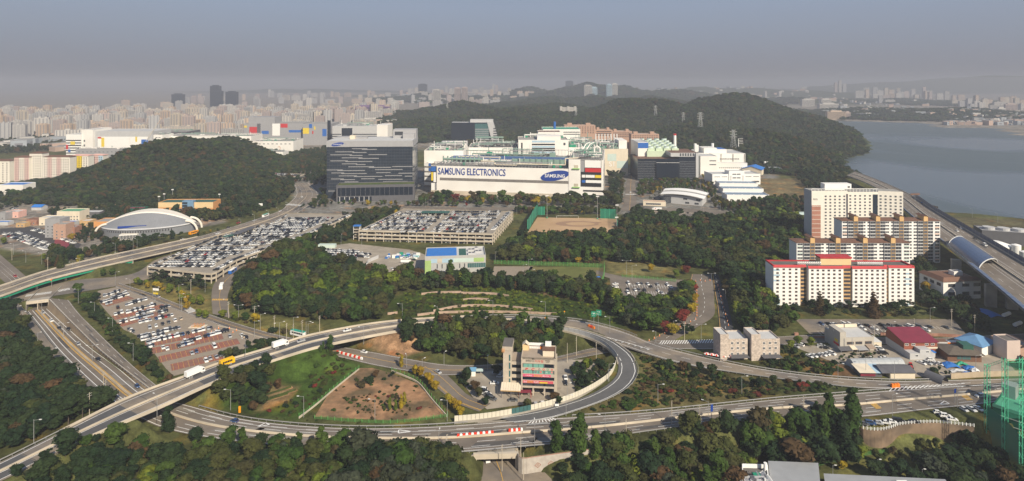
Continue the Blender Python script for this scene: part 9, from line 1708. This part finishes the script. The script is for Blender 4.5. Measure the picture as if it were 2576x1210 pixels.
row_of('water_barrier','long row of red and white plastic barriers on the highway median','barrier',(1149,1101),(1242,1092),13,0,(.9,1.3),(M('orange_red',(.70,.05,.02),.5,.03),'white_clean'));row_of('water_barrier','middle short row of red and white plastic barriers on the median','barrier',(1279,1088),(1315,1085),6,0,(.9,1.3),('orange_red','white_clean'));
row_of('water_barrier','row of red and white barriers at the corner below the second bridge','barrier',(847,887),(912,905),12,0,(.8,1.1),('orange_red','white_clean'));row_of('gore_barrier','orange barrier at the nose where the roads merge at the right','barrier',(2242,975),(2262,973),3,0,(1.2,1.6),('orange','orange'));row_of('gore_barrier','orange crash cushion at the gore of the loop ramp','barrier',(1480,822),(1496,828),3,3,(1.2,1.3),('orange','orange_red'))
CN=MB();CN.cyl(0,0,0,.85,.22,'orange',7,.05);CN.cyl(0,0,.45,.62,.14,'white_clean',7,.10);CN=CN.mesh('cone');CONES=[]
for pts_c in ([(1620+k*13,864-k*6)for k in range(11)],[(1753,795-k*7)for k in range(12)],[(1806+k*2.4,720+k*9)for k in range(12)],[(1738+k*12,706+(k%2)*2)for k in range(5)],[(532+k*9,837-(k%3)*5)for k in range(8)]):
 for u,v in pts_c:p=P(u,v);t_=mk('traffic_cone',CN,None,(p.x,p.y,.1),category='traffic cone');t_.scale=(1.6,1.6,1.6);CONES.append((t_,'orange traffic cone',p.x,p.y))
def sign(label,u,v,z,pz,w_,h_,mat,rot=0,txt=None,pole=True,name='road_sign',tsize=.6,arm=0):
 p=P(u,v,z);t_=thing(name,label,'sign',p,R(rot));mb=MB();
 if pole:mb.cyl(0,0,0,pz+h_,.14,'steel',6);
 if arm:mb.tube((0,0,pz+h_*.5),(arm,0,pz+h_*.5),.12,'steel',5)
 if pole:mb.obj('pole',t_)
 mb=MB();mb.box(arm-w_/2,arm+w_/2,-.2,-.1,pz,pz+h_,mat);pn=mb.obj('sign_panel',t_)
 if txt:
  for i,s_ in enumerate(txt):text(pn,s_,arm-w_*.42,pz+h_-(i+1)*h_/(len(txt)+.4),tsize,'white_clean',y=-.22,ext=.01,width=w_*.7)
 return t_
M('sign_green',(.01,.24,.14),.5,.03)
sign('left board of the green overhead direction sign at the flyover bend',1494,826,3.5,7.2,3.0,3.4,'sign_green',-8,('기흥','←'),arm=-.2,tsize=.8);sign('right board of the green overhead direction sign at the flyover bend',1496,826,3.5,8.4,3.2,3.4,'sign_green',-18,('서울','수원 ↑'),arm=2.6,tsize=.8,pole=False)
sign('blue road sign on a pole beside the near carriageway',1790,1062,0,5,1.4,3.2,'logo_blue',25);sign('small blue sign on the lamp pole near the yellow hatching',2402,1014,0,5,1.2,2.0,'logo_blue',20);sign('white sign board over the boulevard by the wooded hill',656,528,0,5,4.4,3,'white_clean',5)
sign('white banner sign panels at the gate of the middle parking lot',966+55,662,0,.8,9,2.2,'white_clean',0);sign('white and yellow gate sign on the local road',385,748,0,5.2,5,1.6,'white_clean',-12,arm=2.5);sign('yellow bus stop shelter board beside the local road',385,752,0,3.6,4,1.2,'yellow',-12,arm=2.4);sign('orange warning board under the viaduct',130,722,0,5,3,1.3,'orange',8,arm=-1.4)
sign('blue gantry panel at the lake side of the expressway',2322,545,0,14,6,3.4,'roof_blue',10);sign('dark gantry panel left of the blue one by the lake',2302,537,0,22,12,2,'brown_roof',6)
for i,(u,v)in enumerate(((1330,815),(1394,829),(1420,790),(1372,806),(1500,795))):p=P(u,v,4.5);t_=thing('warning_light',f"yellow flashing warning light, {ordn(i + 1)} along the flyover curve",'warning light',p);mb=MB();mb.cyl(0,0,0,1.4,.08,'steel',5);mb.obj('post',t_);mb=MB();mb.box(-.35,.35,-.12,.12,1.3,2.0,'bus_orange');mb.obj('lamp',t_)
p=P(603,1038);t_=thing('warning_light','yellow box shaped warning sign in the grass beside the highway bend','warning light',p);mb=MB();mb.box(-.5,.5,-.2,.2,0,3,'bus_orange');mb.obj('lamp',t_)
for k,u in enumerate((1778,1791,1803,1821,1838)):
 p=P(u,899+k*2);t_=thing('parasol',f"{'red and white' if k % 2 else 'white and red'} parasol, {ordn(k + 1)} from the left in front of the villas",'parasol',p);mb=MB();mb.cyl(0,0,0,2.4,.05,'steel',5);mb.obj('pole',t_)
 for j in range(8):mb=MB();a,b=j*math.pi/4,(j+1)*math.pi/4;mb.face([(0,0,2.9),(1.7*math.cos(a),1.7*math.sin(a),2.2),(1.7*math.cos(b),1.7*math.sin(b),2.2)],('orange_red' if j%2 else 'white_clean')if 'orange_red' in MATS else 'red');mb.obj('canopy_segment',t_)
M('slope_wall',(.40,.29,.22),.85,.2,.3);TB=[([(1060,742),(1100,738),(1160,737)],0),([(1160,739),(1240,741),(1280,747)],1),([(1165,757),(1195,754),(1230,756)],2),([(1090,785),(1160,772),(1260,772),(1340,781)],3),([(1050,795),(1120,788),(1260,787),(1400,792)],4),([(975,792),(1000,789)],5)]
for px,k in TB:wall_line('terrace_wall',f"{('upper left', 'upper right', 'middle', 'long lower', 'lowest', 'short left')[k]} pale stone terrace wall on the vine covered slope",'terrace wall',[tuple(p)for p in spline(PP(px,0),10)],1.5,-.2,.5,'slope_wall')
wall_line('kerb_wall','pale kerb wall along the left fence of the dirt plot','wall',[tuple(p)for p in spline(PP([(903,930),(868,958),(833,987),(792,1022),(752,1052)],0),16)],.7,-.2,.4,'concrete_light');wall_line('kerb_wall','pale kerb wall along the right fence of the dirt plot','wall',[tuple(p)for p in spline(PP([(985,934),(1020,948),(1053,965),(1088,1008),(1124,1048)],0),16)],.7,-.2,.4,'concrete_light')
wall_line('lot_kerb','pale kerb between the planted strip and the brick lot','kerb',[tuple(p)for p in spline(PP([(548,820),(600,832),(660,851)],0),10)],.5,-.2,.4,'concrete_light');wall_line('metal_fence','grey corrugated fence round the middle parking lot','fence',[tuple(p)for p in spline(PP([(832,664),(880,668),(922,672),(925,662),(952,650)],0),14)],3,-.1,.2,'grey_light')
p=P(1010,648);t_=thing('debris_heap','heap of blue sheeting and scrap beside the middle parking lot','scrap heap',p);r9=random.Random(5)
for k in range(60):x,y=r9.uniform(-14,14),r9.uniform(-5,8);mb=MB();s_=r9.uniform(.5,2.2);mb.box(x,x+s_*1.6,y,y+s_,0,s_*r9.uniform(.4,1.4),r9.choice(('tarp_blue','tarp_blue','white','green_paint','grey_light','sky_panel')));mb.obj('scrap_piece',t_)
for i,(u,v,m_)in enumerate(((1072-8,630,'green_paint'),(900,616,'pipe_pale'),(1092-10,636,'orange'))):
 if i==1:p=P(800,616+8);t_=thing('container_hut','pale green container behind the middle parking lot','container',p);wall(t_,0,16,0,5,0,3,'pipe_pale',None);
p=P(498,822);t_=thing('ramp_stairs','wooden ramp with orange railings on the brick plaza','stairs',p);mb=MB();mb.box(-5,5,-2.5,2.5,.1,.35,'cream');mb.box(-3,3,-1.5,1.5,.35,.6,'tan');mb.obj('platform',t_);[mb.obj('railing',t_)for mb in [MB().pipe([(x,-2,.3),(x,-2,1.5),(x,2,1.5),(x,2,.3)],.1,'orange',4)for x in (-3,-1,1,3)]]
for k,(u,v)in enumerate(((700,985),(712,992),(690,1002))):p=P(u,v);t_=thing('vegetable_bed',f"{('upper', 'middle', 'lower')[k]} strip of the small vegetable garden on the grassy lot",'vegetable bed',p,R(38));mb=MB();mb.box(-7,7,-.9,.9,0,.25,'soil');mb.obj('soil',t_);[mb.obj('plant_row',t_)for mb in [MB().box(-6.5,6.5,y-.15,y+.15,.25,.55,'vine')for y in (-.5,.5)]]
MK={'the tunnel':P(95,775),'the first flyover bridge':P(430,1020),'the brick parking lot':P(450,840),'the second flyover bridge':P(900,870),'the terraced slope':P(1200,770),'the sports hall':P(1145,690),'the small parking lot':P(1620,735),'the restaurant building':P(1350,985),'the loop ramp':P(1585,930),'the concrete underpass':P(1245,1145),'the dirt plot':P(970,1000),'the grassy lot':P(740,950),'the villas':P(1880,905),'the silver greenhouse':P(2215,930),'the red roofed block':P(2130,775),'the tall retaining wall':P(2300,1070),'the golf range':P(2520,1110),'the grey sheet roof':P(1990,1230),'the curved road':P(1745,770),'the left deck':P(560,640),'the middle deck':P(1080,590),'the sand field':P(1450,580),'the arena':P(380,590),'the canteen':P(1715,510),'the lettered factory':P(1300,500),'the bottom left corner':P(60,1200),'the bottom edge centre':P(700,1250),'the scrubland':P(1800,980),'the viaduct':P(150,680),'the yellow hatching':P(2200,1020),'the maroon hall':P(2315,895),'the bottom centre woods':P(950,1230),'the wood right of the underpass':P(1560,1170),'the blocks over the tall conifers':P(1850,1130),'the diamond wall':P(1400,1150)}
MK={k:(v.x,v.y)for k,v in MK.items()};MK['the wood below the golf range']=tuple(P(2380,1180,-9)[:2]);del MK['the blocks over the tall conifers'];MK['the ivy columns right of centre']=tuple(P(2050,1110,-5)[:2])
label_by_landmark(TREES,MK);label_by_landmark(LAMPS,MK);label_by_landmark(POLES,MK);label_by_landmark(CONES,MK,'traffic cones on the local roads')
MT={'the far left city edge':(-1400,1900),'the pink housing group':(-850,1700),'the left factory':(-800,1650),'the crane':(-700,1900),'the large grey factory':(-480,1750),'the tallest dark skyscraper':(-1300,2700),'the glass tower':(-280,1900),'the purple netted site':(-450,2300),'the twin brown towers':(-300,3000),'the lake shore':(2000,3300)}
label_by_landmark(globals().get('TOWERS',[]),MT)
for o in bpy.data.objects:
 if '_w' in o:del o['_w']
seen={}
for o in S.objects:
 if o.parent is None and o.get('label'):
  n=seen.get(o['label'],0);seen[o['label']]=n+1
print('duplicate labels',[k for k,v in seen.items()if v>1][:20],'objects',len(S.objects))
wr=random.Random(3)
def wear(o,rd,n,z,mats,rng_=(6,30),lanes=(.2,.35,.65,.8)):
 for k in range(n):
  d=wr.uniform(5,rd.len-40);L=wr.uniform(*rng_);t=wr.choice(lanes);w_=wr.uniform(.05,.09);mb=MB();sheet(mb,rd,t-w_,t+w_,d,d+L,wr.choice(mats),z,6);fix_up(mb).obj('asphalt_patch',o)
M('patch_dark',(.085,.08,.076),.9,.1);M('patch_pale',(.20,.182,.16),.9,.1)
wear(trunk_o,trunk,30,.108,('patch_dark','patch_pale'));wear(fl_o,flyover,8,.118,('patch_pale',),(4,12),(.25,.75));wear(lc_o,local_rd,12,.0915,('patch_dark','patch_pale'));wear(fr_o,frontage,6,.096,('patch_dark',));wear(bl_o,boulevard,12,.096,('patch_dark','patch_pale'));wear(ex_o,express,8,.107,('patch_dark','patch_pale'))
for d in np.arange(20,flyover.near(1380,810,4),24.0):mb=MB();sheet(mb,flyover,.02,.98,d,d+.35,'patch_dark',.1155,1);fix_up(mb).obj('deck_joint',fl_o)
